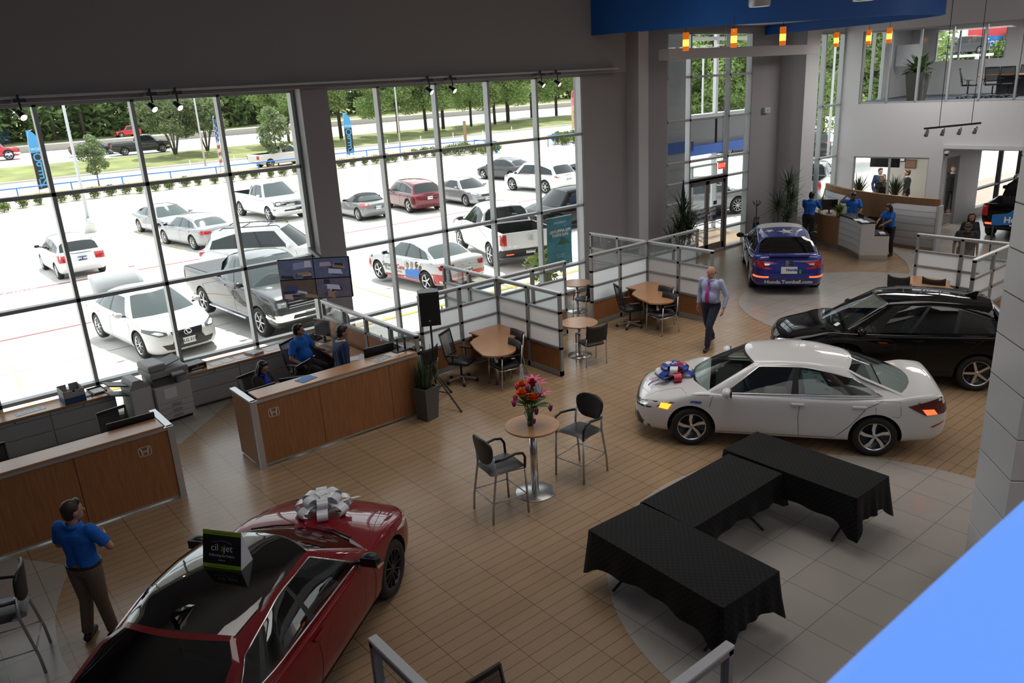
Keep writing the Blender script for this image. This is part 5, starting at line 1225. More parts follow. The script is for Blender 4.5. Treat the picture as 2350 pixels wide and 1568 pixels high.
SATIN = mat('white_ribbon', (.66, .67, .70), .22); RIBR = mat('red_ribbon', (.45, .02, .03), .25); RIBB = mat('blue_ribbon', (.02, .06, .35), .25)
feather('black and blue feather flag reading OPEN at the left', 92, 446, 'open', 4.9, .2); feather('black and blue feather flag reading OPEN in the right window', 797, 362, 'open', 4.4); feather('stars and stripes feather flag on the frontage road', 507, 393, 'usa', 4.9, .9); feather('cream feather flag with a red top at the right end of the window', 1313, 303, 'cream', 5.0)
# overhead wires and wooden poles
WIRE = mat('wire_grey', (.25, .26, .27), .6)
for i, (z, y) in enumerate(((7.2, 118), (8.0, 118), (8.9, 119), (9.9, 119))):
    b = MB(); b.tube([(-40+i, y, z+1.2), (30, y, z-.2), (90, y, z+.6), (180, y, z+.2)], .035, 4); thing('overhead_wire', b, WIRE, 'thin overhead wire crossing in front of the woodland', 'wire', 'overhead wires along the highway')
for i, x in enumerate((23, 46.5, 60)):
    b = MB(); b.tube([(x, 141, .5), (x+.2, 141, 16)], [.22, .16], 8); thing('utility_pole', b, BARK, 'wooden utility pole before the woodland', 'pole', 'utility poles before the woodland')

# roadside sign far beyond the raised minivan
q = EYE+ray(2283, 88).normalized()*118
r = empty('road_sign', (q.x, q.y, q.z-1.2), math.radians(-38), 'far blue and red roadside sign with white lettering beside the raised minivan', 'sign')
b = MB(); b.box(-3.2, 3.2, 0, .3, 0, 1.5); b.build('blue_panel', mat('sign_blue', (.01, .16, .50)), r); b = MB(); b.box(-3.2, 3.2, 0, .3, 1.5, 2.7); b.build('red_panel', mat('sign_red', (.5, .04, .05), .5), r)
b = MB(); b.box(-.3, .3, 0, .3, -q.z+.4, 0); b.build('post', POLE, r); text_obj('Ford', 1.3, TEXTWHITE, face_matrix((0, -.03, .75), (1, 0, 0), (0, 0, 1)), r)
# ------------------------------------------------------------------ counters along the window
def zat(x, y, px, py):
    d = ray(px, py); return CAM_H+d.z*math.hypot(x, y)/math.hypot(d.x, d.y)
BADGE = mat('badge_metal', (.62, .59, .55), .45, .4)
def counter(label, x0, x1, seams, badge_x, endposts):
    r = empty('counter_desk', (0, 0, 0), label=label, cat='counter')
    y0 = 11.57; zt = 1.17; xs = [x0]+list(seams)+[x1]
    for a, c in zip(xs, xs[1:]):
        b = MB(); b.box(a+.004, c-.004, y0, y0+.03, .07, zt-.05); b.build('front_panel', MAPLE, r)
    b = MB(); b.box(x0, x1, y0+.04, y0+.06, .02, .07); b.build('toe_kick', ALU, r)
    b = MB(); b.box(x0+.01, x1-.01, y0+.031, y0+.05, .07, zt-.05); b.build('backing_panel', BLACKMATTE, r)
    b = MB(); b.box(x0, x1, y0-.01, y0+.04, zt-.05, zt-.005); b.build('top_rail', ALU, r)
    b = MB(); b.box(x0+(.08 if endposts[0] else 0), x1-(.08 if endposts[1] else 0), y0+.0, y0+.40, zt-.005, zt+.03, .004); b.build('ledge', MAPLETOP, r)
    b = MB(); b.box(x0+.05, x1-.05, y0+.12, y0+.85, .71, .745); b.build('work_surface', MAPLETOP, r)
    for s, on in ((0, endposts[0]), (1, endposts[1])):
        if not on: continue
        x = x0 if s == 0 else x1
        b = MB(); b.box(min(x, x+(-.03 if s == 0 else .03)), max(x, x+(-.03 if s == 0 else .03)), y0+.05, y0+.86, .03, zt-.03); b.build('end_panel', MAPLE, r)
        b = MB(); b.box(x-.045, x+.045, y0-.02, y0+.05, 0, zt); b.build('corner_post', ALU, r)
        b = MB(); b.box(x-.05, x+.05, y0, y0+.88, zt-.03, zt); b.build('end_cap', ALU, r)
    if badge_x: emblem(.185, BADGE, face_matrix((badge_x, y0-.004, .90), (1, 0, 0), (0, 0, 1)), r)
    return r
counter('long cherry counter at the left with an end panel facing the aisle', -6.0, 2.70, [-4.5, -3.0, -1.5, .05, 1.40], 2.30, (False, True))
counter('long cherry counter behind the speaker stand where three people work', 3.97, 7.02, [5.08, 6.42], 4.27, (True, False))
def credenza(label, x0, n, w=1.06):
    r = empty('credenza', (0, 0, 0), label=label, cat='cabinet', group='lateral file cabinets under the window')
    y0, y1 = 15.02, 15.52
    b = MB(); b.box(x0, x0+n*w, y0+.02, y1, .05, .70); b.build('carcass', GREYLAM, r)
    b = MB(); b.box(x0-.01, x0+n*w+.01, y0-.015, y1+.02, .70, .735, .004); b.build('top', MAPLETOP, r)
    for k in range(n):
        for z0, z1 in ((.08, .35), (.36, .62), (.63, .69)):
            b = MB(); b.box(x0+k*w+.006, x0+(k+1)*w-.006, y0, y0+.02, z0, z1, .003); b.build('drawer', GREYLAM, r)
        b = MB(); b.cyl((x0+k*w+w/2, y0-.006, .66), (x0+k*w+w/2, y0+.01, .66), .012, n=10); b.build('lock', BLACK, r)
    return r
credenza('grey lateral file with cherry top left of the copier', -4.75, 7, 1.065)
credenza('grey lateral file with cherry top right of the copier, behind the seated staff', 4.02, 3, .98)
# side desk running back to the window with its glass topped partition
r = empty('side_desk', (0, 0, 0), label='cherry side desk along the glass topped partition, phone and papers on it', cat='desk')
b = MB(); b.prism([(6.28, 12.42), (7.0, 12.42), (7.0, 15.3), (6.55, 15.3), (6.42, 13.6)], .71, .745); b.build('top', MAPLETOP, r)
b = MB(); b.box(6.94, 6.97, 12.45, 15.25, .02, .71); b.build('end_panel', MAPLE, r)
b = MB(); b.box(6.5, 6.9, 15.2, 15.24, .02, .71); b.build('leg_panel', MAPLE, r)
PGLASS = glass_mat('partition_glass', (.86, .92, .93), .06, 0, (.5, .55, .56), .08)
def partition(label, p0, p1, n=2, H=1.76, low=False, t=.07, frame=None, group=None):
    """framed office divider: cherry base, frosted tiles, clear glass on top"""
    p0, p1 = Vector(p0), Vector(p1); d = p1-p0; L = d.length
    r = empty('office_partition', (p0.x, p0.y, 0), math.atan2(d.y, d.x), label, 'partition', group)
    fm = frame or mat('partition_frame', (.30, .305, .31), .4, .3)
    f = MB(); bounds = [i*L/n for i in range(n+1)]
    z_ = [.0, .12, .60, .98, 1.34, H-.045] if not low else [.0, .10, 1.14, H-.045]
    for i, x in enumerate(bounds):
        w = .035 if 0 < i < n else .05
        f.box(max(0, x-w), min(L, x+w), -t/2, t/2, .02, H-.03)
    f.box(0, L, -t/2, t/2, .02, z_[1])
    for z in z_[2:-1]: f.box(0, L, -t/2, t/2, z-.025, z+.025)
    f.box(0, L, -t/2, t/2, H-.075, H-.03)
    f.build('frame', fm, r)
    c = MB(); c.box(-.01, L+.01, -t/2-.004, t/2+.004, H-.032, H, .006); c.build('top_cap', mat('satin_cap', (.62, .63, .64), .35, .2), r)
    for k in range(n):
        a, e = bounds[k]+.05, bounds[k+1]-.05
        b = MB(); b.box(a-.01, e+.01, -t/2+.012, t/2-.012, z_[1], z_[2]-.025); b.build('wood_panel', MAPLE, r)
        if not low:
            for z0, z1 in ((z_[2]+.03, z_[3]-.03), (z_[3]+.03, z_[4]-.03)):
                b = MB(); b.quad((a, 0, z0), (e, 0, z0), (e, 0, z1), (a, 0, z1)); b.build('frosted_panel', FROSTT, r)
        z0 = (z_[4] if not low else z_[2])+.03
        b = MB()
        for y in (0,): b.quad((a, y, z0), (e, y, z0), (e, y, H-.08), (a, y, H-.08))
        b.build('glass', PGLASS, r)
    return r
m, nt, bb = _nodes('frosted_tile')
bb.inputs['Base Color'].default_value = (.80, .81, .83, 1); bb.inputs['Roughness'].default_value = .55; bb.inputs['Transmission Weight'].default_value = 0
tl = nt.nodes.new('ShaderNodeBsdfTranslucent'); tl.inputs['Color'].default_value = (.95, .96, .98, 1); ms = nt.nodes.new('ShaderNodeMixShader'); ms.inputs[0].default_value = .8
nt.links.new(bb.outputs[0], ms.inputs[1]); nt.links.new(tl.outputs[0], ms.inputs[2]); nt.links.new(ms.outputs[0], nt.nodes['Material Output'].inputs['Surface']); FROSTT = m
partition('low glass topped partition closing the right end of the counter', (7.08, 11.62), (7.08, 15.35), 4, 1.5, True)
GC = 'wings of the office dividers'
X1, Y1, X2 = 10.05, 13.05, 14.86
for lab, a, c in (('divider wing with frosted tiles behind the task chair, next to the speaker', (X1-2.0, Y1), (X1, Y1)), ('divider wing ending toward the flower table, beside the guest chair', (X1, Y1), (X1, Y1-2.0)), ('divider wing reaching from the left cross toward the two round tables', (X1, Y1), (X1+2.0, Y1)), ('divider wing of the left cross running back to the window', (X1, Y1), (X1, Y1+2.0)),
                  ('divider wing left of the middle cross with the task chair in front', (X2-2.0, Y1), (X2, Y1)), ('divider wing of the middle cross next to the walking man', (X2, Y1), (X2, Y1-2.0)), ('divider wing of the middle cross reaching toward the lobby door', (X2, Y1), (X2+2.0, Y1)), ('divider wing of the middle cross running back to the dark wall', (X2, Y1), (X2, Y1+2.0)),
                  ('divider wing behind the black crossover, below the walking pair', (19.2, 8.4), (19.2, 6.35)), ('divider wing in front of the diagonal column, beside the black crossover', (17.2, 6.35), (19.2, 6.35)),
                  ('divider wing at the bottom edge beside the red car', (2.2, 4.67), (2.2, 2.8)), ('divider wing at the bottom edge below the black tables', (2.2, 2.8), (4.08, 2.8))):
    partition(lab, a, c, 2, group=GC)
# peninsula desks
def peninsula(label, x, y, mx=1):
    r = empty('peninsula_desk', (x, y, 0), label=label, cat='desk', group='peninsula desks in the dividers')
    out = [(-.05, -.05), (-.05, -1.05), (-.42, -1.05)]
    a = [(-.42, -1.05), (-.55, -1.10), (-.72, -1.35)]
    pts = [(-.05, -.05), (-.05, -.92), (-.40, -1.02), (-.62, -1.18), (-.80, -1.40)]
    pts += [(-1.17+.40*math.cos(t), -1.36+.40*math.sin(t)) for t in [(-.15-k*.25) for k in range(12)]]
    pts += [(-1.42, -1.0), (-1.25, -.62), (-1.05, -.48), (-.85, -.42), (-.85, -.05)]
    b = MB(); b.prism([(mx*px_, py_) for px_, py_ in (pts if mx > 0 else pts[::-1])], .71, .742); b.build('top', MAPLETOP, r, recalc=True)
    b = MB(); b.cyl((mx*-1.17, -1.36, 0), (mx*-1.17, -1.36, .71), .038, n=16); b.build('leg', STEEL, r)
    b = MB(); b.box(min(mx*-.8, mx*-.1), max(mx*-.8, mx*-.1), -.11, -.07, .3, .71); b.build('modesty_panel', MAPLE, r)
    return r
peninsula('cherry peninsula desk in the left divider cross', X1, Y1); peninsula('cherry peninsula desk in the middle divider cross', X2, Y1)
peninsula('cherry peninsula desk behind the black crossover', 19.2, 8.45)
peninsula('cherry peninsula desk against the diagonal column', 20.3, 6.35)
# ------------------------------------------------------------------ seating
def task_chair(label, x, y, rz, group='office task chairs', src=[None]):
    """+x is the way the sitter faces"""
    if src[0]: return copy_tree(src[0], (x, y, 0), rz, label, group)
    r = empty('task_chair', (x, y, 0), rz, label, 'chair', group)
    b = MB()
    for k in range(5):
        a = k*2*PI/5+.3; b.bar((0, 0, .105), (.30*math.cos(a), .30*math.sin(a), .075), .045, .03)
    b.lathe([(.035, .06), (.05, .13), (.03, .14)], 12); base = b.build('base', STEEL, r)
    for k in range(5):
        a = k*2*PI/5+.3; c = MB(); c.M = Matrix.Translation((.31*math.cos(a), .31*math.sin(a), .03)) @ Matrix.Rotation(a, 4, 'Z')
        c.lathe([(.001, -.025), (.03, -.025), (.03, .025), (.001, .025)], 12, axis='y'); c.build('caster', RUBBER, base)
    b = MB(); b.cyl((0, 0, .12), (0, 0, .40), .022); b.build('gas_lift', BLACK, r)
    b = MB(); b.prism([(p[0]+.03, p[1]) for p in round_rect(-.24, .24, -.24, .24, .1)], .42, .48, True); b.build('seat', LEATHER, r)
    b = MB(); b.grid([[(-.20-.05*(1-(2*t-1)**2)-.10*v, -.215+.43*t, .56+.46*v) for t in [i/6 for i in range(7)]] for v in [i/6 for i in range(7)]]); b.build('backrest', MESHFAB, r)
    b = MB()
    for s in (-1, 1): b.tube([(-.06, s*.1, .43), (-.20, s*.17, .46), (-.22, s*.225, .6), (-.315, s*.222, 1.03)], .016, 6)
    b.bar((-.315, -.23, 1.02), (-.315, .23, 1.02), .025, .05); b.bar((-.205, -.22, .57), (-.205, .22, .57), .025, .03); b.build('back_frame', BLACK, r)
    for s in (-1, 1):
        b = MB(); b.tube([(-.02, s*.2, .43), (-.02, s*.29, .46), (-.02, s*.29, .62)], .018, 6); b.box(-.14, .12, s*.29-.04, s*.29+.04, .62, .65, .01); b.build('armrest', BLACK, r)
    src[0] = r; return r
def guest_chair(label, x, y, rz, group='guest chairs with steel legs', src=[None], arms=True):
    if src[0]: return copy_tree(src[0], (x, y, 0), rz, label, group)
    r = empty('guest_chair', (x, y, 0), rz, label, 'chair', group)
    for s in (-1, 1):
        b = MB(); b.tube([(.24, s*.27, 0), (.22, s*.27, .40), (.20, s*.27, .66)], .013, 8); b.build('leg', STEEL, r)
        b = MB(); b.tube([(-.29, s*.27, 0), (-.20, s*.27, .42), (-.26, s*.25, .85)], .013, 8); b.build('leg', STEEL, r)
        b = MB(); b.tube([(.20, s*.27, .66), (.16, s*.27, .69), (-.20, s*.27, .67)], .017, 8); b.build('armrest', BLACK, r)
    b = MB(); b.tube([(.22, -.27, .40), (.22, .27, .40)], .011, 6); b.tube([(-.2, -.27, .41), (-.2, .27, .41)], .011, 6); b.tube([(.22, -.27, .41), (-.2, -.27, .41)], .011, 6); b.tube([(.22, .27, .41), (-.2, .27, .41)], .011, 6); b.build('seat_frame', STEEL, r)
    b = MB(); b.prism(round_rect(-.22, .24, -.24, .24, .07), .42, .47, True); b.build('seat', LEATHER, r)
    b = MB(); b.grid([[(-.21-.05*v-.05*(1-(2*t-1)**2), -.25+.5*t, .52+.36*v-.04*(2*t-1)**2*(1-v)) for t in [i/8 for i in range(9)]] for v in [i/5 for i in range(6)]]); o = b.build('backrest', LEATHER, r)
    sd = o.modifiers.new('s', 'SOLIDIFY'); sd.thickness = .03
    src[0] = r; return r
def nest_chair(label, x, y, rz, group='black perforated chairs at the round tables', src=[None]):
    if src[0]: return copy_tree(src[0], (x, y, 0), rz, label, group)
    r = empty('cafe_chair', (x, y, 0), rz, label, 'chair', group)
    for s in (-1, 1):
        b = MB(); b.tube([(.22, s*.24, 0), (.20, s*.24, .44)], .012, 8); b.build('leg', STEEL, r)
        b = MB(); b.tube([(-.22, s*.24, 0), (-.21, s*.24, .45), (-.25, s*.24, .62)], .012, 8); b.build('leg', STEEL, r)
        b = MB(); b.tube([(.20, s*.24, .44), (.14, s*.27, .66), (-.05, s*.28, .68)], .014, 6); b.build('armrest', BLACK, r)
    b = MB(); b.prism(round_rect(-.22, .22, -.22, .22, .08), .44, .475, True); b.build('seat', LEATHER, r)
    b = MB(); b.grid([[(-.23-.05*v-.04*(1-(2*t-1)**2), -.25+.5*t, .54+.33*v+.05*abs(2*t-1)**3*v) for t in [i/8 for i in range(9)]] for v in [i/5 for i in range(6)]]); b.build('backrest', mat('perforated_black', (.012, .012, .012), .6), r).modifiers.new('s', 'SOLIDIFY').thickness = .012
    src[0] = r; return r
task_chair('task chair with a mesh back at the left peninsula desk', 8.50, 12.38, math.radians(-62))
task_chair('task chair seen from the side at the middle peninsula desk', 13.45, 12.35, math.radians(-25))
task_chair('task chair whose top edge shows through the divider glass above the peninsula desk', 9.0, 14.2, math.radians(150))
task_chair('task chair behind the left cross, beside the round tables', 12.45, 13.95, math.radians(30))
task_chair('task chair carrying the seated man in the blue polo', 6.02, 14.32, math.radians(-60))
task_chair('task chair carrying the seated woman with long dark hair', 4.62, 12.98, math.radians(-75))
task_chair('empty task chair behind the left counter', 2.35, 13.05, math.radians(-80))
task_chair('task chair at the far left edge behind the counter', .55, 12.85, math.radians(-90))
task_chair('empty task chair next to the man in the suit', 5.35, 13.35, math.radians(120))
guest_chair('guest chair nearest the flower table at the left peninsula desk', 8.98, 11.55, math.radians(170))
guest_chair('guest chair tucked behind the other one at the left peninsula desk', 9.42, 12.02, math.radians(170))
guest_chair('guest chair nearest the walking man at the middle peninsula desk', 13.60, 11.50, math.radians(172))
guest_chair('guest chair tucked behind the other one at the middle peninsula desk', 13.98, 11.95, math.radians(172))
nest_chair('black perforated chair at the nearer round table', 11.02, 11.22, math.radians(75))
nest_chair('black perforated chair at the far round table by the window', 13.36, 13.75, math.radians(95))
nest_chair('black perforated chair peeking out behind the speaker', 7.75, 12.68, math.radians(95))
nest_chair('left of the two black chair backs above the black crossover', *(at(2063, 634, .87).to_2d()+Vector((.17, .0))), math.radians(10))
nest_chair('right of the two black chair backs above the black crossover', *(at(2143, 639, .87).to_2d()+Vector((.17, .0))), math.radians(10))
task_chair('chair back at the bottom edge between the divider wings', 3.0, 4.15, math.radians(-90))
def round_table(label, x, y, r_=.40):
    r = empty('round_table', (x, y, 0), label=label, cat='table', group='round cherry tables by the dividers')
    b = MB(); b.lathe([(.001, .715), (r_-.01, .715), (r_, .725), (r_, .74), (r_-.006, .745), (.001, .745)], 40, smooth=False); b.build('tabletop', MAPLETOP, r)
    b = MB(); b.cyl((0, 0, .02), (0, 0, .715), .035); b.build('column', STEEL, r)
    b = MB(); b.lathe([(.001, .03), (.05, .03), (.26, .012), (.26, 0), (.001, 0)], 28); b.build('base', STEEL, r)
round_table('round cherry table nearer the flower table', 11.2, 11.75); round_table('round cherry table near the window wall', 13.58, 14.28); round_table('round table showing behind the speaker', 7.62, 13.25, .36)
# bar table, stools
def bar_table(label, x, y):
    r = empty('bar_table', (x, y, 0), label=label, cat='table')
    b = MB(); b.lathe([(.001, 1.035), (.38, 1.035), (.39, 1.045), (.39, 1.062), (.384, 1.068), (.001, 1.068)], 48, smooth=False); b.build('tabletop', MAPLETOP, r)
    b = MB(); b.cyl((0, 0, .02), (0, 0, 1.035), .055, n=24); b.build('column', STEEL, r)
    b = MB(); b.lathe([(.001, .03), (.06, .03), (.285, .014), (.295, .008), (.295, 0), (.001, 0)], 40); b.build('base', STEEL, r)
bar_table('tall round cherry bar table holding the flower vase', 6.57, 7.91); bar_table('bar table mostly outside the left edge, its foot showing', -.36, 7.98)
def stool(label, x, y, rz, src=[None]):
    if src[0]: return copy_tree(src[0], (x, y, 0), rz, label)
    r = empty('bar_stool', (x, y, 0), rz, label, 'stool', 'black vinyl bar stools')
    GT = mat('stool_tube', (.40, .40, .41), .4, .6)
    for s in (-1, 1):
        b = MB(); b.tube([(.27, s*.27, 0), (.25, s*.26, .70)], .016, 8); b.build('leg', GT, r)
        b = MB(); b.tube([(-.30, s*.27, 0), (-.285, s*.27, .22), (-.20, s*.25, .72), (-.215, s*.24, .95)], .016, 8); b.build('leg', GT, r)
        b = MB(); b.tube([(.25, s*.26, .70), (.25, s*.275, .86), (.21, s*.285, .93), (.10, s*.285, .955), (-.10, s*.28, .925), (-.21, s*.25, .91)], .019, 8); b.build('armrest', BLACK, r)
    for s in (-1, 1):
        b = MB(); b.tube([(.262, s*.265, .29), (-.275, s*.265, .31)], .009, 6); b.build('footrest', GT, r)
    for x_, z_ in ((.262, .29), (-.275, .31)):
        b = MB(); b.tube([(x_, -.265, z_), (x_, .265, z_)], .009, 6); b.build('footrest', GT, r)
    b = MB(); b.tube([(-.2, -.25, .70), (-.05, -.2, .685), (.25, -.26, .69)], .01, 6); b.tube([(-.2, .25, .70), (-.05, .2, .685), (.25, .26, .69)], .01, 6); b.tube([(-.2, -.25, .7), (-.2, .25, .7)], .01, 6); b.build('seat_frame', GT, r)
    b = MB(); n = 10
    def S_(u, v, top): 
        w = .255*(1-.2*max(0, -u)**2); x0 = .26*u; y0 = w*v; rr = math.sqrt(max(0, 1-max(abs(u), abs(v))**6)); return (x0, y0, .72+(.035 if top else -.04)*rr-.018*(v*v)+.014*u)
    g = [[-1+2*i/n for i in range(n+1)] for _ in (0,)][0]
    b.grid([[S_(u, v, True) for v in g] for u in g]); b.grid([[S_(u, v, False) for v in g] for u in g], flip=True); b.build('seat', LEATHER, r)
    b = MB()
    def B_(t, v): 
        a = (2*t-1); wy = .262*(1-.20*(1-v)**2); return (-.23-.03*v-.05*(1-a*a)*1.0, wy*a*math.sqrt(1-.16*abs(2*v-1)**3), .82+.38*v+.06*(a**4)*(1-v)-.06*a**4*v)
    b.grid([[B_(i/10, j/7) for i in range(11)] for j in range(8)]); o = b.build('backrest', LEATHER, r); sd = o.modifiers.new('s', 'SOLIDIFY'); sd.thickness = .035; bv = o.modifiers.new('b', 'BEVEL'); bv.width = .012; bv.segments = 2; bv.limit_method = 'ANGLE'
    src[0] = r; return r
stool('bar stool in front of the flower table, its back to the counter', 5.90, 7.85, math.radians(-8)); stool('bar stool on the far side of the flower table, beside the white car', 7.45, 7.86, math.radians(187))
stool('bar stool at the left edge near the man in khaki trousers', .10, 9.0, math.radians(165))
# flower vase
VG = glass_mat('vase_glass', (.80, .93, .88), .08)
v = empty('flower_vase', (6.55, 7.92, 1.068), label='clear glass vase holding the mixed bouquet on the tall table', cat='vase')
b = MB(); b.lathe([(.001, .006), (.045, .006), (.05, .02), (.045, .05), (.055, .11), (.082, .17), (.088, .195), (.06, .225), (.065, .245)], 24); b.build('vessel', VG, v)
b = MB(); b.lathe([(.001, .012), (.04, .012), (.042, .05), (.05, .10), (.001, .10)], 20); b.build('water', glass_mat('vase_water', (.7, .85, .78), .02), v)
bq = empty('bouquet', (6.55, 7.92, 1.05), scale=(1.35,)*3, label='mixed bouquet of orange, pink and purple flowers in the glass vase', cat='flowers')
LEAF = mat('leaf_green', (.07, .16, .025), .5, noise=.4, nscale=15); LEAFD = mat('leaf_dark', (.025, .055, .018), .45, noise=.4, nscale=10); LIME = mat('lime_leaf', (.28, .32, .03), .5)
b = MB()
for k in range(16):
    a = k*2.4; rr = .03+.02*(k % 3); b.tube([(rr*.5*math.cos(a+2), rr*.5*math.sin(a+2), 0), (rr*.7*math.cos(a), rr*.7*math.sin(a), .2), ((.05+.1*((k*7) % 5)/5)*math.cos(a), (.05+.1*((k*7) % 5)/5)*math.sin(a), .42)], .004, 5)
b.build('stems', LEAF, bq)
b = MB()
for k in range(90):
    a = k*2.39996; el = .2+1.1*((k*37) % 90)/90; d = Vector((math.cos(a)*math.cos(el), math.sin(a)*math.cos(el), math.sin(el))); b.mi = 1 if k % 4 == 0 else 0
    b.leafblade(Vector((0, 0, .22))+d*.06, d, .13+.08*((k*13) % 7)/7, .035, .4)
b.build('greenery', [LEAF, LIME], bq)
def bloom(col, p, r_, kind):
    m_ = mat('petal_'+col[0], col[1], .5); b = MB(); b.M = Matrix.Translation(p)
    if kind == 'rose':
        for ring in range(3):
            for k in range(6):
                a = k*PI/3+ring*.5; b.leafblade((.3*r_*math.cos(a)*(.2+ring*.4), .3*r_*math.sin(a)*(.2+ring*.4), -.3*r_), (math.cos(a)*(.25+.4*ring), math.sin(a)*(.25+.4*ring), 1-.25*ring), r_*1.2, r_*1.1, .3)
    elif kind == 'tulip':
        for k in range(6):
            a = k*PI/3; b.leafblade((0, 0, -r_), (math.cos(a)*.5, math.sin(a)*.5, 1), r_*2.2, r_*1.0, -.9)
    elif kind == 'lily':
        for k in range(6):
            a = k*PI/3; b.leafblade((0, 0, 0), (math.cos(a), math.sin(a), .7), r_*1.6, r_*.5, .9)
    else:
        for k in range(40):
            t = k/40; a = k*2.4; b.ball((math.cos(a)*.022*(1-t*.6), math.sin(a)*.022*(1-t*.6), t*r_), .010*(1-.4*t), 6, 4)
    b.build('bloom', m_, bq)
ORA, PIN, PUR, RED_, WHT, MAG = ('orange', (.75, .14, .01)), ('pink', (.65, .10, .22)), ('purple', (.28, .03, .25)), ('crimson', (.45, .01, .06)), ('white', (.6, .66, .72)), ('magenta', (.55, .04, .25))
for col, p, r_, k in ((ORA, (-.03, -.10, .36), .06, 'rose'), (ORA, (-.13, -.04, .42), .06, 'rose'), (ORA, (-.06, .04, .47), .055, 'rose'), (ORA, (.10, .03, .43), .05, 'rose'), (RED_, (.05, .0, .48), .05, 'rose'), (PUR, (-.07, -.06, .45), .035, 'tulip'), (PUR, (.03, -.12, .36), .035, 'tulip'), (MAG, (-.27, -.08, .36), .035, 'tulip'), (PIN, (-.20, -.02, .38), .035, 'tulip'), (PUR, (.17, -.13, .19), .035, 'tulip'), (PUR, (-.04, -.15, .22), .035, 'tulip'), (PUR, (-.07, -.14, .12), .03, 'tulip'), (PIN, (.16, .05, .40), .09, 'lily'), (PIN, (.17, -.02, .32), .08, 'lily'), (PIN, (.13, .08, .46), .07, 'lily'), (WHT, (-.02, .08, .46), .22, 'spire'), (WHT, (.06, -.05, .36), .12, 'spire'), (WHT, (.10, -.03, .36), .12, 'spire'), (PIN, (-.12, .04, .46), .035, 'tulip')): bloom(col, p, r_, k)
# ------------------------------------------------------------------ black cloth tables
CLOTH = mat('black_damask', (.013, .013, .015), .7, spec=.25)
nt = CLOTH.node_tree; tc = nt.nodes.new('ShaderNodeTexCoord'); ck = nt.nodes.new('ShaderNodeTexChecker'); ck.inputs['Scale'].default_value = 26; ck.inputs['Color1'].default_value = (.0035, .0035, .004, 1); ck.inputs['Color2'].default_value = (.010, .010, .011, 1)
nt.links.new(tc.outputs['Object'], ck.inputs['Vector']); nt.links.new(ck.outputs['Color'], nt.nodes['Principled BSDF'].inputs['Base Color'])
def folding_table(label, clabel, x, y, rz, L=1.83, W=.76, drop=.40, ext=.28):
    t = empty('folding_table', (x, y, 0), rz, label, 'table', 'folding tables under black cloths')
    b = MB(); b.box(-L/2, L/2, -W/2, W/2, .70, .735, .01); b.build('tabletop', mat('grey_plastic', (.3, .3, .3), .6), t)
    for s in (-1, 1):
        b = MB(); xx = s*(L/2-.28)
        for q in (-1, 1): b.tube([(xx, q*.16, .70), (xx, q*.16, .12)], .014, 8)
        b.tube([(xx, -.36, .02), (xx, -.30, .05), (xx, -.16, .12), (xx, .16, .12), (xx, .30, .05), (xx, .36, .02)], .018, 8); b.build('leg', DARKMETAL, t)
    # cloth: rounded-rectangle rings falling over the edge, sagging at the corners
    c = MB(); n = 112; rings = []
    def edge(k):
        tt = k/n*4; s_ = int(tt) % 4; f = tt-int(tt)
        cor = [(L/2, -W/2), (L/2, W/2), (-L/2, W/2), (-L/2, -W/2)]; a, e = cor[s_], cor[(s_+1) % 4]
        return Vector((lerp(a[0], e[0], f), lerp(a[1], e[1], f))), [(1, 0), (0, 1), (-1, 0), (0, -1)][s_], f, s_
    for lev in range(8):
        v = lev/7; ring = []
        for k in range(n):
            p, nrm, f, s_ = edge(k)
            cd_ = min(f, 1-f); elen = W if s_ in (0, 2) else L; cdist = cd_*elen
            corner = math.exp(-(cdist/.13)**2)
            cdir = Vector((math.copysign(1, p.x), math.copysign(1, p.y))).normalized()
            out = Vector(nrm).lerp(cdir, corner*.8)
            fold = math.sin(k*1.05+s_)*.012+math.sin(k*.37+2*s_+x)*.016
            dl = drop*(1+.55*corner-.06*math.sin(k*.31+s_)) if s_ in (0, 2) or True else drop
            off = .006+v*(.03+fold*1.3+.075*corner)*1.0
            z = .742-(.0 if lev == 0 else .004)-dl*v
            q = p+out*(off if lev else .008)
            ring.append((q.x, q.y, z if lev else .7465))
        rings.append(ring)
    c.grid([[rings[l][k] for l in range(8)] for k in range(n)], True, closed_u=True)
    c._add(rings[0], [tuple(range(n))], False)
    o = c.build('tablecloth', CLOTH, recalc=True, loc=(x, y, 0), rz=rz); tag(o, clabel, 'tablecloth', 'black patterned tablecloths')
folding_table('folding table on the near left leg of the black U', 'black cloth over the near left table of the U', 5.98, 4.80, math.radians(90-2), 1.9, .90, .36)
folding_table('folding table forming the middle of the black U', 'black cloth over the middle table of the U', 7.35, 5.38, math.radians(1), 1.80, .80, .30)
folding_table('folding table beside the white car in the black U', 'black cloth over the table beside the white car', 8.72, 4.98, math.radians(90), 1.9, .78, .36)
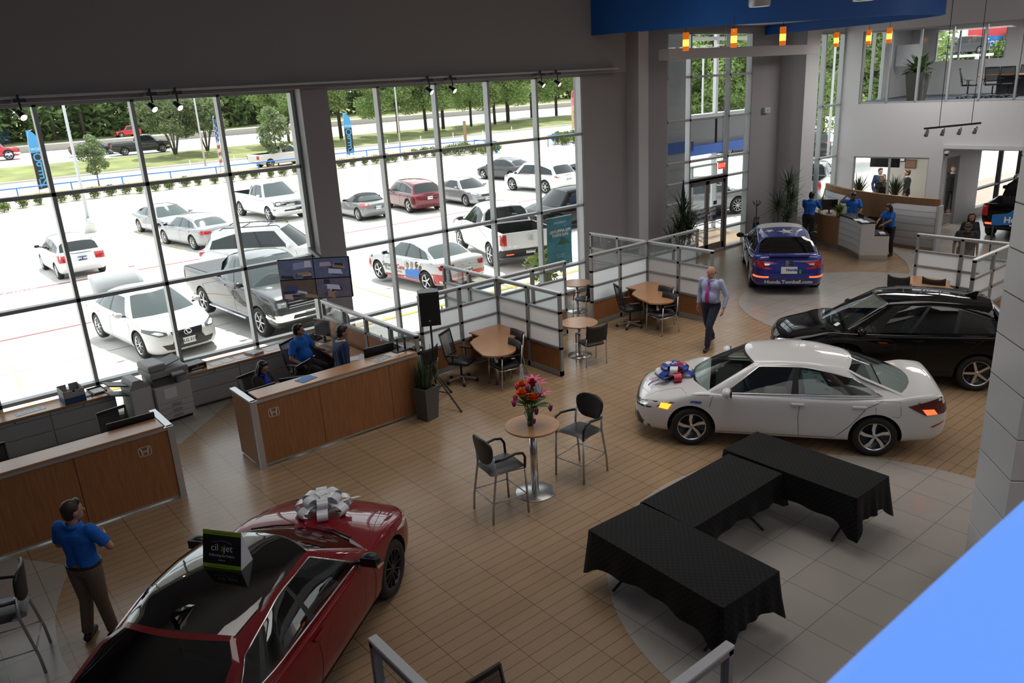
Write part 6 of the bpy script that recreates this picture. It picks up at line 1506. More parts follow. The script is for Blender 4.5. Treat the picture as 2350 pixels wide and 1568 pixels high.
# ------------------------------------------------------------------ copier, boxes and desk things
def rot_at(x, y, z, rz): return Matrix.Translation((x, y, z)) @ Matrix.Rotation(rz, 4, 'Z')
COPW = mat('copier_body', (.50, .50, .49), .5); COPD = mat('copier_dark', (.10, .10, .105), .5); COPL = mat('copier_grey', (.30, .30, .31), .5)
r = empty('copier', (3.58, 15.0, 0), math.radians(6), 'large grey office copier with paper trays by the window', 'copier')
def cb(name, x0, x1, y0, y1, z0, z1, m_, bev=.01, p=None): b = MB(); b.box(x0, x1, y0, y1, z0, z1, bev); return b.build(name, m_, p or r)
cb('cabinet', -.32, .34, -.30, .32, .06, .72, COPW); cb('toe_base', -.28, .30, -.26, .28, .0, .06, BLACK)
for z0, z1 in ((.07, .17), (.18, .28), (.29, .39)):
    d = cb('drawer', -.318, .338, -.312, -.295, z0, z1, COPW, .004)
    h = MB(); h.M = Matrix.Translation((.02, -.314, (z0+z1)/2)); h.prism(round_rect(-.09, .09, -.028, .028, .027), 0, .004); h.bm.transform(Matrix.Identity(4)); h2 = MB(); h2.M = face_matrix((.02, -.313, (z0+z1)/2), (1, 0, 0), (0, 0, 1)); h2.prism(round_rect(-.09, .09, -.028, .028, .027), 0, .004); h.bm.free(); h2.build('handle', COPL, d)
cb('front_door', -.318, .338, -.312, -.295, .40, .71, COPW, .004)
q = MB(); q.quad((-.16, -.314, .48), (.06, -.314, .48), (.06, -.314, .68), (-.16, -.314, .68)); nb = q.build('notice', PAPER, r)
for i in range(5): text_obj('lorem text line'.replace('lorem text line', '- - - - - - -'), .03, COPL, face_matrix((-.05, -.316, .65-.033*i), (1, 0, 0), (0, 0, 1)), nb)
cb('output_bay', -.30, .30, -.22, .30, .72, .86, COPD); cb('right_pillar', .12, .34, -.28, .30, .72, .92, COPL)
cb('scanner', -.34, .36, -.29, .31, .90, 1.02, COPL, .015); cb('feeder', -.34, -.02, -.26, .30, 1.02, 1.15, COPL, .03)
b = MB(); b.extrude_poly([(-.02, -.2, 1.06), (.30, -.2, 1.13), (.30, -.2, 1.145), (-.02, -.2, 1.08)], (0, .42, 0)); b.build('feeder_tray', COPD, r)
b = MB(); b.extrude_poly([(.0, -.30, .93), (.26, -.30, .93), (.26, -.42, .89), (.0, -.42, .89)], (0, .0, .025)); b.build('control_screen', COPD, r)
b = MB(); b.quad((.02, -.305, .957), (.24, -.305, .957), (.24, -.405, .919), (.02, -.405, .919)); b.build('touch_screen', mat('screen_pale', (.4, .42, .42), .2), r)
cb('finisher', -.72, -.34, -.24, .24, .10, .80, COPW, .02)
b = MB(); b.extrude_poly([(-.72, -.24, .80), (-.34, -.24, .80), (-.50, -.24, .96), (-.64, -.24, .96)], (0, .48, 0)); b.build('finisher_hood', COPL, r)
for z in (.86, .68):
    b = MB(); b.extrude_poly([(-.70, -.16, z), (-1.02, -.16, z+.10), (-1.02, -.16, z+.125), (-.70, -.16, z+.03)], (0, .32, 0)); b.build('exit_tray', COPD, r)
r = empty('carton', (2.06, 15.22, .735), math.radians(4), 'open blue and white carton on the file cabinet', 'box')
b = MB()
for x0, x1, y0, y1 in ((-.17, .17, -.20, -.19), (-.17, .17, .19, .20), (-.17, -.16, -.2, .2), (.16, .17, -.2, .2)): b.box(x0, x1, y0, y1, 0, .12); b.mi = 0
b.mi = 1
for x0, x1, y0, y1, z1 in ((-.17, -.02, -.20, -.19, .24), (.02, .17, -.20, -.19, .24), (-.02, .02, -.20, -.19, .20), (-.17, -.02, .19, .20, .26), (.02, .17, .19, .20, .26), (-.17, -.16, -.2, .2, .25), (.16, .17, -.2, .2, .25)): b.box(x0, x1, y0, y1, .12, z1)
b.mi = 2; b.box(-.16, .16, -.19, .19, 0, .01); b.build('box_body', [mat('carton_blue', (.02, .07, .20), .6), mat('carton_white', (.40, .38, .36), .7), mat('carton_brown', (.20, .11, .06), .8)], r)
KRAFT = mat('kraft_cardboard', (.24, .14, .075), .8)
b = MB(); b.box(-.25, .25, -.2, .2, 0, .27, .004); thing('cardboard_box', b, KRAFT, 'brown cardboard box at the left edge on the file cabinet', 'box', loc=(.62, 15.25, .735))
r = empty('letter_tray', (2.48, 15.33, .735), math.radians(5), 'black letter tray holding white sheets beside the carton', 'tray')
b = MB(); b.box(-.13, .13, -.16, .16, 0, .015); b.box(-.13, .13, .15, .16, 0, .06); b.box(-.13, -.12, -.16, .16, 0, .05); b.box(.12, .13, -.16, .16, 0, .05); b.build('tray', BLACK, r)
def sheet(label, x, y, z, rz, w=.216, l=.28, m_=PAPER, name='paper_sheet', h=.003, group='loose papers on the desks'):
    b = MB(); b.box(-w/2, w/2, -l/2, l/2, 0, h); return thing(name, b, m_, label, 'paper', group, (x, y, z), rz)
PRINT = mat('printed_photo', (.35, .37, .40), .4, noise=.5, nscale=14)
sheet('white sheets lying in the black letter tray', 2.49, 15.33, .752, .1, .2, .26, h=.02)
sheet('stack of forms between the carton and the letter tray', 2.29, 15.33, .736, .08, .17, .26, h=.02)
sheet('printed poster lying on the left file cabinet', 1.38, 15.24, .736, .12, .46, .22, PRINT)
for i, (x, y, rz) in enumerate(((4.62, 15.22, .1), (4.85, 15.25, .2), (5.12, 15.24, .05))): sheet(('white sheet right beside the label printer', 'white sheet in the middle of the right file cabinet', 'white sheet left of the magazine on the right file cabinet')[i], x, y, .736, rz)
sheet('thick magazine on the right file cabinet by the seated woman', 5.42, 15.25, .736, .3, .24, .30, PRINT, 'magazine', .04); sheet('large white sheet on the right file cabinet behind the seated man', 5.85, 15.3, .736, .15, .40, .30)
r = empty('label_printer', (4.22, 15.27, .735), math.radians(8), 'small black printer on the right file cabinet next to the copier', 'printer')
b = MB(); b.box(-.19, .19, -.15, .15, 0, .12, .015); b.build('housing', BLACK, r); b = MB(); b.box(-.12, .12, -.16, -.145, .03, .06); b.build('slot', COPL, r)
b = MB(); b.box(-.02, .02, -.155, -.148, .07, .10); b.build('indicator', mat('orange_dot', (.6, .12, .02), .5), r)
sheet('striped form hanging out below the label printer', 4.20, 15.10, .736, .1, .22, .12)
# wet floor sign by the copier
r = empty('floor_sign', (2.98, 15.25, 0), math.radians(10), 'folded yellow caution floor sign between cabinet and copier', 'sign')
b = MB()
for s in (-1, 1): b.extrude_poly([(-.14, s*.10, 0), (.14, s*.10, 0), (.09, s*.015, .66), (-.09, s*.015, .66)], (0, s*.015, 0))
b.build('boards', mat('caution_yellow', (.55, .42, .02), .5), r); b = MB(); b.box(-.05, .05, -.03, .03, .58, .64, .01); b.build('grip', BLACK, r)
def monitor(label, x, y, z, rz, w=.54, h=.31, back=BLACK):
    r = empty('monitor', (x, y, z), rz, label, 'monitor', 'computer monitors')
    b = MB(); b.box(-.018, .012, -w/2, w/2, .12, .12+h, .006); b.build('housing', back, r)
    b = MB(); b.quad((.0125, -w/2+.012, .135), (.0125, w/2-.012, .135), (.0125, w/2-.012, .108+h), (.0125, -w/2+.012, .108+h)); b.build('screen', mat('screen_black', (.02, .022, .025), .15), r)
    b = MB(); b.bar((-.03, 0, .0), (-.03, 0, .28), .05, .025); b.box(-.11, .09, -.1, .1, 0, .012, .004); b.build('stand', BLACK, r); return r
Z75 = .745
monitor('black monitor back rising above the left counter ledge', 2.30, 12.05, Z75, math.radians(88), .66, .42)
monitor('monitor at the left edge of the picture behind the counter', .35, 12.05, Z75, math.radians(80), .6, .3)
monitor('left monitor in front of the seated woman', 4.32, 12.12, Z75, math.radians(95), .52)
monitor('right monitor in front of the seated woman', 4.92, 12.12, Z75, math.radians(65), .52)
monitor('black monitor standing behind the counter next to the microphones', 6.55, 12.10, Z75, math.radians(85), .58, .46)
monitor('pale backed monitor by the partition near the microphones', 6.85, 12.52, Z75, math.radians(150), .40, .44, COPL)
monitor('grey monitor turned toward the seated man', 6.78, 14.85, Z75, math.radians(200), .44, .36, COPL)
r = empty('desk_phone', (6.72, 15.1, Z75), math.radians(-60), 'black desk phone beside the grey monitor', 'phone')
b = MB(); b.extrude_poly([(-.1, -.1, 0), (.1, -.1, 0), (.1, -.1, .03), (-.1, -.1, .12)], (0, .2, 0)); b.build('base', BLACK, r); b = MB(); b.tube([(-.08, -.07, .15), (-.02, -.085, .13), (.08, -.07, .07)], [.022, .016, .022], 8); b.build('handset', DARKMETAL, r)
b = MB(); b.quad((-.06, -.02, .107), (-.06, .08, .107), (-.01, .08, .084), (-.01, -.02, .084)); b.build('display', COPL, r)
r = empty('keyboard', (6.62, 14.4, Z75), math.radians(10), 'grey keyboard in front of the seated man', 'keyboard'); b = MB(); b.box(-.075, .075, -.21, .21, 0, .02, .005); b.build('case', COPL, r); b = MB(); b.box(-.06, .06, -.19, .19, .02, .026); b.build('keys', COPD, r)
sheet('paper left of the folded brochures on the side desk', 6.75, 13.9, Z75, .4, .24, .17); sheet('flat brochures on the side desk', 6.72, 13.35, Z75, -.2, .36, .24); 
b = MB(); b.extrude_poly([(-.11, -.1, 0), (.11, -.1, 0), (0, -.1, .09)], (0, .2, 0)); thing('brochure_tent', b, PAPER, 'folded white brochure standing on the side desk', 'brochure', None, (6.82, 13.2, Z75), .5)
FOLDER = mat('blue_folder', (.10, .24, .52), .6)
b = MB(); b.box(-.15, .15, -.11, .11, 0, .006); b.box(.0, .1, .11, .125, 0, .006); thing('file_folder', b, FOLDER, 'light blue folder lying on the counter ledge', 'folder', None, (4.98, 11.80, 1.201), .25)
sheet('glossy flyers fanned out on the counter ledge', 6.37, 11.76, 1.201, .3, .34, .22, PRINT); sheet('white sheets next to the glossy flyers on the ledge', 6.68, 11.80, 1.201, .1, .3, .24)
for i, y in enumerate((0, .17)):
    r = empty('microphone', (6.80+y*.9, 11.86, 1.201), label=('left wireless microphone standing in its charger on the ledge', 'right wireless microphone standing in its charger on the ledge')[i], cat='microphone', group='wireless microphones in the charger')
    b = MB(); b.cyl((0, 0, .02), (0, 0, .20), .016, .019); b.build('body', BLACK, r); b = MB(); b.ball((0, 0, .215), .026, 10, 8); b.build('grille', DARKMETAL, r)
b = MB(); b.box(-.16, .16, -.09, .09, 0, .028, .008); thing('charging_base', b, BLACK, 'flat black charger holding the two microphones', 'charger', None, (6.86, 11.85, 1.2), .1)
b = MB(); b.box(-.10, .10, -.08, .08, 0, .04, .006); r = thing('audio_mixer', b, BLACK, 'small audio mixer with knobs at the right end of the ledge', 'mixer', None, (7.10, 11.72, 1.2), .2)
for i in range(8):
    b = MB(); b.cyl((-.07+.045*(i % 4), -.04+.06*(i//4), .04), (-.07+.045*(i % 4), -.04+.06*(i//4), .055), .01, n=8); b.build('knob', COPL, r)
b = MB(); b.tube([(7.08, 11.78, 1.24), (7.12, 11.82, 1.34), (7.2, 11.8, 1.28), (7.26, 11.72, 1.1), (7.3, 11.72, .8), (7.38, 11.74, .9), (7.42, 11.76, 1.2)], .005, 5); thing('audio_cable', b, BLACK, 'thin black cable looping from the mixer toward the speaker stand', 'cable')
b = MB(); b.lathe([(.001, 0), (.03, 0), (.034, .05), (.03, .05), (.028, .004), (.001, .004)], 12); thing('yellow_connector', b, mat('caution_yellow', (0, 0, 0)), 'yellow cap at the end of the counter ledge', 'cap', None, (7.2, 11.70, 1.2))
for i, (x, y) in enumerate(((.62, 12.25), (1.95, 12.3))):
    b = MB(); b.lathe([(.001, 0), (.04, 0), (.05, .10), (.045, .10), (.036, .006), (.001, .006)], 14); thing('paper_cup', b, PAPER, ('white cup behind the left counter near the picture edge', 'white cup behind the left counter near the empty chair')[i], 'cup', None, (x, y, Z75))
# television
p0, p1 = Vector((5.38, 13.28, 0)), Vector((6.37, 12.49, 0)); c = (p0+p1)/2; a = math.atan2(p1.y-p0.y, p1.x-p0.x)
r = empty('television', (c.x, c.y, 2.2), a, 'flat television with four dim camera views hanging over the counter', 'television')
b = MB(); b.box(-.635, .635, 0, .05, 0, .74, .01); b.build('housing', BLACK, r)
for i, (x0, z0, col) in enumerate(((-.62, .38, (.05, .055, .09)), (.005, .38, (.045, .05, .085)), (-.62, .015, (.05, .035, .03)), (.005, .015, (.05, .045, .06)))):
    b = MB(); b.quad((x0, -.003, z0), (x0+.61, -.003, z0), (x0+.61, -.003, z0+.345), (x0, -.003, z0+.345)); mm = mat('camera_view_%d' % i, col, .15, emit=col, estr=.5, noise=.85, nscale=6); b.build('screen_view', mm, r)
    vg = random.Random(i+5)
    for j in range(7):
        cx_v, cz_v = x0+.08+.45*vg.random(), z0+.05+.24*vg.random(); w_v, h_v = vg.uniform(.04, .13), vg.uniform(.02, .06); tl_v = vg.uniform(-.04, .04); colv = [(.10, .11, .17), (.015, .016, .03), (.16, .13, .15), (.02, .03, .08), (.12, .08, .05), (.015, .015, .02), (.2, .2, .26)][j]
        b = MB(); b.quad((cx_v-w_v, -.0035-.0003*j, cz_v-h_v), (cx_v+w_v, -.0035-.0003*j, cz_v-h_v+tl_v), (cx_v+w_v*.8, -.0035-.0003*j, cz_v+h_v+tl_v), (cx_v-w_v*.9, -.0035-.0003*j, cz_v+h_v)); b.build('camera_image', mat('camera_shape_%d' % j, colv, .2, emit=colv, estr=.5), r)
b = MB(); b.bar((0, .05, .37), (.3, .45, .37), .06, .12); b.build('wall_arm', DARKMETAL, r); b = MB(); b.M = r.matrix_world.copy(); b = MB(); b.bar((.3, .45, .37), (-.75, 2.85, .37), .06, .08); b.build('wall_arm', DARKMETAL, r)
# speaker on tripod stand
sx, sy = 7.45, 11.72
r = empty('speaker_stand', (sx, sy, 0), math.radians(20), 'black tripod stand under the loudspeaker', 'stand')
b = MB(); b.cyl((0, 0, .25), (0, 0, 1.62), .019); b.build('pole', BLACK, r); b = MB(); b.cyl((0, 0, .55), (0, 0, .85), .026); b.build('collar', BLACK, r)
for k in range(3):
    an = (-1.75, .18, 1.75)[k]; b = MB(); e = (.62*math.cos(an), .62*math.sin(an), .015); b.bar((.02*math.cos(an), .02*math.sin(an), .60), e, .03, .02); b.bar((0, 0, .28), (.31*math.cos(an), .31*math.sin(an), .31), .02, .012); l = b.build('leg', BLACK, r); f = MB(); f.ball(e, .025, 8, 6); f.build('rubber_foot', RUBBER, l)
b = MB(); b.cyl((.03, 0, .84), (.09, 0, .84), .018, n=8); b.build('knob', BLACK, r)
r = empty('loudspeaker', (sx, sy, 1.60), math.radians(-118), 'black loudspeaker box raised on the tripod stand', 'speaker')
b = MB(); b.prism([(.16, -.18), (.16, .18), (-.06, .19), (-.17, .10), (-.17, -.10), (-.06, -.19)], 0, .62); b.build('cabinet', BLACK, r, recalc=True); b = MB(); b.box(.16, .168, -.165, .165, .03, .59, .003); b.build('grille', BLACKMATTE, r); b = MB(); b.cyl((.168, -.02, .10), (.171, -.02, .10), .018, n=12); b.build('badge', COPL, r)
# planters
PLANTER = mat('planter_grey', (.09, .088, .085), .6)
def planter(parent, w0, w1, h):
    b = MB(); b._add([(s*w0/2, t*w0/2, 0) for s, t in ((-1, -1), (1, -1), (1, 1), (-1, 1))]+[(s*w1/2, t*w1/2, h) for s, t in ((-1, -1), (1, -1), (1, 1), (-1, 1))], [(3, 2, 1, 0), (0, 1, 5, 4), (1, 2, 6, 5), (2, 3, 7, 6), (3, 0, 4, 7)]); b._add([(s*w1/2.0, t*w1/2.0, h) for s, t in ((-1, -1), (1, -1), (1, 1), (-1, 1))]+[(s*w1/2.4, t*w1/2.4, h) for s, t in ((-1, -1), (1, -1), (1, 1), (-1, 1))], [(0, 1, 5, 4), (1, 2, 6, 5), (2, 3, 7, 6), (3, 0, 4, 7)]); b.build('planter', PLANTER, parent)
    b = MB(); b._add([(s*w1/2.2, t*w1/2.2, h-.04) for s, t in ((-1, -1), (1, -1), (1, 1), (-1, 1))], [(0, 1, 2, 3)]); b.build('soil', mat('potting_soil', (.03, .02, .015), .9), parent)
r = empty('snake_plant', (6.97, 11.33, 0), math.radians(12), 'snake plant with upright blades in a tall grey planter by the counter', 'potted plant'); planter(r, .27, .36, .62)
b = MB()
for k in range(46):
    a = k*2.4; rr = .14*math.sqrt((k+1)/46); b.leafblade((rr*math.cos(a), rr*math.sin(a), .58), (.35*math.cos(a)*(.3+rr*5), .35*math.sin(a)*(.3+rr*5), 1), .35+.25*((k*7) % 10)/10, .045, .05, 4)
b.build('leaves', LEAFD, r)
def spiky(label, x, y, h, heads, pot, rz=0, z=0):
    r = empty('dracaena', (x, y, z), rz, label, 'potted plant'); planter(r, *pot)
    b = MB(); lv = MB()
    for (dx, dy, hz) in heads:
        b.tube([(dx*.2, dy*.2, pot[2]-.05), (dx*.7, dy*.7, pot[2]+(hz-pot[2])*.5), (dx, dy, hz)], .018, 6)
        for k in range(80):
            a = k*2.4; el = -0.4+1.8*((k*17) % 80)/80; d = (math.cos(a)*math.cos(el), math.sin(a)*math.cos(el), math.sin(el)); lv.leafblade((dx, dy, hz-.12+.2*k/60), d, .58+.20*((k*5) % 7)/7, .034, .45, 4)
    b.build('stem', mat('stem_brown', (.07, .05, .03), .8), r); lv.build('leaves', mat('leaf_dracaena', (.045, .08, .035), .45, noise=.4, nscale=10), r)
spiky('spiky dracaena in a square pot between the lobby door and the white pillar', 23.5, 14.8, 2.2, ((-.35, -.1, 1.25), (.15, -.15, 1.9), (.40, -.1, 1.35), (-.05, -.3, .9)), (.55, .62, .5))
spiky('spiky dracaena left of the lobby door behind the divider', 18.45, 14.9, 2.0, ((-.2, -.1, 1.2), (.1, 0, 1.7), (.3, -.1, 1.1), (-.25, .1, .8), (0, -.2, 1.4)), (.45, .55, .45))
r = empty('office_plant', tuple(WRM @ Vector((wallu(2085, 231)[0], .75, 4.26))), 0, 'leafy plant in a tall grey planter behind the upper glass', 'potted plant'); planter(r, .42, .62, 1.0)
b = MB()
for k in range(110):
    a = k*2.4; el = -.2+1.5*((k*31) % 110)/110; d = (math.cos(a)*math.cos(el), math.sin(a)*math.cos(el), math.sin(el)); b.leafblade((d[0]*.15, d[1]*.15, 1.0+.25*(k % 5)/5), d, .38+.25*((k*7) % 9)/9, .13, .5, 4)
b.build('leaves', LEAF, r)
for p, lab in (((29.3, 15.2, 0), 'tall palm leaves inside the reception office window'), ((29.6, 13.95, 0), 'bushy plant in the middle of the reception office window')):
    r = empty('office_palm', p, 0, lab, 'potted plant'); planter(r, .3, .36, .8); b = MB()
    for k in range(40):
        a = k*2.4; el = .75+.75*((k*13) % 40)/40; b.leafblade((0, 0, .85), (math.cos(a)*math.cos(el), math.sin(a)*math.cos(el), math.sin(el)), .65+.4*((k*7) % 9)/9, .06, .35, 5)
    b.build('leaves', LEAFD, r)
# umbrella stand
r = empty('umbrella_stand', (22.85, 15.3, 0), 0, 'umbrella stand with dark and teal umbrellas beside the dracaena', 'stand')
b = MB(); b.lathe([(.001, 0), (.15, 0), (.14, .5), (.13, .5), (.135, .02), (.001, .02)], 16); b.build('bin', DARKMETAL, r)
b = MB(); b.tube([(0, 0, .02), (0, 0, 1.55)], .02, 6)
for k in range(4): a = k*PI/2; b.tube([(0, 0, 1.35), (.12*math.cos(a), .12*math.sin(a), 1.42), (.16*math.cos(a), .16*math.sin(a), 1.52)], .012, 5)
b.build('pole', mat('stem_brown', (0, 0, 0)), r)
for k in range(5):
    a = k*1.26; u = empty('umbrella', (22.85+.08*math.cos(a), 15.3+.08*math.sin(a), .04), 0, ['black umbrella in the stand, nearest the door', 'teal umbrella at the front of the stand', 'navy umbrella in the middle of the stand', 'dark teal umbrella at the right of the stand', 'black umbrella at the back of the stand'][k], 'umbrella', 'umbrellas in the stand')
    b = MB(); b.lathe([(.005, .0), (.05, .35), (.035, .72), (.008, .78)], 10); b.build('canopy', mat(['umb_black', 'umb_teal', 'umb_navy', 'umb_teal2', 'umb_black2'][k], [(.01, .01, .01), (.03, .16, .22), (.01, .02, .06), (.02, .10, .13), (.012, .012, .014)][k], .6), u); b = MB(); b.tube([(0, 0, .77), (0, 0, .9), (.03, 0, .94), (.05, 0, .9)], .010, 6); b.build('handle', BLACK, u)
# ------------------------------------------------------------------ reception desk and curved backdrop
SHIP = mat('white_board', (.60, .605, .62), .45); MAPLEW = wood_mat('reception_wood', (.26, .13, .055), (.34, .18, .08), .45, 2)
def board_lines(parent, pts, zs, off, name='groove'):
    for z in zs:
        b = MB(); b.tube([(p[0]+off[0], p[1]+off[1], z) for p in pts], .006, 4); b.build(name, COPL, parent)
arcB = [(27.0, 15.25), (26.45, 14.6), (26.0, 13.9), (25.68, 13.2), (25.45, 12.5), (25.28, 11.8), (25.2, 11.1), (25.2, 10.5)]
arcB = smooth_line(arcB, 4)
r = empty('backdrop_screen', (0, 0, 0), label='curved wood and white board screen behind the reception staff', cat='screen')
def ribbon(pts, z0, z1, t):
    b = MB(); n = len(pts); L_ = []; R_ = []
    for i, p in enumerate(pts):
        q0, q1 = Vector(pts[max(0, i-1)]), Vector(pts[min(n-1, i+1)]); d = (q1-q0).normalized(); nn = Vector((-d.y, d.x)); L_.append(Vector(p)+nn*t[0]); R_.append(Vector(p)+nn*t[1])
    b.grid([[(*L_[i], z0), (*L_[i], z1), (*R_[i], z1), (*R_[i], z0), (*L_[i], z0)] for i in range(n)], smooth=False)
    for i in (0, n-1): b.quad((*L_[i], z0), (*L_[i], z1), (*R_[i], z1), (*R_[i], z0))
    return b
ZB = 1.62
ribbon(arcB, 0, ZB, (.0, .12)).build('wood_core', MAPLEW, r, recalc=True)
def white_sheet(i0, i1, rounded_end):
    pts = arcB[i0:i1]; b = MB(); n = len(pts); Lq = []
    for i, p in enumerate(pts):
        q0, q1 = Vector(arcB[max(0, i0+i-1)]), Vector(arcB[min(len(arcB)-1, i0+i+1)]); d = (q1-q0).normalized(); nn = Vector((-d.y, d.x)); Lq.append(Vector(p)-nn*.03)
    zt = []
    for i in range(n):
        e = (i if rounded_end == 0 else n-1-i)
        zt.append(ZB-.22-.18*max(0, 1-e/2.0)**2)
    b.grid([[(*Lq[i], .12), (*Lq[i], .8), (*Lq[i], zt[i])] for i in range(n)], smooth=True); o = b.build('white_board', SHIP, r); o.modifiers.new('s', 'SOLIDIFY').thickness = .02; return [tuple(q) for q in Lq]
qa_ = white_sheet(1, 11, 1); qb_ = white_sheet(18, len(arcB), 0)
for q_ in (qa_, qb_): board_lines(r, q_, (.35, .58, .81, 1.04, 1.22), (-.012, 0))
b = MB(); e_ = Vector(arcB[-1]); b.box(e_.x-.06, e_.x+.22, e_.y-.06, e_.y+.01, 0, ZB-.2); b.build('end_board', SHIP, r)
r = empty('reception_desk', (0, 0, 0), label='curved reception desk of white boards and wood with dark tops', cat='desk')
lowA = smooth_line([(24.9, 14.6), (24.5, 14.1), (24.2, 13.6), (23.92, 12.95)], 4); hiA = smooth_line([(23.92, 12.95), (23.55, 12.4), (23.2, 11.98), (22.88, 11.68)], 4)
ribbon(lowA, .12, .98, (0, .06)).build('wood_front', MAPLEW, r, recalc=True); ribbon(lowA, .98, 1.02, (-.02, .42)).build('wood_top', mat('recep_counter', (.26, .17, .11), .35), r, recalc=True)
ribbon(hiA, .16, 1.10, (0, .06)).build('white_front', SHIP, r, recalc=True); ribbon(hiA, 1.10, 1.15, (-.03, .42)).build('dark_top', DARKMETAL, r, recalc=True)
ribbon(lowA+hiA, 0, .16, (.01, .05)).build('plinth', STEEL, r, recalc=True)
board_lines(r, [(p[0]-.012, p[1]-.008) for p in hiA], (.35, .54, .73, .92), (0, 0))
p0, p1 = Vector((22.88, 11.68)), Vector((23.32, 11.02)); d = (p1-p0).normalized(); pm = p0+d*.38
b = MB(); b.extrude_poly([(*p0, .16), (*pm, .16), (*pm, 1.10), (*p0, 1.10)], (.03, .02, 0)); b.extrude_poly([(*pm, .16), (*p1, .16), (*p1, .74), (*pm, .74)], (.03, .02, 0)); b.build('white_end', SHIP, r)
b = MB(); b.extrude_poly([(*p0, 0), (*p1, 0), (*p1, .16), (*p0, .16)], (.03, .02, 0)); b.build('plinth', STEEL, r)
b = MB(); nn = Vector((.80, .55)); b.prism([tuple(pm), tuple(p1), tuple(p1+nn*.75), tuple(pm+nn*.95), (23.9, 12.3), (23.6, 12.2)], .74, .78); b.build('work_surface', DARKMETAL, r, recalc=True)
b = MB(); b.M = rot_at(24.75, 14.3, 0, .6); b.box(-.02, .5, -.3, .3, .1, 1.0); b.build('side_wing', SHIP, r)
emblem(.26, BADGE, face_matrix((24.30, 13.86, .60), (-.52, -.855, 0), (0, 0, 1)), r).location = (-.1, .06, 0)
monitor('reception monitor with its dark screen toward the lobby', 24.5, 13.65, 1.02, math.radians(215), .5, .34); monitor('low reception monitor behind the dark counter top', 23.75, 12.2, .80, math.radians(140), .52, .34)
r = empty('reception_flowers', (24.05, 13.05, 1.02), label='small arrangement of yellow and red flowers on the reception desk', cat='flowers')
b = MB(); b.lathe([(.001, 0), (.08, 0), (.09, .16), (.001, .15)], 14); b.build('pot', mat('clay_pot', (.42, .20, .06), .6), r)
b = MB()
for k in range(40):
    a = k*2.4; el = .1+1.2*((k*11) % 40)/40; b.mi = 2 if k % 9 == 0 else (1 if k % 5 == 0 else 0); b.leafblade((0, 0, .14), (math.cos(a)*math.cos(el), math.sin(a)*math.cos(el), math.sin(el)), .25+.15*((k*7) % 6)/6, .07, .4)
b.build('leaves', [LEAF, LIME, mat('petal_crimson', (0, 0, 0))], r)
b = MB(); b.lathe([(.001, 0), (.035, 0), (.03, .2), (.001, .2)], 12); thing('water_bottle', b, VG, 'clear water bottle on the dark reception counter', 'bottle', None, (23.45, 12.15, 1.15))
b = MB(); b.lathe([(.001, 0), (.035, 0), (.04, .12), (.001, .12)], 12); thing('paper_cup', b, PAPER, 'white cup on the wooden reception counter', 'cup', None, (24.42, 13.95, 1.02))
sheet('open notebook at the corner of the dark reception counter', 22.98, 11.66, 1.151, .8, .3, .22, h=.02); sheet('white forms on the dark reception counter', 23.2, 11.95, 1.151, .7, .34, .24, h=.01); sheet('white cards on the low reception work surface', 23.35, 11.28, .781, .7, .3, .16, h=.04)
task_chair('black task chair behind the reception desk by the standing woman', 24.25, 12.0, math.radians(200))
# ------------------------------------------------------------------ reception office and meeting room contents
r = empty('wall_television', tuple(WRM @ Vector((.9, 1.2, 1.95))), WRD.to_3d().to_2d().angle_signed(Vector((1, 0))) if False else math.atan2(WRD.y, WRD.x), 'black television hanging inside the reception office window', 'television')
b = MB(); b.box(-.1, .95, -.03, .03, 0, .55, .01); b.build('housing', BLACK, r); b = MB(); b.quad((-.07, -.034, .04), (.92, -.034, .04), (.92, -.034, .52), (-.07, -.034, .52)); b.build('screen', mat('screen_black', (0, 0, 0)), r); b = MB(); b.bar((.42, 0, .55), (.42, 0, .82), .05, .05); b.build('ceiling_mount', DARKMETAL, r)
def on_office_wall(name, u, z, w, h, m_, label, frame):
    r = empty(name, tuple(WRM @ Vector((u, 4.57, z))), math.atan2(WRD.y, WRD.x), label, 'picture')
    b = MB(); b.box(-w/2, w/2, -.02, .02, -h/2, h/2, .004); b.build('frame', frame, r); b = MB(); b.quad((-w/2+.04, -.023, -h/2+.04), (w/2-.04, -.023, -h/2+.04), (w/2-.04, -.023, h/2-.04), (-w/2+.04, -.023, h/2-.04)); b.build('print', m_, r)
on_office_wall('framed_certificate', .78, 2.05, .42, .55, PAPER, 'black framed certificate on the reception office wall', BLACK)
on_office_wall('framed_picture', 1.2, 1.7, .42, .35, mat('brown_print', (.2, .1, .06), .5), 'brown framed picture on the reception office wall', mat('frame_brown', (.12, .04, .02), .5))
r = empty('wall_clock', tuple(WRM @ Vector((1.2, 4.55, 2.3))), math.atan2(WRD.y, WRD.x), 'round black metal clock high on the reception office wall', 'clock')
b = MB(); b.tube([(.26*math.cos(a), 0, .26*math.sin(a)) for a in [k*PI/12 for k in range(24)]], .025, 6, closed=True)
for k in range(5): a = k*2*PI/5+PI/2; b.bar((0, 0, 0), (.26*math.cos(a), 0, .26*math.sin(a)), .03, .06)
b.build('rim', BLACK, r)
r = empty('conference_table', tuple(WRM @ Vector((4.7, 3.9, 4.26))), math.atan2(WRD.y, WRD.x), 'pale conference table behind the upper glass', 'table')
b = MB(); b.prism(round_rect(-1.3, 1.6, -.55, .55, .5), .72, .76); b.build('tabletop', MAPLETOP, r); b = MB(); b.box(-.6, .9, -.25, .25, 0, .72); b.build('pedestal', DARKMETAL, r)
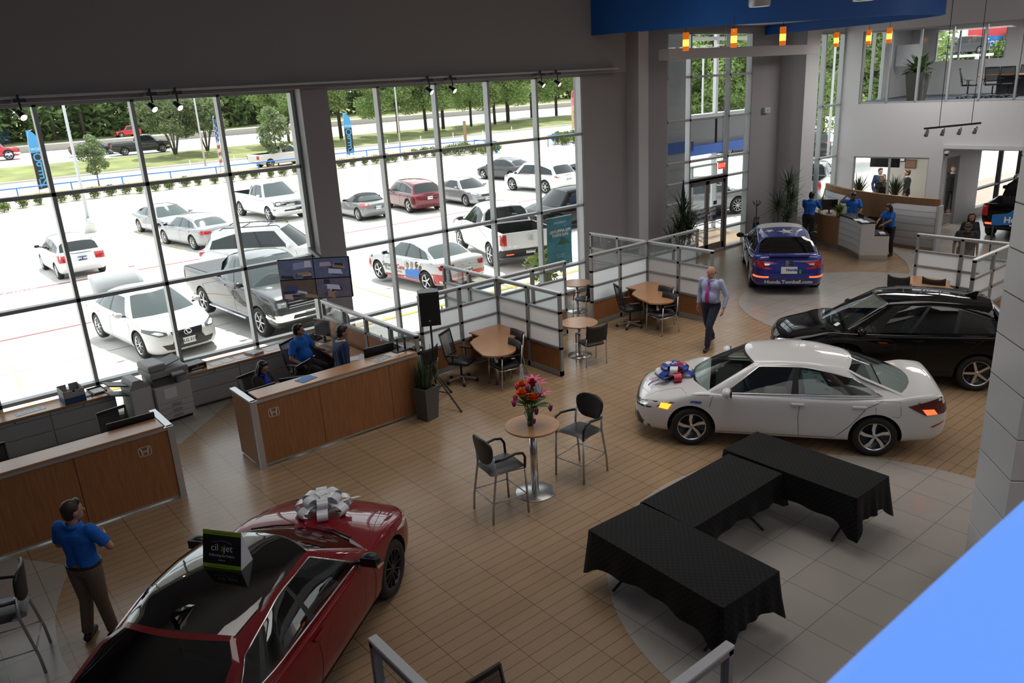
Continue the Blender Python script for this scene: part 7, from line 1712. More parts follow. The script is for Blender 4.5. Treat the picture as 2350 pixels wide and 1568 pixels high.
for k, (u, y, a, lab) in enumerate(((3.35, 3.0, -1.1, 'meeting room chair at the left end of the conference table'), (4.15, 2.95, .1, 'left meeting room chair with its back to the glass'), (4.65, 2.85, .1, 'right meeting room chair with its back to the glass'), (5.6, 2.9, .2, 'meeting room chair at the right edge behind the upper glass'), (4.6, 4.9, 3.0, 'meeting room chair on the far side of the conference table'))):
    p = WRM @ Vector((u, y, 4.26)); c_ = task_chair(lab, p.x, p.y, a, 'meeting room chairs'); c_.location.z = 4.26
r = empty('whiteboard', tuple(WRM @ Vector((.6, 5.0, 4.26))), 0, 'sticky notes board on the meeting room side wall', 'board')
b = MB(); b.box(-.02, .0, -.5, .5, 1.2, 2.0); b.build('panel', PAPER, r)
# ------------------------------------------------------------------ lights, signs and banners
AMB = mat('amber_glass', (.55, .13, .005), .3, emit=(1.0, .22, .01), estr=.35); AMBHOT = mat('amber_glow', (1, .5, .1), .3, emit=(1, .45, .07), estr=1.5)
for i, (x, y) in enumerate(((16.42, 13.18), (16.85, 12.1), (18.14, 11.62), (24.3, 13.7), (24.55, 12.8), (24.3, 12.05))):
    zt = 6.9 if i < 3 else 6.85
    r = empty('pendant_lamp', (x, y, 6.19), label=('amber pendant lamp left of the lobby window', 'amber pendant lamp in front of the lobby window', 'amber pendant lamp right of the lobby window', 'amber pendant lamp over the tall window', 'left amber pendant lamp before the upper office glass', 'right amber pendant lamp before the upper office glass')[i], cat='lamp', group='amber pendant lamps round the drum canopy')
    b = MB(); b.mi = 0; b.lathe([(.075, .0), (.075, .10)], 16); b.lathe([(.075, .26), (.075, .42), (.001, .42)], 16); b.mi = 1; b.lathe([(.075, .10), (.076, .18), (.075, .26)], 16); b.build('lamp_shade', [AMB, AMBHOT], r); b = MB(); b.tube([(0, 0, .42), (0, 0, zt-6.19)], .006, 5); b.build('cord', BLACK, r)
HOT = mat('spot_glow', (1, .9, .75), .3, emit=(1, .86, .68), estr=6)
for i, (x, lab) in enumerate(((2.28, 'track spotlight at the left end above the windows'), (4.27, 'track spotlight above the sapling, left of a pair'), (4.70, 'track spotlight above the sapling, right of a pair'), (10.02, 'left track spotlight of the middle pair'), (10.63, 'right track spotlight of the middle pair'), (13.25, 'left track spotlight of the right pair'), (13.77, 'right track spotlight of the right pair'))):
    r = empty('track_spotlight', (x, 14.9, 5.58), label=lab, cat='lamp', group='track spotlights above the windows')
    b = MB(); b.M = Matrix.Rotation(-.95, 4, 'X') @ Matrix.Rotation(-.3, 4, 'Y'); b.lathe([(.001, .14), (.045, .14), (.06, .0), (.055, -.02)], 16); b.build('can', BLACK, r); b = MB(); b.M = Matrix.Rotation(-.95, 4, 'X') @ Matrix.Rotation(-.3, 4, 'Y'); b.lathe([(.052, -.015), (.001, -.015)], 16); b.build('bulb', HOT, r)
    b = MB(); b.bar((0, .05, .10), (0, .10, .34), .03, .02); b.box(-.09, .09, .02, .22, .22, .28); b.build('bracket', BLACK, r)
b = MB(); b.box(-6, 16, 15.02, 15.10, 5.86, 5.90); b.box(-6, 16, 15.08, 15.195, 5.86, 5.89); thing('light_track', b, ALUP, 'long lighting track under the header above the windows', 'track')
r = empty('track_bar', (22.6, 9.3, 3.95), math.radians(-37), 'suspended black bar with four silver spotlights at the right', 'lamp')
b = MB(); b.bar((-.75, 0, 0), (.75, 0, .06), .05, .05); b.build('bar', BLACK, r)
for x in (-.36, .5):
    b = MB(); b.tube([(x, 0, .02), (x, 0, 5.0)], .008, 5); b.build('hanger', DARKMETAL, r)
for x in (-.68, -.25, .2, .62):
    b = MB(); b.M = Matrix.Translation((x, 0, -.14)) @ Matrix.Rotation(.5, 4, 'X'); b.lathe([(.001, .10), (.04, .10), (.055, -.06), (.001, -.05)], 14); b.tube([(0, 0, .08), (.0, .0, .15)], .012, 5); b.build('spotlight', mat('satin_silver', (.35, .36, .38), .3, .8), r)
for i, (x, y) in enumerate(((11.2, 7.6), (12.45, 6.62))):
    r = empty('ceiling_can', (x, y, 6.58), label=('left grey cylinder lamp hanging at the top edge', 'right grey cylinder lamp hanging at the top edge')[i], cat='lamp', group='cylinder lamps before the blue drum')
    b = MB(); b.lathe([(.15, 0), (.16, .02), (.16, .5), (.001, .5)], 28); b.build('housing', ALUP, r); b = MB(); b.lathe([(.15, .02), (.001, .05)], 24); b.build('diffuser', mat('lamp_diffuser', (.8, .8, .8), .5, emit=(1, .95, .85), estr=.6), r); b = MB(); b.tube([(0, 0, .5), (0, 0, 2.42)], .01, 6); b.build('stem', DARKMETAL, r)
r = empty('exit_sign', (20.75, 15.2, 2.80), label='red exit sign hanging on a rod before the lobby door', cat='sign')
b = MB(); b.box(-.16, .16, -.02, .02, 0, .2, .004); b.build('face', mat('exit_red', (.6, .02, .01), .4, emit=(1, .03, .02), estr=.5), r); text_obj('EXIT', .16, mat('exit_letters', (.8, .3, .2), .4, emit=(1, .35, .25), estr=.8), face_matrix((0, -.022, .1), (1, 0, 0), (0, 0, 1)), r, bold=.004); b = MB(); b.box(-.2, .2, -.05, .05, .2, .25, .004); b.tube([(0, 0, .25), (0, 0, 4.18)], .008, 5); b.build('mount', ALUP, r)
r = empty('wall_speaker', (23.9, 15.75, 4.35), label='small white fixture high on the grey wall', cat='fixture'); b = MB(); b.box(-.16, .16, -.02, .1, -.09, .09, .01); b.build('case', WHITE, r); b = MB(); b.cyl((0, -.03, 0), (0, -.02, 0), .04); b.build('lens', ALUP, r)
r = empty('security_camera', (28.35, 11.75, 2.62), label='small dome camera at the opening corner', cat='camera'); b = MB(); b.box(-.06, .06, -.06, .06, .02, .1, .01); b.build('mount', WHITE, r); b = MB(); b.ball((0, 0, 0), .06, 12, 8); b.build('dome', BLACK, r)
TEAL = mat('teal_banner', (.04, .20, .24), .7, noise=.3, nscale=2)
def banner(label, x, y, z0, z1, w, rz=0):
    r = empty('sale_banner', (x, y, 0), rz, label, 'banner', 'teal sale banners')
    b = MB(); b.grid([[(-w/2+w*i/6, .015*math.sin(i*1.1+j*.5), z0+(z1-z0)*j/8) for i in range(7)] for j in range(9)]); b.build('cloth', TEAL, r)
    k = w/1.0
    text_obj('CreditUnion', .10*k, TEXTWHITE, face_matrix((0, -.03, z1-.16*k), (1, 0, 0), (0, 0, 1)), r, mirror=True); text_obj('PRE-APPROVAL\nSALE EVENT', .125*k, TEXTWHITE, face_matrix((0, -.03, z1-.48*k), (1, 0, 0), (0, 0, 1)), r, mirror=True, bold=.003)
    text_obj('Apply at the\ncredit union', .07*k, mat('banner_small', (.5, .6, .6), .6), face_matrix((0, -.03, z0+.3*k), (1, 0, 0), (0, 0, 1)), r, mirror=True)
    b = MB(); b.grid([[(-w*.1+w*.5*t, -.022, z0+.75*(z1-z0)*.55+.18*math.sin(PI*t)*s+.02) for t in [i/8 for i in range(9)]] for s in (0, 1)]); b.build('car_print', mat('banner_shade', (.05, .11, .06), .7), r)
    for z in (z0, z1):
        q = MB(); q.tube([(-w/2, 0, z), (w/2, 0, z)], .012, 6); q.build('rail', ALU, r)
    return r
banner('teal sale banner hanging outside the window at the right end', 14.62+.9, 17.0, .62-.15, 1.95-.05, .98)
banner('teal sale banner outside the tall window', 26.45, 16.0, .75, 2.2, 1.0)
# blue feather sign by the side hall and the blue banner at the lobby
r = empty('feather_sign', (24.7, 8.75, 0), math.radians(-52), 'blue sign on a black stand before the black pickup', 'sign')
b = MB(); b.tube([(0, 0, 0), (0, 0, 1.1)], .022, 8); b.lathe([(.2, 0), (.2, .02), (.001, .03)], 20); b.build('stand', BLACK, r)
b = MB(); b.extrude_poly([(-.05, 0, 1.08), (1.3, 0, 1.08), (1.3, 0, 1.62), (.5, 0, 1.52), (.35, 0, 1.40), (-.05, 0, 1.38)], (0, .02, 0)); b.build('board', mat('sign_blue', (.01, .16, .50), .5), r); text_obj('Honda', .24, TEXTWHITE, face_matrix((.25, -.008, 1.22), (1, 0, 0), (0, 0, 1)), r, align='LEFT', bold=.008)
r = empty('furled_flag', (18.85, 15.15, 0), 0, 'furled dark blue flag on a pole beside the lobby window', 'flag'); b = MB(); b.tube([(0, 0, 0), (0, 0, 2.75)], .014, 6); b.lathe([(.16, 0), (.16, .02), (.001, .03)], 16); b.build('pole', ALU, r); b = MB(); b.lathe([(.09, .9), (.10, 1.4), (.06, 2.2), (.01, 2.72)], 10); b.build('cloth', mat('navy_cloth', (.01, .02, .07), .7), r)
# tent sign on the red car, bows
f_ = Vector((math.cos(H3), math.sin(H3), 0)); l_ = Vector((-f_.y, f_.x, 0))
p = at(525, 1298, 1.405)
r = empty('tent_sign', (p.x, p.y, 1.43), math.radians(-55), scale=(1.1,)*3, label= 'black and lime tent sign standing on the roof of the red car', cat='sign')
b = MB(); b.extrude_poly([(-.19, -.09, 0), (-.19, .09, 0), (-.19, 0, .325)], (.38, 0, 0)); b.build('board', PAPER, r, recalc=True)
TM = face_matrix((0, -.047, .1625), (1, 0, 0), (0, .09, .325)); TM = TM @ Matrix.Translation((0, 0, .004))
b = MB(); b.M = TM; b._add([(-.19, -.16, 0), (.19, -.16, 0), (.19, .165, 0), (-.19, .165, 0)], [(0, 1, 2, 3)]); b.build('face_black', BLACKMATTE, r)
LIMEP = mat('lime_print', (.32, .50, .01), .5)
for y0, y1 in ((-.16, -.125), (.13, .165)):
    b = MB(); b.M = TM @ Matrix.Translation((0, 0, .001)); b._add([(-.19, y0, 0), (.19, y0, 0), (.19, y1, 0), (-.19, y1, 0)], [(0, 1, 2, 3)]); b.build('lime_band', LIMEP, r)
TT = lambda x, y: TM @ Matrix.Translation((x, y, .002))
text_obj('cil  jet', .088, TEXTWHITE, TT(0, .018), r); text_obj('a', .088, LIMEP, TT(.008, .018), r); text_obj('Reflecting the Future', .03, TEXTWHITE, TT(0, -.048), r); text_obj('cilajet.com', .016, TEXTWHITE, TT(0, -.088), r); text_obj('Ask Your Sales Associate for Details', .018, BLACK, TT(0, -.1425), r); text_obj('"Protect Your Investment!"', .018, BLACK, TT(0, .1475), r)
b = MB(); b.M = TT(0, .06); b.tube([(-.10+.02*i, .022*math.sin(PI*i/10), 0) for i in range(11)], .0012, 4); b.build('arc', COPL, r)
def bow(label, p, rz, mats_, s, tails, parent_tilt=(0, 0)):
    r = empty('gift_bow', p, rz, label, 'bow'); r.rotation_euler = (parent_tilt[0], parent_tilt[1], rz)
    n = 0
    for ring, (cnt, L_, el, w) in enumerate(((7, .27, .08, .10), (6, .23, .55, .10), (4, .17, 1.05, .10))):
        for k in range(cnt):
            a = 2*PI*k/cnt+ring*.5; b = MB(); b.M = Matrix.Diagonal((s, s, s*.85, 1)) @ Matrix.Translation((0, 0, .02+.02*ring)) @ Matrix.Rotation(a, 4, 'Z') @ Matrix.Rotation(-el, 4, 'Y')
            pts = [(L_*(.5-.5*math.cos(t))*(1 if True else 0), .0, .075*math.sin(t)+.04) for t in [2*PI*i/18 for i in range(19)]]
            b.grid([[(x, -w/2*(.35+.65*min(1, x/L_*1.6)), z), (x, w/2*(.35+.65*min(1, x/L_*1.6)), z)] for x, y, z in pts]); b.build('loop', mats_[n % len(mats_)], r); n += 1
    for tl in tails:
        b = MB(); b.grid([[(x, y-.03, z), (x+.0, y+.03, z)] for x, y, z in tl[0]]); b.build('tail', tl[1], r)
SATIN = mat('white_ribbon', (.66, .67, .70), .22); RIBR = mat('red_ribbon', (.45, .02, .03), .25); RIBB = mat('blue_ribbon', (.02, .06, .35), .25)
def on_hood(bvh, root, x, y): 
    q = proj_pt(bvh, 'top', x, y, .0); return root.matrix_basis @ q if False else (Matrix.Translation(root.location) @ Matrix.Rotation(root.rotation_euler.z, 4, 'Z')) @ q
ph = on_hood(b3, c3, S3['xf']-.78, .02); bow('big glossy white bow on the hood of the red car', ph, H3, [SATIN], 1.28, (([(.05, 0, .02), (.30, -.12, .0), (.52, -.22, -.06)], SATIN), ([(.05, .05, .02), (.35, .08, -.01), (.56, .10, -.09)], SATIN)))
ph = on_hood(b1, c1, S1['xf']-.62, .05); bow('red, white and blue bow on the hood of the white sedan', ph, H1, [SATIN, RIBB, RIBR, RIBB], 1.25, (([(.05, 0, .03), (.25, .05, .0), (.42, .10, -.10), (.50, .16, -.22)], RIBB), ([(.05, 0, .03), (.25, -.02, .0), (.42, -.04, -.08)], RIBR), ([(.05, 0, .03), (.22, .16, .0), (.40, .22, -.08)], SATIN)))
# ------------------------------------------------------------------ people
SKIN = {'fair': mat('skin_fair', (.46, .24, .17), .55), 'tan': mat('skin_tan', (.33, .165, .10), .55), 'brown': mat('skin_brown', (.20, .095, .055), .55)}
EYEW = mat('eye_white', (.6, .58, .56), .3); EYED = mat('eye_dark', (.02, .012, .01), .2); LIP = mat('lip', (.30, .10, .08), .5)
def fabric(name, col, rough=.8): return mat('fabric_'+name, col, rough, bump=.35, bscale=26)
POLO = fabric('polo_blue', (.008, .13, .56)); KHAKI = fabric('khaki', (.16, .12, .085)); NAVY = fabric('navy_trousers', (.014, .02, .045)); BLKF = fabric('black_cloth', (.010, .010, .012)); SHIRTB = fabric('pale_blue_shirt', (.36, .42, .62)); SUITB = fabric('blue_suit', (.016, .035, .10)); CHAR = fabric('charcoal_trousers', (.025, .025, .028)); ROYAL = fabric('royal_blouse', (.01, .04, .50)); DKTEE = fabric('dark_tee', (.018, .017, .02)); WSHIRT = fabric('white_shirt', (.55, .55, .57)); GREYT = fabric('grey_trousers', (.12, .11, .10))
SHOE = mat('black_shoe', (.010, .009, .009), .3); BELT = mat('black_belt', (.008, .008, .008), .4)
HAIRB = mat('hair_brown', (.035, .020, .012), .5); HAIRK = mat('hair_black', (.006, .005, .005), .4); HAIRG = mat('hair_grey', (.11, .085, .07), .6); HAIRY = mat('hair_blonde', (.38, .24, .10), .5)
class Blob:
    """limbs as tapered capsules fused into one surface"""
    def __init__(s): s.m = MB()
    def cap(s, a, b, ra, rb, n=14, flat=(False, False), sq=None):
        a, b = Vector(a), Vector(b); d = b-a; L = d.length
        if L < 1e-6: s.m.ball(a, ra, n, 8); return s
        z = d/L; pts = []; rad = []
        if not flat[0]:
            for t in (-.98, -.8, -.5): pts.append(a+z*ra*t); rad.append(ra*math.sqrt(1-t*t))
        pts += [a, a.lerp(b, .5), b]; rad += [ra, (ra+rb)/2, rb]
        if not flat[1]:
            for t in (.5, .8, .98): pts.append(b+z*rb*t); rad.append(rb*math.sqrt(1-t*t))
        s.m.tube(pts, rad, n); return s
    def ell(s, c, r, M=None):
        M0 = s.m.M; s.m.M = M0 @ Matrix.Translation(c) @ (M.to_4x4() if M else Matrix.Identity(4)) @ Matrix.Diagonal((*r, 1)); s.m.ball((0, 0, 0), 1, 20, 14); s.m.M = M0; return s
    def mesh(s, voxel, smooth=4):
        o = s.m.build('tmp_blob', SHOE)
        r = o.modifiers.new('r', 'REMESH'); r.mode = 'VOXEL'; r.voxel_size = voxel; r.use_smooth_shade = True
        if smooth: sm = o.modifiers.new('s', 'SMOOTH'); sm.factor = .5; sm.iterations = smooth
        me = bpy.data.meshes.new_from_object(o.evaluated_get(bpy.context.evaluated_depsgraph_get())); bpy.data.objects.remove(o)
        me.materials.clear(); return me
def child(name, me, m_, root):
    me.materials.append(m_)
    for p in me.polygons: p.use_smooth = True
    o = bpy.data.objects.new(name, me); COL.objects.link(o); o.parent = root; return o
def hand(mb, w, d, nrm, side, curl=.35):
    d = Vector(d).normalized(); n = Vector(nrm); n = (n-d*n.dot(d)).normalized(); a = d.cross(n)*side
    # palm
    M0 = mb.M; mb.M = M0 @ Matrix(((d.x, a.x, n.x, w[0]+d.x*.05), (d.y, a.y, n.y, w[1]+d.y*.05), (d.z, a.z, n.z, w[2]+d.z*.05), (0, 0, 0, 1))); mb.ball((0, 0, 0), 1, 12, 8, (.058, .042, .018)); mb.M = M0
    for off, L in ((.031, .072), (.011, .082), (-.010, .076), (-.030, .060)):
        p = Vector(w)+d*.085+a*off; pts = [p-d*.02, p]; dd = d.copy()
        for k in range(3): dd = (dd+n*curl*(.7+.3*k)).normalized(); p = p+dd*L*(.44, .32, .24)[k]; pts.append(p.copy())
        mb.tube(pts, [.010, .0095, .0088, .0078, .006], 7)
    p = Vector(w)+d*.03+a*.03; dd = (d*.6+a*.7+n*.35).normalized(); mb.tube([p-dd*.01, p+dd*.035, p+dd*.035+(d*.8+a*.25+n*.4).normalized()*.032], [.013, .0115, .008], 7)
def person(label, loc, rz, skin='fair', top=POLO, top_kind='polo', legs=CHAR, hair=HAIRK, hair_kind='short', H=1.75, build=1.0, lean=0.0, head_yaw=0.0, head_pitch=0.0, arms=None, legpose=None, seat=None, tie=None, blouse=None, glasses=False, belt=True, group=None, female=False, bald=False, skirt=False):
    """arms: [(elbow, wrist, palm normal)] for left and right as offsets from the shoulder; legpose: [(knee, ankle, toe yaw)] absolute"""
    s = H/1.75; root = empty('person', loc, rz, label, 'person', group)
    hipz = (.93 if seat is None else seat+.11)*1.0
    hz = hipz*s if seat is None else hipz
    ln = math.radians(lean); up = Vector((math.sin(ln), 0, math.cos(ln)))
    P0 = Vector((0, 0, hz)); T = lambda t, x=0, y=0: P0+up*(t*s)+Vector((math.cos(ln)*x, y, -math.sin(ln)*x))*s
    sw = (.165 if female else .19)*(.5+.5*build); hw = .095*(.6+.4*build)
    sh = [T(.49, 0, sw), T(.49, 0, -sw)]; hips = [P0+Vector((0, hw*s, -.01)), P0+Vector((0, -hw*s, -.01))]
    if arms is None: arms = [(Vector((-.03, .07, -.30)), Vector((.05, .08, -.55)), (0, -1, 0)), (Vector((-.03, -.07, -.30)), Vector((.05, -.08, -.55)), (0, 1, 0))]
    el = [sh[i]+Vector(arms[i][0])*s for i in (0, 1)]; wr = [sh[i]+Vector(arms[i][1])*s for i in (0, 1)]
    if legpose is None: legpose = [(Vector((.02, .10, .50)), Vector((-.02, .11, .09)), .2), (Vector((.02, -.10, .50)), Vector((-.02, -.11, .09)), -.2)]
    kn = [Vector(l[0])*s if seat is None else Vector(l[0]) for l in legpose]; an = [Vector(l[1])*s if seat is None else Vector(l[1]) for l in legpose]
    neck = T(.545, .0); hy, hp = math.radians(head_yaw), math.radians(head_pitch)
    HR = Matrix.Rotation(hy, 3, 'Z') @ Matrix.Rotation(hp+ln*.5, 3, 'Y')
    hc = neck+HR @ Vector((.025, 0, .135))*s
    def hd(v): return hc+HR @ Vector(v)*s
    def torso(B, g, waist=True):
        k = build
        B.cap(T(.40, 0, .085), T(.40, 0, -.085), .105*s*k+g, .105*s*k+g); B.cap(T(.46, -.01, sw*.75), T(.46, -.01, -sw*.75), .062*s+g, .062*s+g)
        B.cap(T(.40, 0, .06), T(.14, .01*k, .055), .105*s*k+g, (.088+.05*(k-1))*s*k+g); B.cap(T(.40, 0, -.06), T(.14, .01*k, -.055), .105*s*k+g, (.088+.05*(k-1))*s*k+g)
        B.cap(T(.14, .01, .055), T(.02, 0, .075), (.09+.05*(k-1))*s*k+g, .10*s*k+g); B.cap(T(.14, .01, -.055), T(.02, 0, -.075), (.09+.05*(k-1))*s*k+g, .10*s*k+g)
        if female:
            for y in (.07, -.07): B.ell(T(.36, .085, y), (.062*s+g,)*3)
        if k > 1.1: B.ell(T(.17, .06, 0), (.115*s*k+g, .14*s*k+g, .15*s+g))
    # ---- body: one continuous surface
    B = Blob(); torso(B, -.004)
    B.cap(T(.50), neck+HR @ Vector((0, 0, .05))*s, .058*s*(.85 if female else 1), .052*s*(.85 if female else 1))
    B.ell(hd((.0, 0, .015)), (.098*s, .077*s, .112*s), HR); B.ell(hd((.028, 0, -.055)), (.066*s, .057*s, .062*s), HR)
    B.cap(hd((.088, 0, .01)), hd((.114, 0, -.028)), .010*s, .015*s); B.ell(hd((.074, 0, -.088)), (.022*s, .026*s, .02*s), HR)
    B.cap(hd((.088, .03, .035)), hd((.088, -.03, .035)), .012*s, .012*s)
    for y in (.078, -.078): B.ell(hd((-.004, y, -.01)), (.022*s, .010*s, .034*s), HR)
    for i in (0, 1):
        B.cap(sh[i], el[i], .052*s*(.8 if female else 1)*(.7+.3*build), .040*s*(.85 if female else 1)); B.cap(el[i], wr[i], .040*s*(.85 if female else 1), .027*s)
        B.cap(hips[i], kn[i], .085*s*build, .056*s); B.cap(kn[i], an[i], .055*s, .036*s)
        f = Vector((math.cos(legpose[i][2]), math.sin(legpose[i][2]), 0)); B.cap(an[i]+Vector((0, 0, -.035)), an[i]+f*.13*s+Vector((0, 0, -.055)), .038*s, .030*s)
    me = B.mesh(.0095*s, 2)
    bm = bmesh.new(); bm.from_mesh(me); ex = MB(); ex.bm.free(); ex.bm = bm
    for f in bm.faces: f.material_index = 0
    ex.mi = 0
    for i in (0, 1): hand(ex, wr[i]+(wr[i]-el[i]).normalized()*.01, wr[i]-el[i], arms[i][2], (1, -1)[i])
    for y in (.032, -.032):
        ex.mi = 1; ex.ball(hd((.083, y, .012)), .0135*s, 8, 6); ex.mi = 2; ex.ball(hd((.0915, y, .012)), .007*s, 8, 6)
    ex.mi = 3; M0 = ex.M; ex.M = Matrix.Translation(hd((.088, 0, -.058))) @ HR.to_4x4(); ex.ball((0, 0, 0), 1, 10, 6, (.008*s, .024*s, .007*s)); ex.M = M0
    bm.to_mesh(me); bm.free()
    for m_ in (SKIN[skin], EYEW, EYED, LIP): me.materials.append(m_)
    for p in me.polygons: p.use_smooth = True
    bo = bpy.data.objects.new('body', me); COL.objects.link(bo); bo.parent = root
    # ---- hair
    Hh = Blob()
    if bald:
        Hh.cap(hd((-.055, .055, .0)), hd((-.075, 0, -.01)), .034*s, .034*s); Hh.cap(hd((-.055, -.055, .0)), hd((-.075, 0, -.01)), .034*s, .034*s)
    else:
        Hh.ell(hd((-.018, 0, .040)), (.100*s, .085*s, .100*s), HR); Hh.ell(hd((-.045, 0, -.01)), (.066*s, .078*s, .085*s), HR)
        Hh.cap(hd((.062, .035, .103)), hd((.062, -.035, .103)), .026*s, .026*s)
        if hair_kind == 'long':
            Hh.cap(hd((-.05, .02, .0)), hd((-.085, .0, -.28)), .085*s, .07*s)
            for y in (.07, -.07): Hh.cap(hd((.0, y, .04)), hd((-.01, y*1.05, -.20)), .036*s, .03*s); 
    child('hair', Hh.mesh(.012*s, 2), hair, root)
    if not bald and not female:
        e = MB()
        for y in (.034, -.034): e.tube([hd((.094, y-.018, .036)), hd((.099, y, .040)), hd((.092, y+.018, .036))], .004*s, 5)
        e.build('eyebrows', hair, root)
    if glasses:
        g = MB()
        for y in (.034, -.034): g.tube([hd((.106, y+.024*math.cos(t), .010+.017*math.sin(t))) for t in [k*PI/6 for k in range(12)]], .0022*s, 4, closed=True)
        for y in (.06, -.06): g.tube([hd((.104, y, .015)), hd((-.01, y*1.33, .015))], .0022*s, 4)
        g.build('glasses', BLACK, root)
    # ---- clothes
    C = Blob(); long_ = top_kind in ('shirt', 'suit', 'cardigan'); g = {'polo': .012, 'tee': .010, 'shirt': .012, 'suit': .022, 'cardigan': .016}[top_kind]
    torso(C, g)
    for i in (0, 1):
        r0 = (.060 if not female else .050)*s*(.7+.3*build)
        if long_: C.cap(sh[i], el[i], r0+g*.6, .050*s+g*.4); C.cap(el[i], el[i].lerp(wr[i], .93), .050*s+g*.4, .036*s+g*.3, flat=(False, True))
        else: C.cap(sh[i], sh[i].lerp(el[i], .78), r0+.008, r0+.006, flat=(False, True))
    if top_kind == 'suit':
        C.cap(T(.05, 0, .07), P0+Vector((-.01, .075, -.13))*s, .115*s*build, .125*s*build, flat=(False, True)); C.cap(T(.05, 0, -.07), P0+Vector((-.01, -.075, -.13))*s, .115*s*build, .125*s*build, flat=(False, True))
    me = C.mesh(.012*s, 3)
    child({'polo': 'polo_shirt', 'tee': 't_shirt', 'shirt': 'dress_shirt', 'suit': 'suit_jacket', 'cardigan': 'cardigan'}[top_kind], me, top, root)
    # collar
    cm = MB(); cm.grid([[T(.555, -.005+.068*math.cos(a), .068*math.sin(a)), T(.515, .0+.092*math.cos(a), .098*math.sin(a))] for a in [k*2*PI/20 for k in range(21)]]); cm.build('collar', WSHIRT if top_kind == 'suit' else (blouse or top), root).modifiers.new('s', 'SOLIDIFY').thickness = .006
    if tie or blouse:
        t = MB(); w_ = .045 if tie else .13
        rows = []
        for k in range(9):
            q = k/8; z = .53-.44*q if tie else .53-.30*q; wd = (.018+.030*q if tie else .03+.09*q); xo = .105*build+g+.012-.02*abs(q-.4)+(.03 if (female and .3 < q < .9) else 0)+(.085*min(1, max(0, (q-.3)*4)) if build > 1.1 else 0)
            rows.append([T(z, xo-.02, wd), T(z, xo, 0), T(z, xo-.02, -wd)])
        t.grid(rows); t.build('necktie' if tie else 'blouse', tie or blouse, root).modifiers.new('s', 'SOLIDIFY').thickness = .008
    Tr = Blob()
    Tr.cap(P0+Vector((0, .07, .015))*s+Vector((0, 0, hz*(1-s)*0)), P0+Vector((0, -.07, .015)), .118*s*build, .118*s*build)
    for i in (0, 1):
        Tr.cap(hips[i], kn[i], .102*s*build, .074*s); Tr.cap(kn[i], an[i]+Vector((0, 0, .01)), .073*s, .062*s, flat=(False, True))
    child('trousers', Tr.mesh(.012*s, 3), legs, root)
    if belt and seat is None and top_kind in ('polo', 'shirt'):
        b = MB(); b.tube([T(.055, .012+.122*math.cos(a)*build*1.12, .178*math.sin(a)*build) for a in [k*2*PI/24 for k in range(24)]], .017*s, 6, closed=True); b.build('belt', BELT, root)
    for i in (0, 1):
        f = Vector((math.cos(legpose[i][2]), math.sin(legpose[i][2]), 0)); S_ = Blob(); base = Vector((an[i].x, an[i].y, an[i].z-.045))
        S_.cap(base+f*(-.04)*s, base+f*.15*s+Vector((0, 0, -.008)), .044*s, .040*s); S_.cap(base+Vector((0, 0, .02)), base+Vector((0, 0, .05)), .045*s, .045*s); S_.m.bm.verts.ensure_lookup_table()
        me = S_.mesh(.011, 1); child('shoe', me, SHOE, root)
    return root
V = Vector
stand_step = [(V((.16, .09, .52)), V((.10, .09, .10)), .1), (V((-.02, -.09, .50)), V((-.26, -.09, .14)), -.1)]
person('man in blue polo and khaki trousers standing between the counter and the red car', (.92, 8.85, 0), math.radians(38), 'fair', POLO, 'polo', KHAKI, HAIRB, H=1.75, head_yaw=-28, build=1.05,
       arms=[(V((.06, .12, -.27)), V((.24, -.09, -.27)), (0, 0, 1)), (V((.08, -.13, -.25)), V((.25, .09, -.24)), (0, 0, 1))], legpose=[(V((.02, .10, .50)), V((-.03, .14, .09)), .3), (V((.03, -.09, .50)), V((.05, -.13, .09)), -.3)])
person('man in pale blue shirt and magenta tie walking across the floor', (13.48, 10.05, 0), math.radians(192), 'fair', SHIRTB, 'shirt', NAVY, HAIRG, H=1.80, build=1.14, head_yaw=-12, tie=fabric('magenta_tie', (.40, .02, .26), .5), bald=True,
       arms=[(V((-.04, .12, -.29)), V((.06, .10, -.54)), (0, -1, 0)), (V((-.10, -.09, -.28)), V((-.04, -.10, -.54)), (0, 1, 0))], legpose=[(V((.22, .08, .53)), V((.30, .08, .10)), .1), (V((-.04, -.09, .50)), V((-.30, -.09, .13)), -.1)])
sitleg = [(V((.44, .14, .50)), V((.40, .16, .10)), .15), (V((.44, -.12, .50)), V((.46, -.13, .10)), -.1)]
person('seated man in blue polo and black trousers by the window', (6.05, 14.30, 0), math.radians(-60), 'tan', POLO, 'polo', BLKF, HAIRK, H=1.76, seat=.47, build=1.16, lean=-6, head_yaw=38,
       arms=[(V((.12, .12, -.26)), V((.36, .10, -.28)), (0, 0, -1)), (V((.02, -.14, -.28)), V((.22, -.14, -.36)), (0, 0, -1))], legpose=sitleg)
person('bearded man in a blue suit standing behind the counter', (6.00, 12.52, 0), math.radians(-4), 'tan', SUITB, 'suit', SUITB, HAIRK, H=1.74, head_yaw=0, head_pitch=8, lean=3)
person('seated woman with long dark hair, glasses and black cardigan behind the counter', (4.64, 12.98, 0), math.radians(-62), 'fair', BLKF, 'cardigan', BLKF, HAIRK, 'long', H=1.64, seat=.48, lean=4, head_pitch=16, blouse=ROYAL, glasses=True, female=True,
       arms=[(V((.08, .06, -.25)), V((.28, -.10, -.17)), (0, -1, 0)), (V((.08, -.06, -.25)), V((.28, .10, -.17)), (0, 1, 0))], legpose=[(V((.40, .09, .50)), V((.38, .09, .10)), 0), (V((.40, -.09, .50)), V((.38, -.09, .10)), 0)])
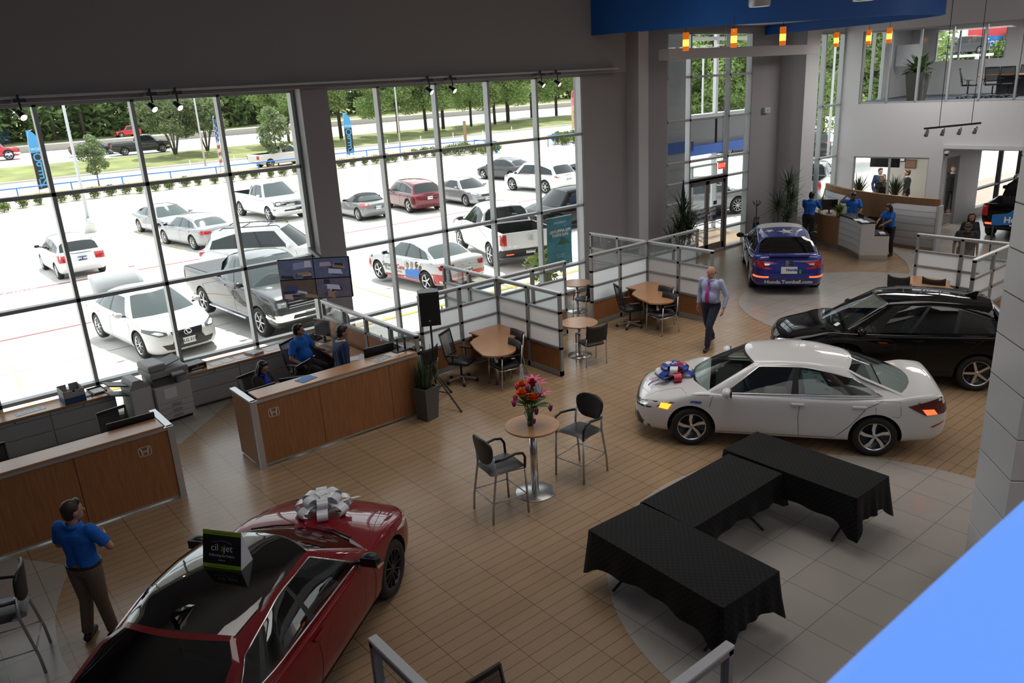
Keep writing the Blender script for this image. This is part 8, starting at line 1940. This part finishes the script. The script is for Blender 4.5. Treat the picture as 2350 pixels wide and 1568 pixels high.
person('man in blue polo leaning on the reception desk, his back to the room', (23.95, 14.05, 0), math.radians(12), 'tan', POLO, 'polo', CHAR, HAIRK, H=1.78, lean=14, build=1.08, head_yaw=-18,
       arms=[(V((.20, .06, -.24)), V((.42, .0, -.30)), (0, 0, -1)), (V((.18, -.08, -.24)), V((.40, -.02, -.30)), (0, 0, -1))])
person('man in blue polo with a hand on his head behind the reception desk', (24.85, 13.05, 0), math.radians(222), 'brown', POLO, 'polo', CHAR, HAIRK, H=1.76, head_pitch=24,
       arms=[(V((.10, .08, -.27)), V((.30, -.02, -.30)), (0, 0, -1)), (V((.14, -.20, .02)), V((.10, -.02, .20)), (0, 1, -.3))])
person('woman in blue polo with long black hair reaching over the reception counter', (24.0, 11.35, 0), math.radians(165), 'tan', POLO, 'polo', BLKF, HAIRK, 'long', H=1.63, female=True, lean=10, head_pitch=14,
       arms=[(V((.17, .05, -.20)), V((.38, -.04, -.30)), (0, 0, -1)), (V((.17, -.05, -.20)), V((.36, .02, -.28)), (0, 0, -1))])
pl_ = at(2231, 487, 1.66); pm_ = at(2222, 513, 1.60)
person('woman in black with long dark hair walking behind the man in dark polo', (pl_.x, pl_.y, 0), math.radians(212), 'tan', BLKF, 'cardigan', BLKF, HAIRK, 'long', H=1.66, female=True, legpose=stand_step)
person('man in dark polo looking down, walking past the divider at the right', (pm_.x, pm_.y, 0), math.radians(205), 'brown', DKTEE, 'polo', GREYT, HAIRK, H=1.70, lean=12, head_pitch=24, glasses=True, build=1.08, legpose=stand_step)
pd_ = at(2189, 379, 1.80)
person('man in a black suit standing in the dark doorway', (pd_.x, pd_.y, 0), math.radians(215), 'fair', BLKF, 'suit', BLKF, HAIRG, H=1.80)
q_ = at(2027, 402, 1.62); person('blonde woman in black seen through the reception office window', (q_.x, q_.y, 0), math.radians(200), 'fair', BLKF, 'tee', BLKF, HAIRY, 'long', H=1.62, female=True)
q_ = at(2085, 388, 1.76); person('man in a black suit inside the reception office, right of the plant', (q_.x, q_.y, 0), math.radians(120), 'fair', BLKF, 'suit', BLKF, HAIRB, H=1.76)
q_ = at(2012, 387, 1.74); person('man in a dark blue jacket inside the reception office under the television', (q_.x+.3, q_.y, 0), math.radians(240), 'fair', SUITB, 'suit', BLKF, HAIRB, H=1.74)
# ------------------------------------------------------------------ light
w = bpy.data.worlds.new('sky'); scene.world = w; w.use_nodes = True
nt = w.node_tree; bg = nt.nodes['Background']
sky = nt.nodes.new('ShaderNodeTexSky'); sky.sky_type = 'HOSEK_WILKIE'; sky.turbidity = 6; sky.ground_albedo = .4
sky.sun_direction = Vector((.25, .45, .86)).normalized()
mx = nt.nodes.new('ShaderNodeMix'); mx.data_type = 'RGBA'; mx.inputs[0].default_value = .75; mx.inputs[7].default_value = (.95, 1, 1.03, 1)
nt.links.new(sky.outputs[0], mx.inputs[6]); nt.links.new(mx.outputs[2], bg.inputs['Color']); bg.inputs['Strength'].default_value = 1.65
def lamp(name, kind, loc, energy, color=(1, 1, 1), size=None, size_y=None, rot=None, target=None, **k):
    l = bpy.data.lights.new(name, kind); l.energy = energy; l.color = color
    if kind == 'AREA':
        l.shape = 'RECTANGLE'; l.size = size; l.size_y = size_y or size
    o = bpy.data.objects.new(name, l); COL.objects.link(o); o.location = loc
    if target is not None: o.rotation_euler = (Vector(target)-Vector(loc)).to_track_quat('-Z', 'Y').to_euler()
    elif rot: o.rotation_euler = rot
    for a, v in k.items(): setattr(l, a, v)
    return o
s = lamp('sun', 'SUN', (0, 30, 30), 5.2, (1, .97, .92), target=None); s.data.angle = math.radians(3)
s.rotation_euler = Vector((-.22, -.42, -.88)).to_track_quat('-Z', 'Y').to_euler()
# unseen area lights added to fill the showroom
for x, y, e in ((1, -2.5, 45), (9, -2.5, 100), (17, -2, 130), (25, -1, 230)):
    lamp('fill_light', 'AREA', (x, y, 8.8), e, (1, .965, .92), 6.0, 4.0, rot=(0, 0, 0))
for x, y, e in ((4, 8, 20), (8.5, 6.5, 22), (9.5, 10, 45), (14.5, 6.5, 28), (14.5, 10.5, 50), (19, 6.5, 45)):
    l = lamp('fill_light', 'AREA', (x, y, 8.85), e, (1, .95, .89), 3.2, 3.2, rot=(0, 0, 0)); l.data.spread = math.radians(95)
lamp('fill_light', 'AREA', (26, 11.8, 6.6), 100, (1, .965, .92), 2.2, 2.2, rot=(0, 0, 0))
lamp('hall_fill', 'AREA', (33, 8, 2.7), 60, (1, .95, .9), 3, 3, rot=(0, 0, 0))  # this and the next two: unseen fills added to brighten the side rooms
lamp('office_fill', 'AREA', (30.5, 14, 2.7), 40, (1, .95, .9), 1.5, 1.5, rot=(0, 0, 0))
lamp('meeting_fill', 'AREA', (31.5, 11.5, 6.8), 110, (1, .97, .93), 2, 2, rot=(0, 0, 0))
# portals of daylight are left to the renderer; colour management
scene.view_settings.view_transform = 'Standard'; scene.view_settings.look = 'None'; scene.view_settings.exposure = 0.5
cy = scene.cycles
cy.max_bounces = 10; cy.diffuse_bounces = 4; cy.glossy_bounces = 4; cy.transmission_bounces = 4; cy.transparent_max_bounces = 24
cy.use_denoising = True; cy.caustics_reflective = False; cy.caustics_refractive = False; cy.sample_clamp_indirect = 6
cy.use_adaptive_sampling = True; cy.adaptive_threshold = .02
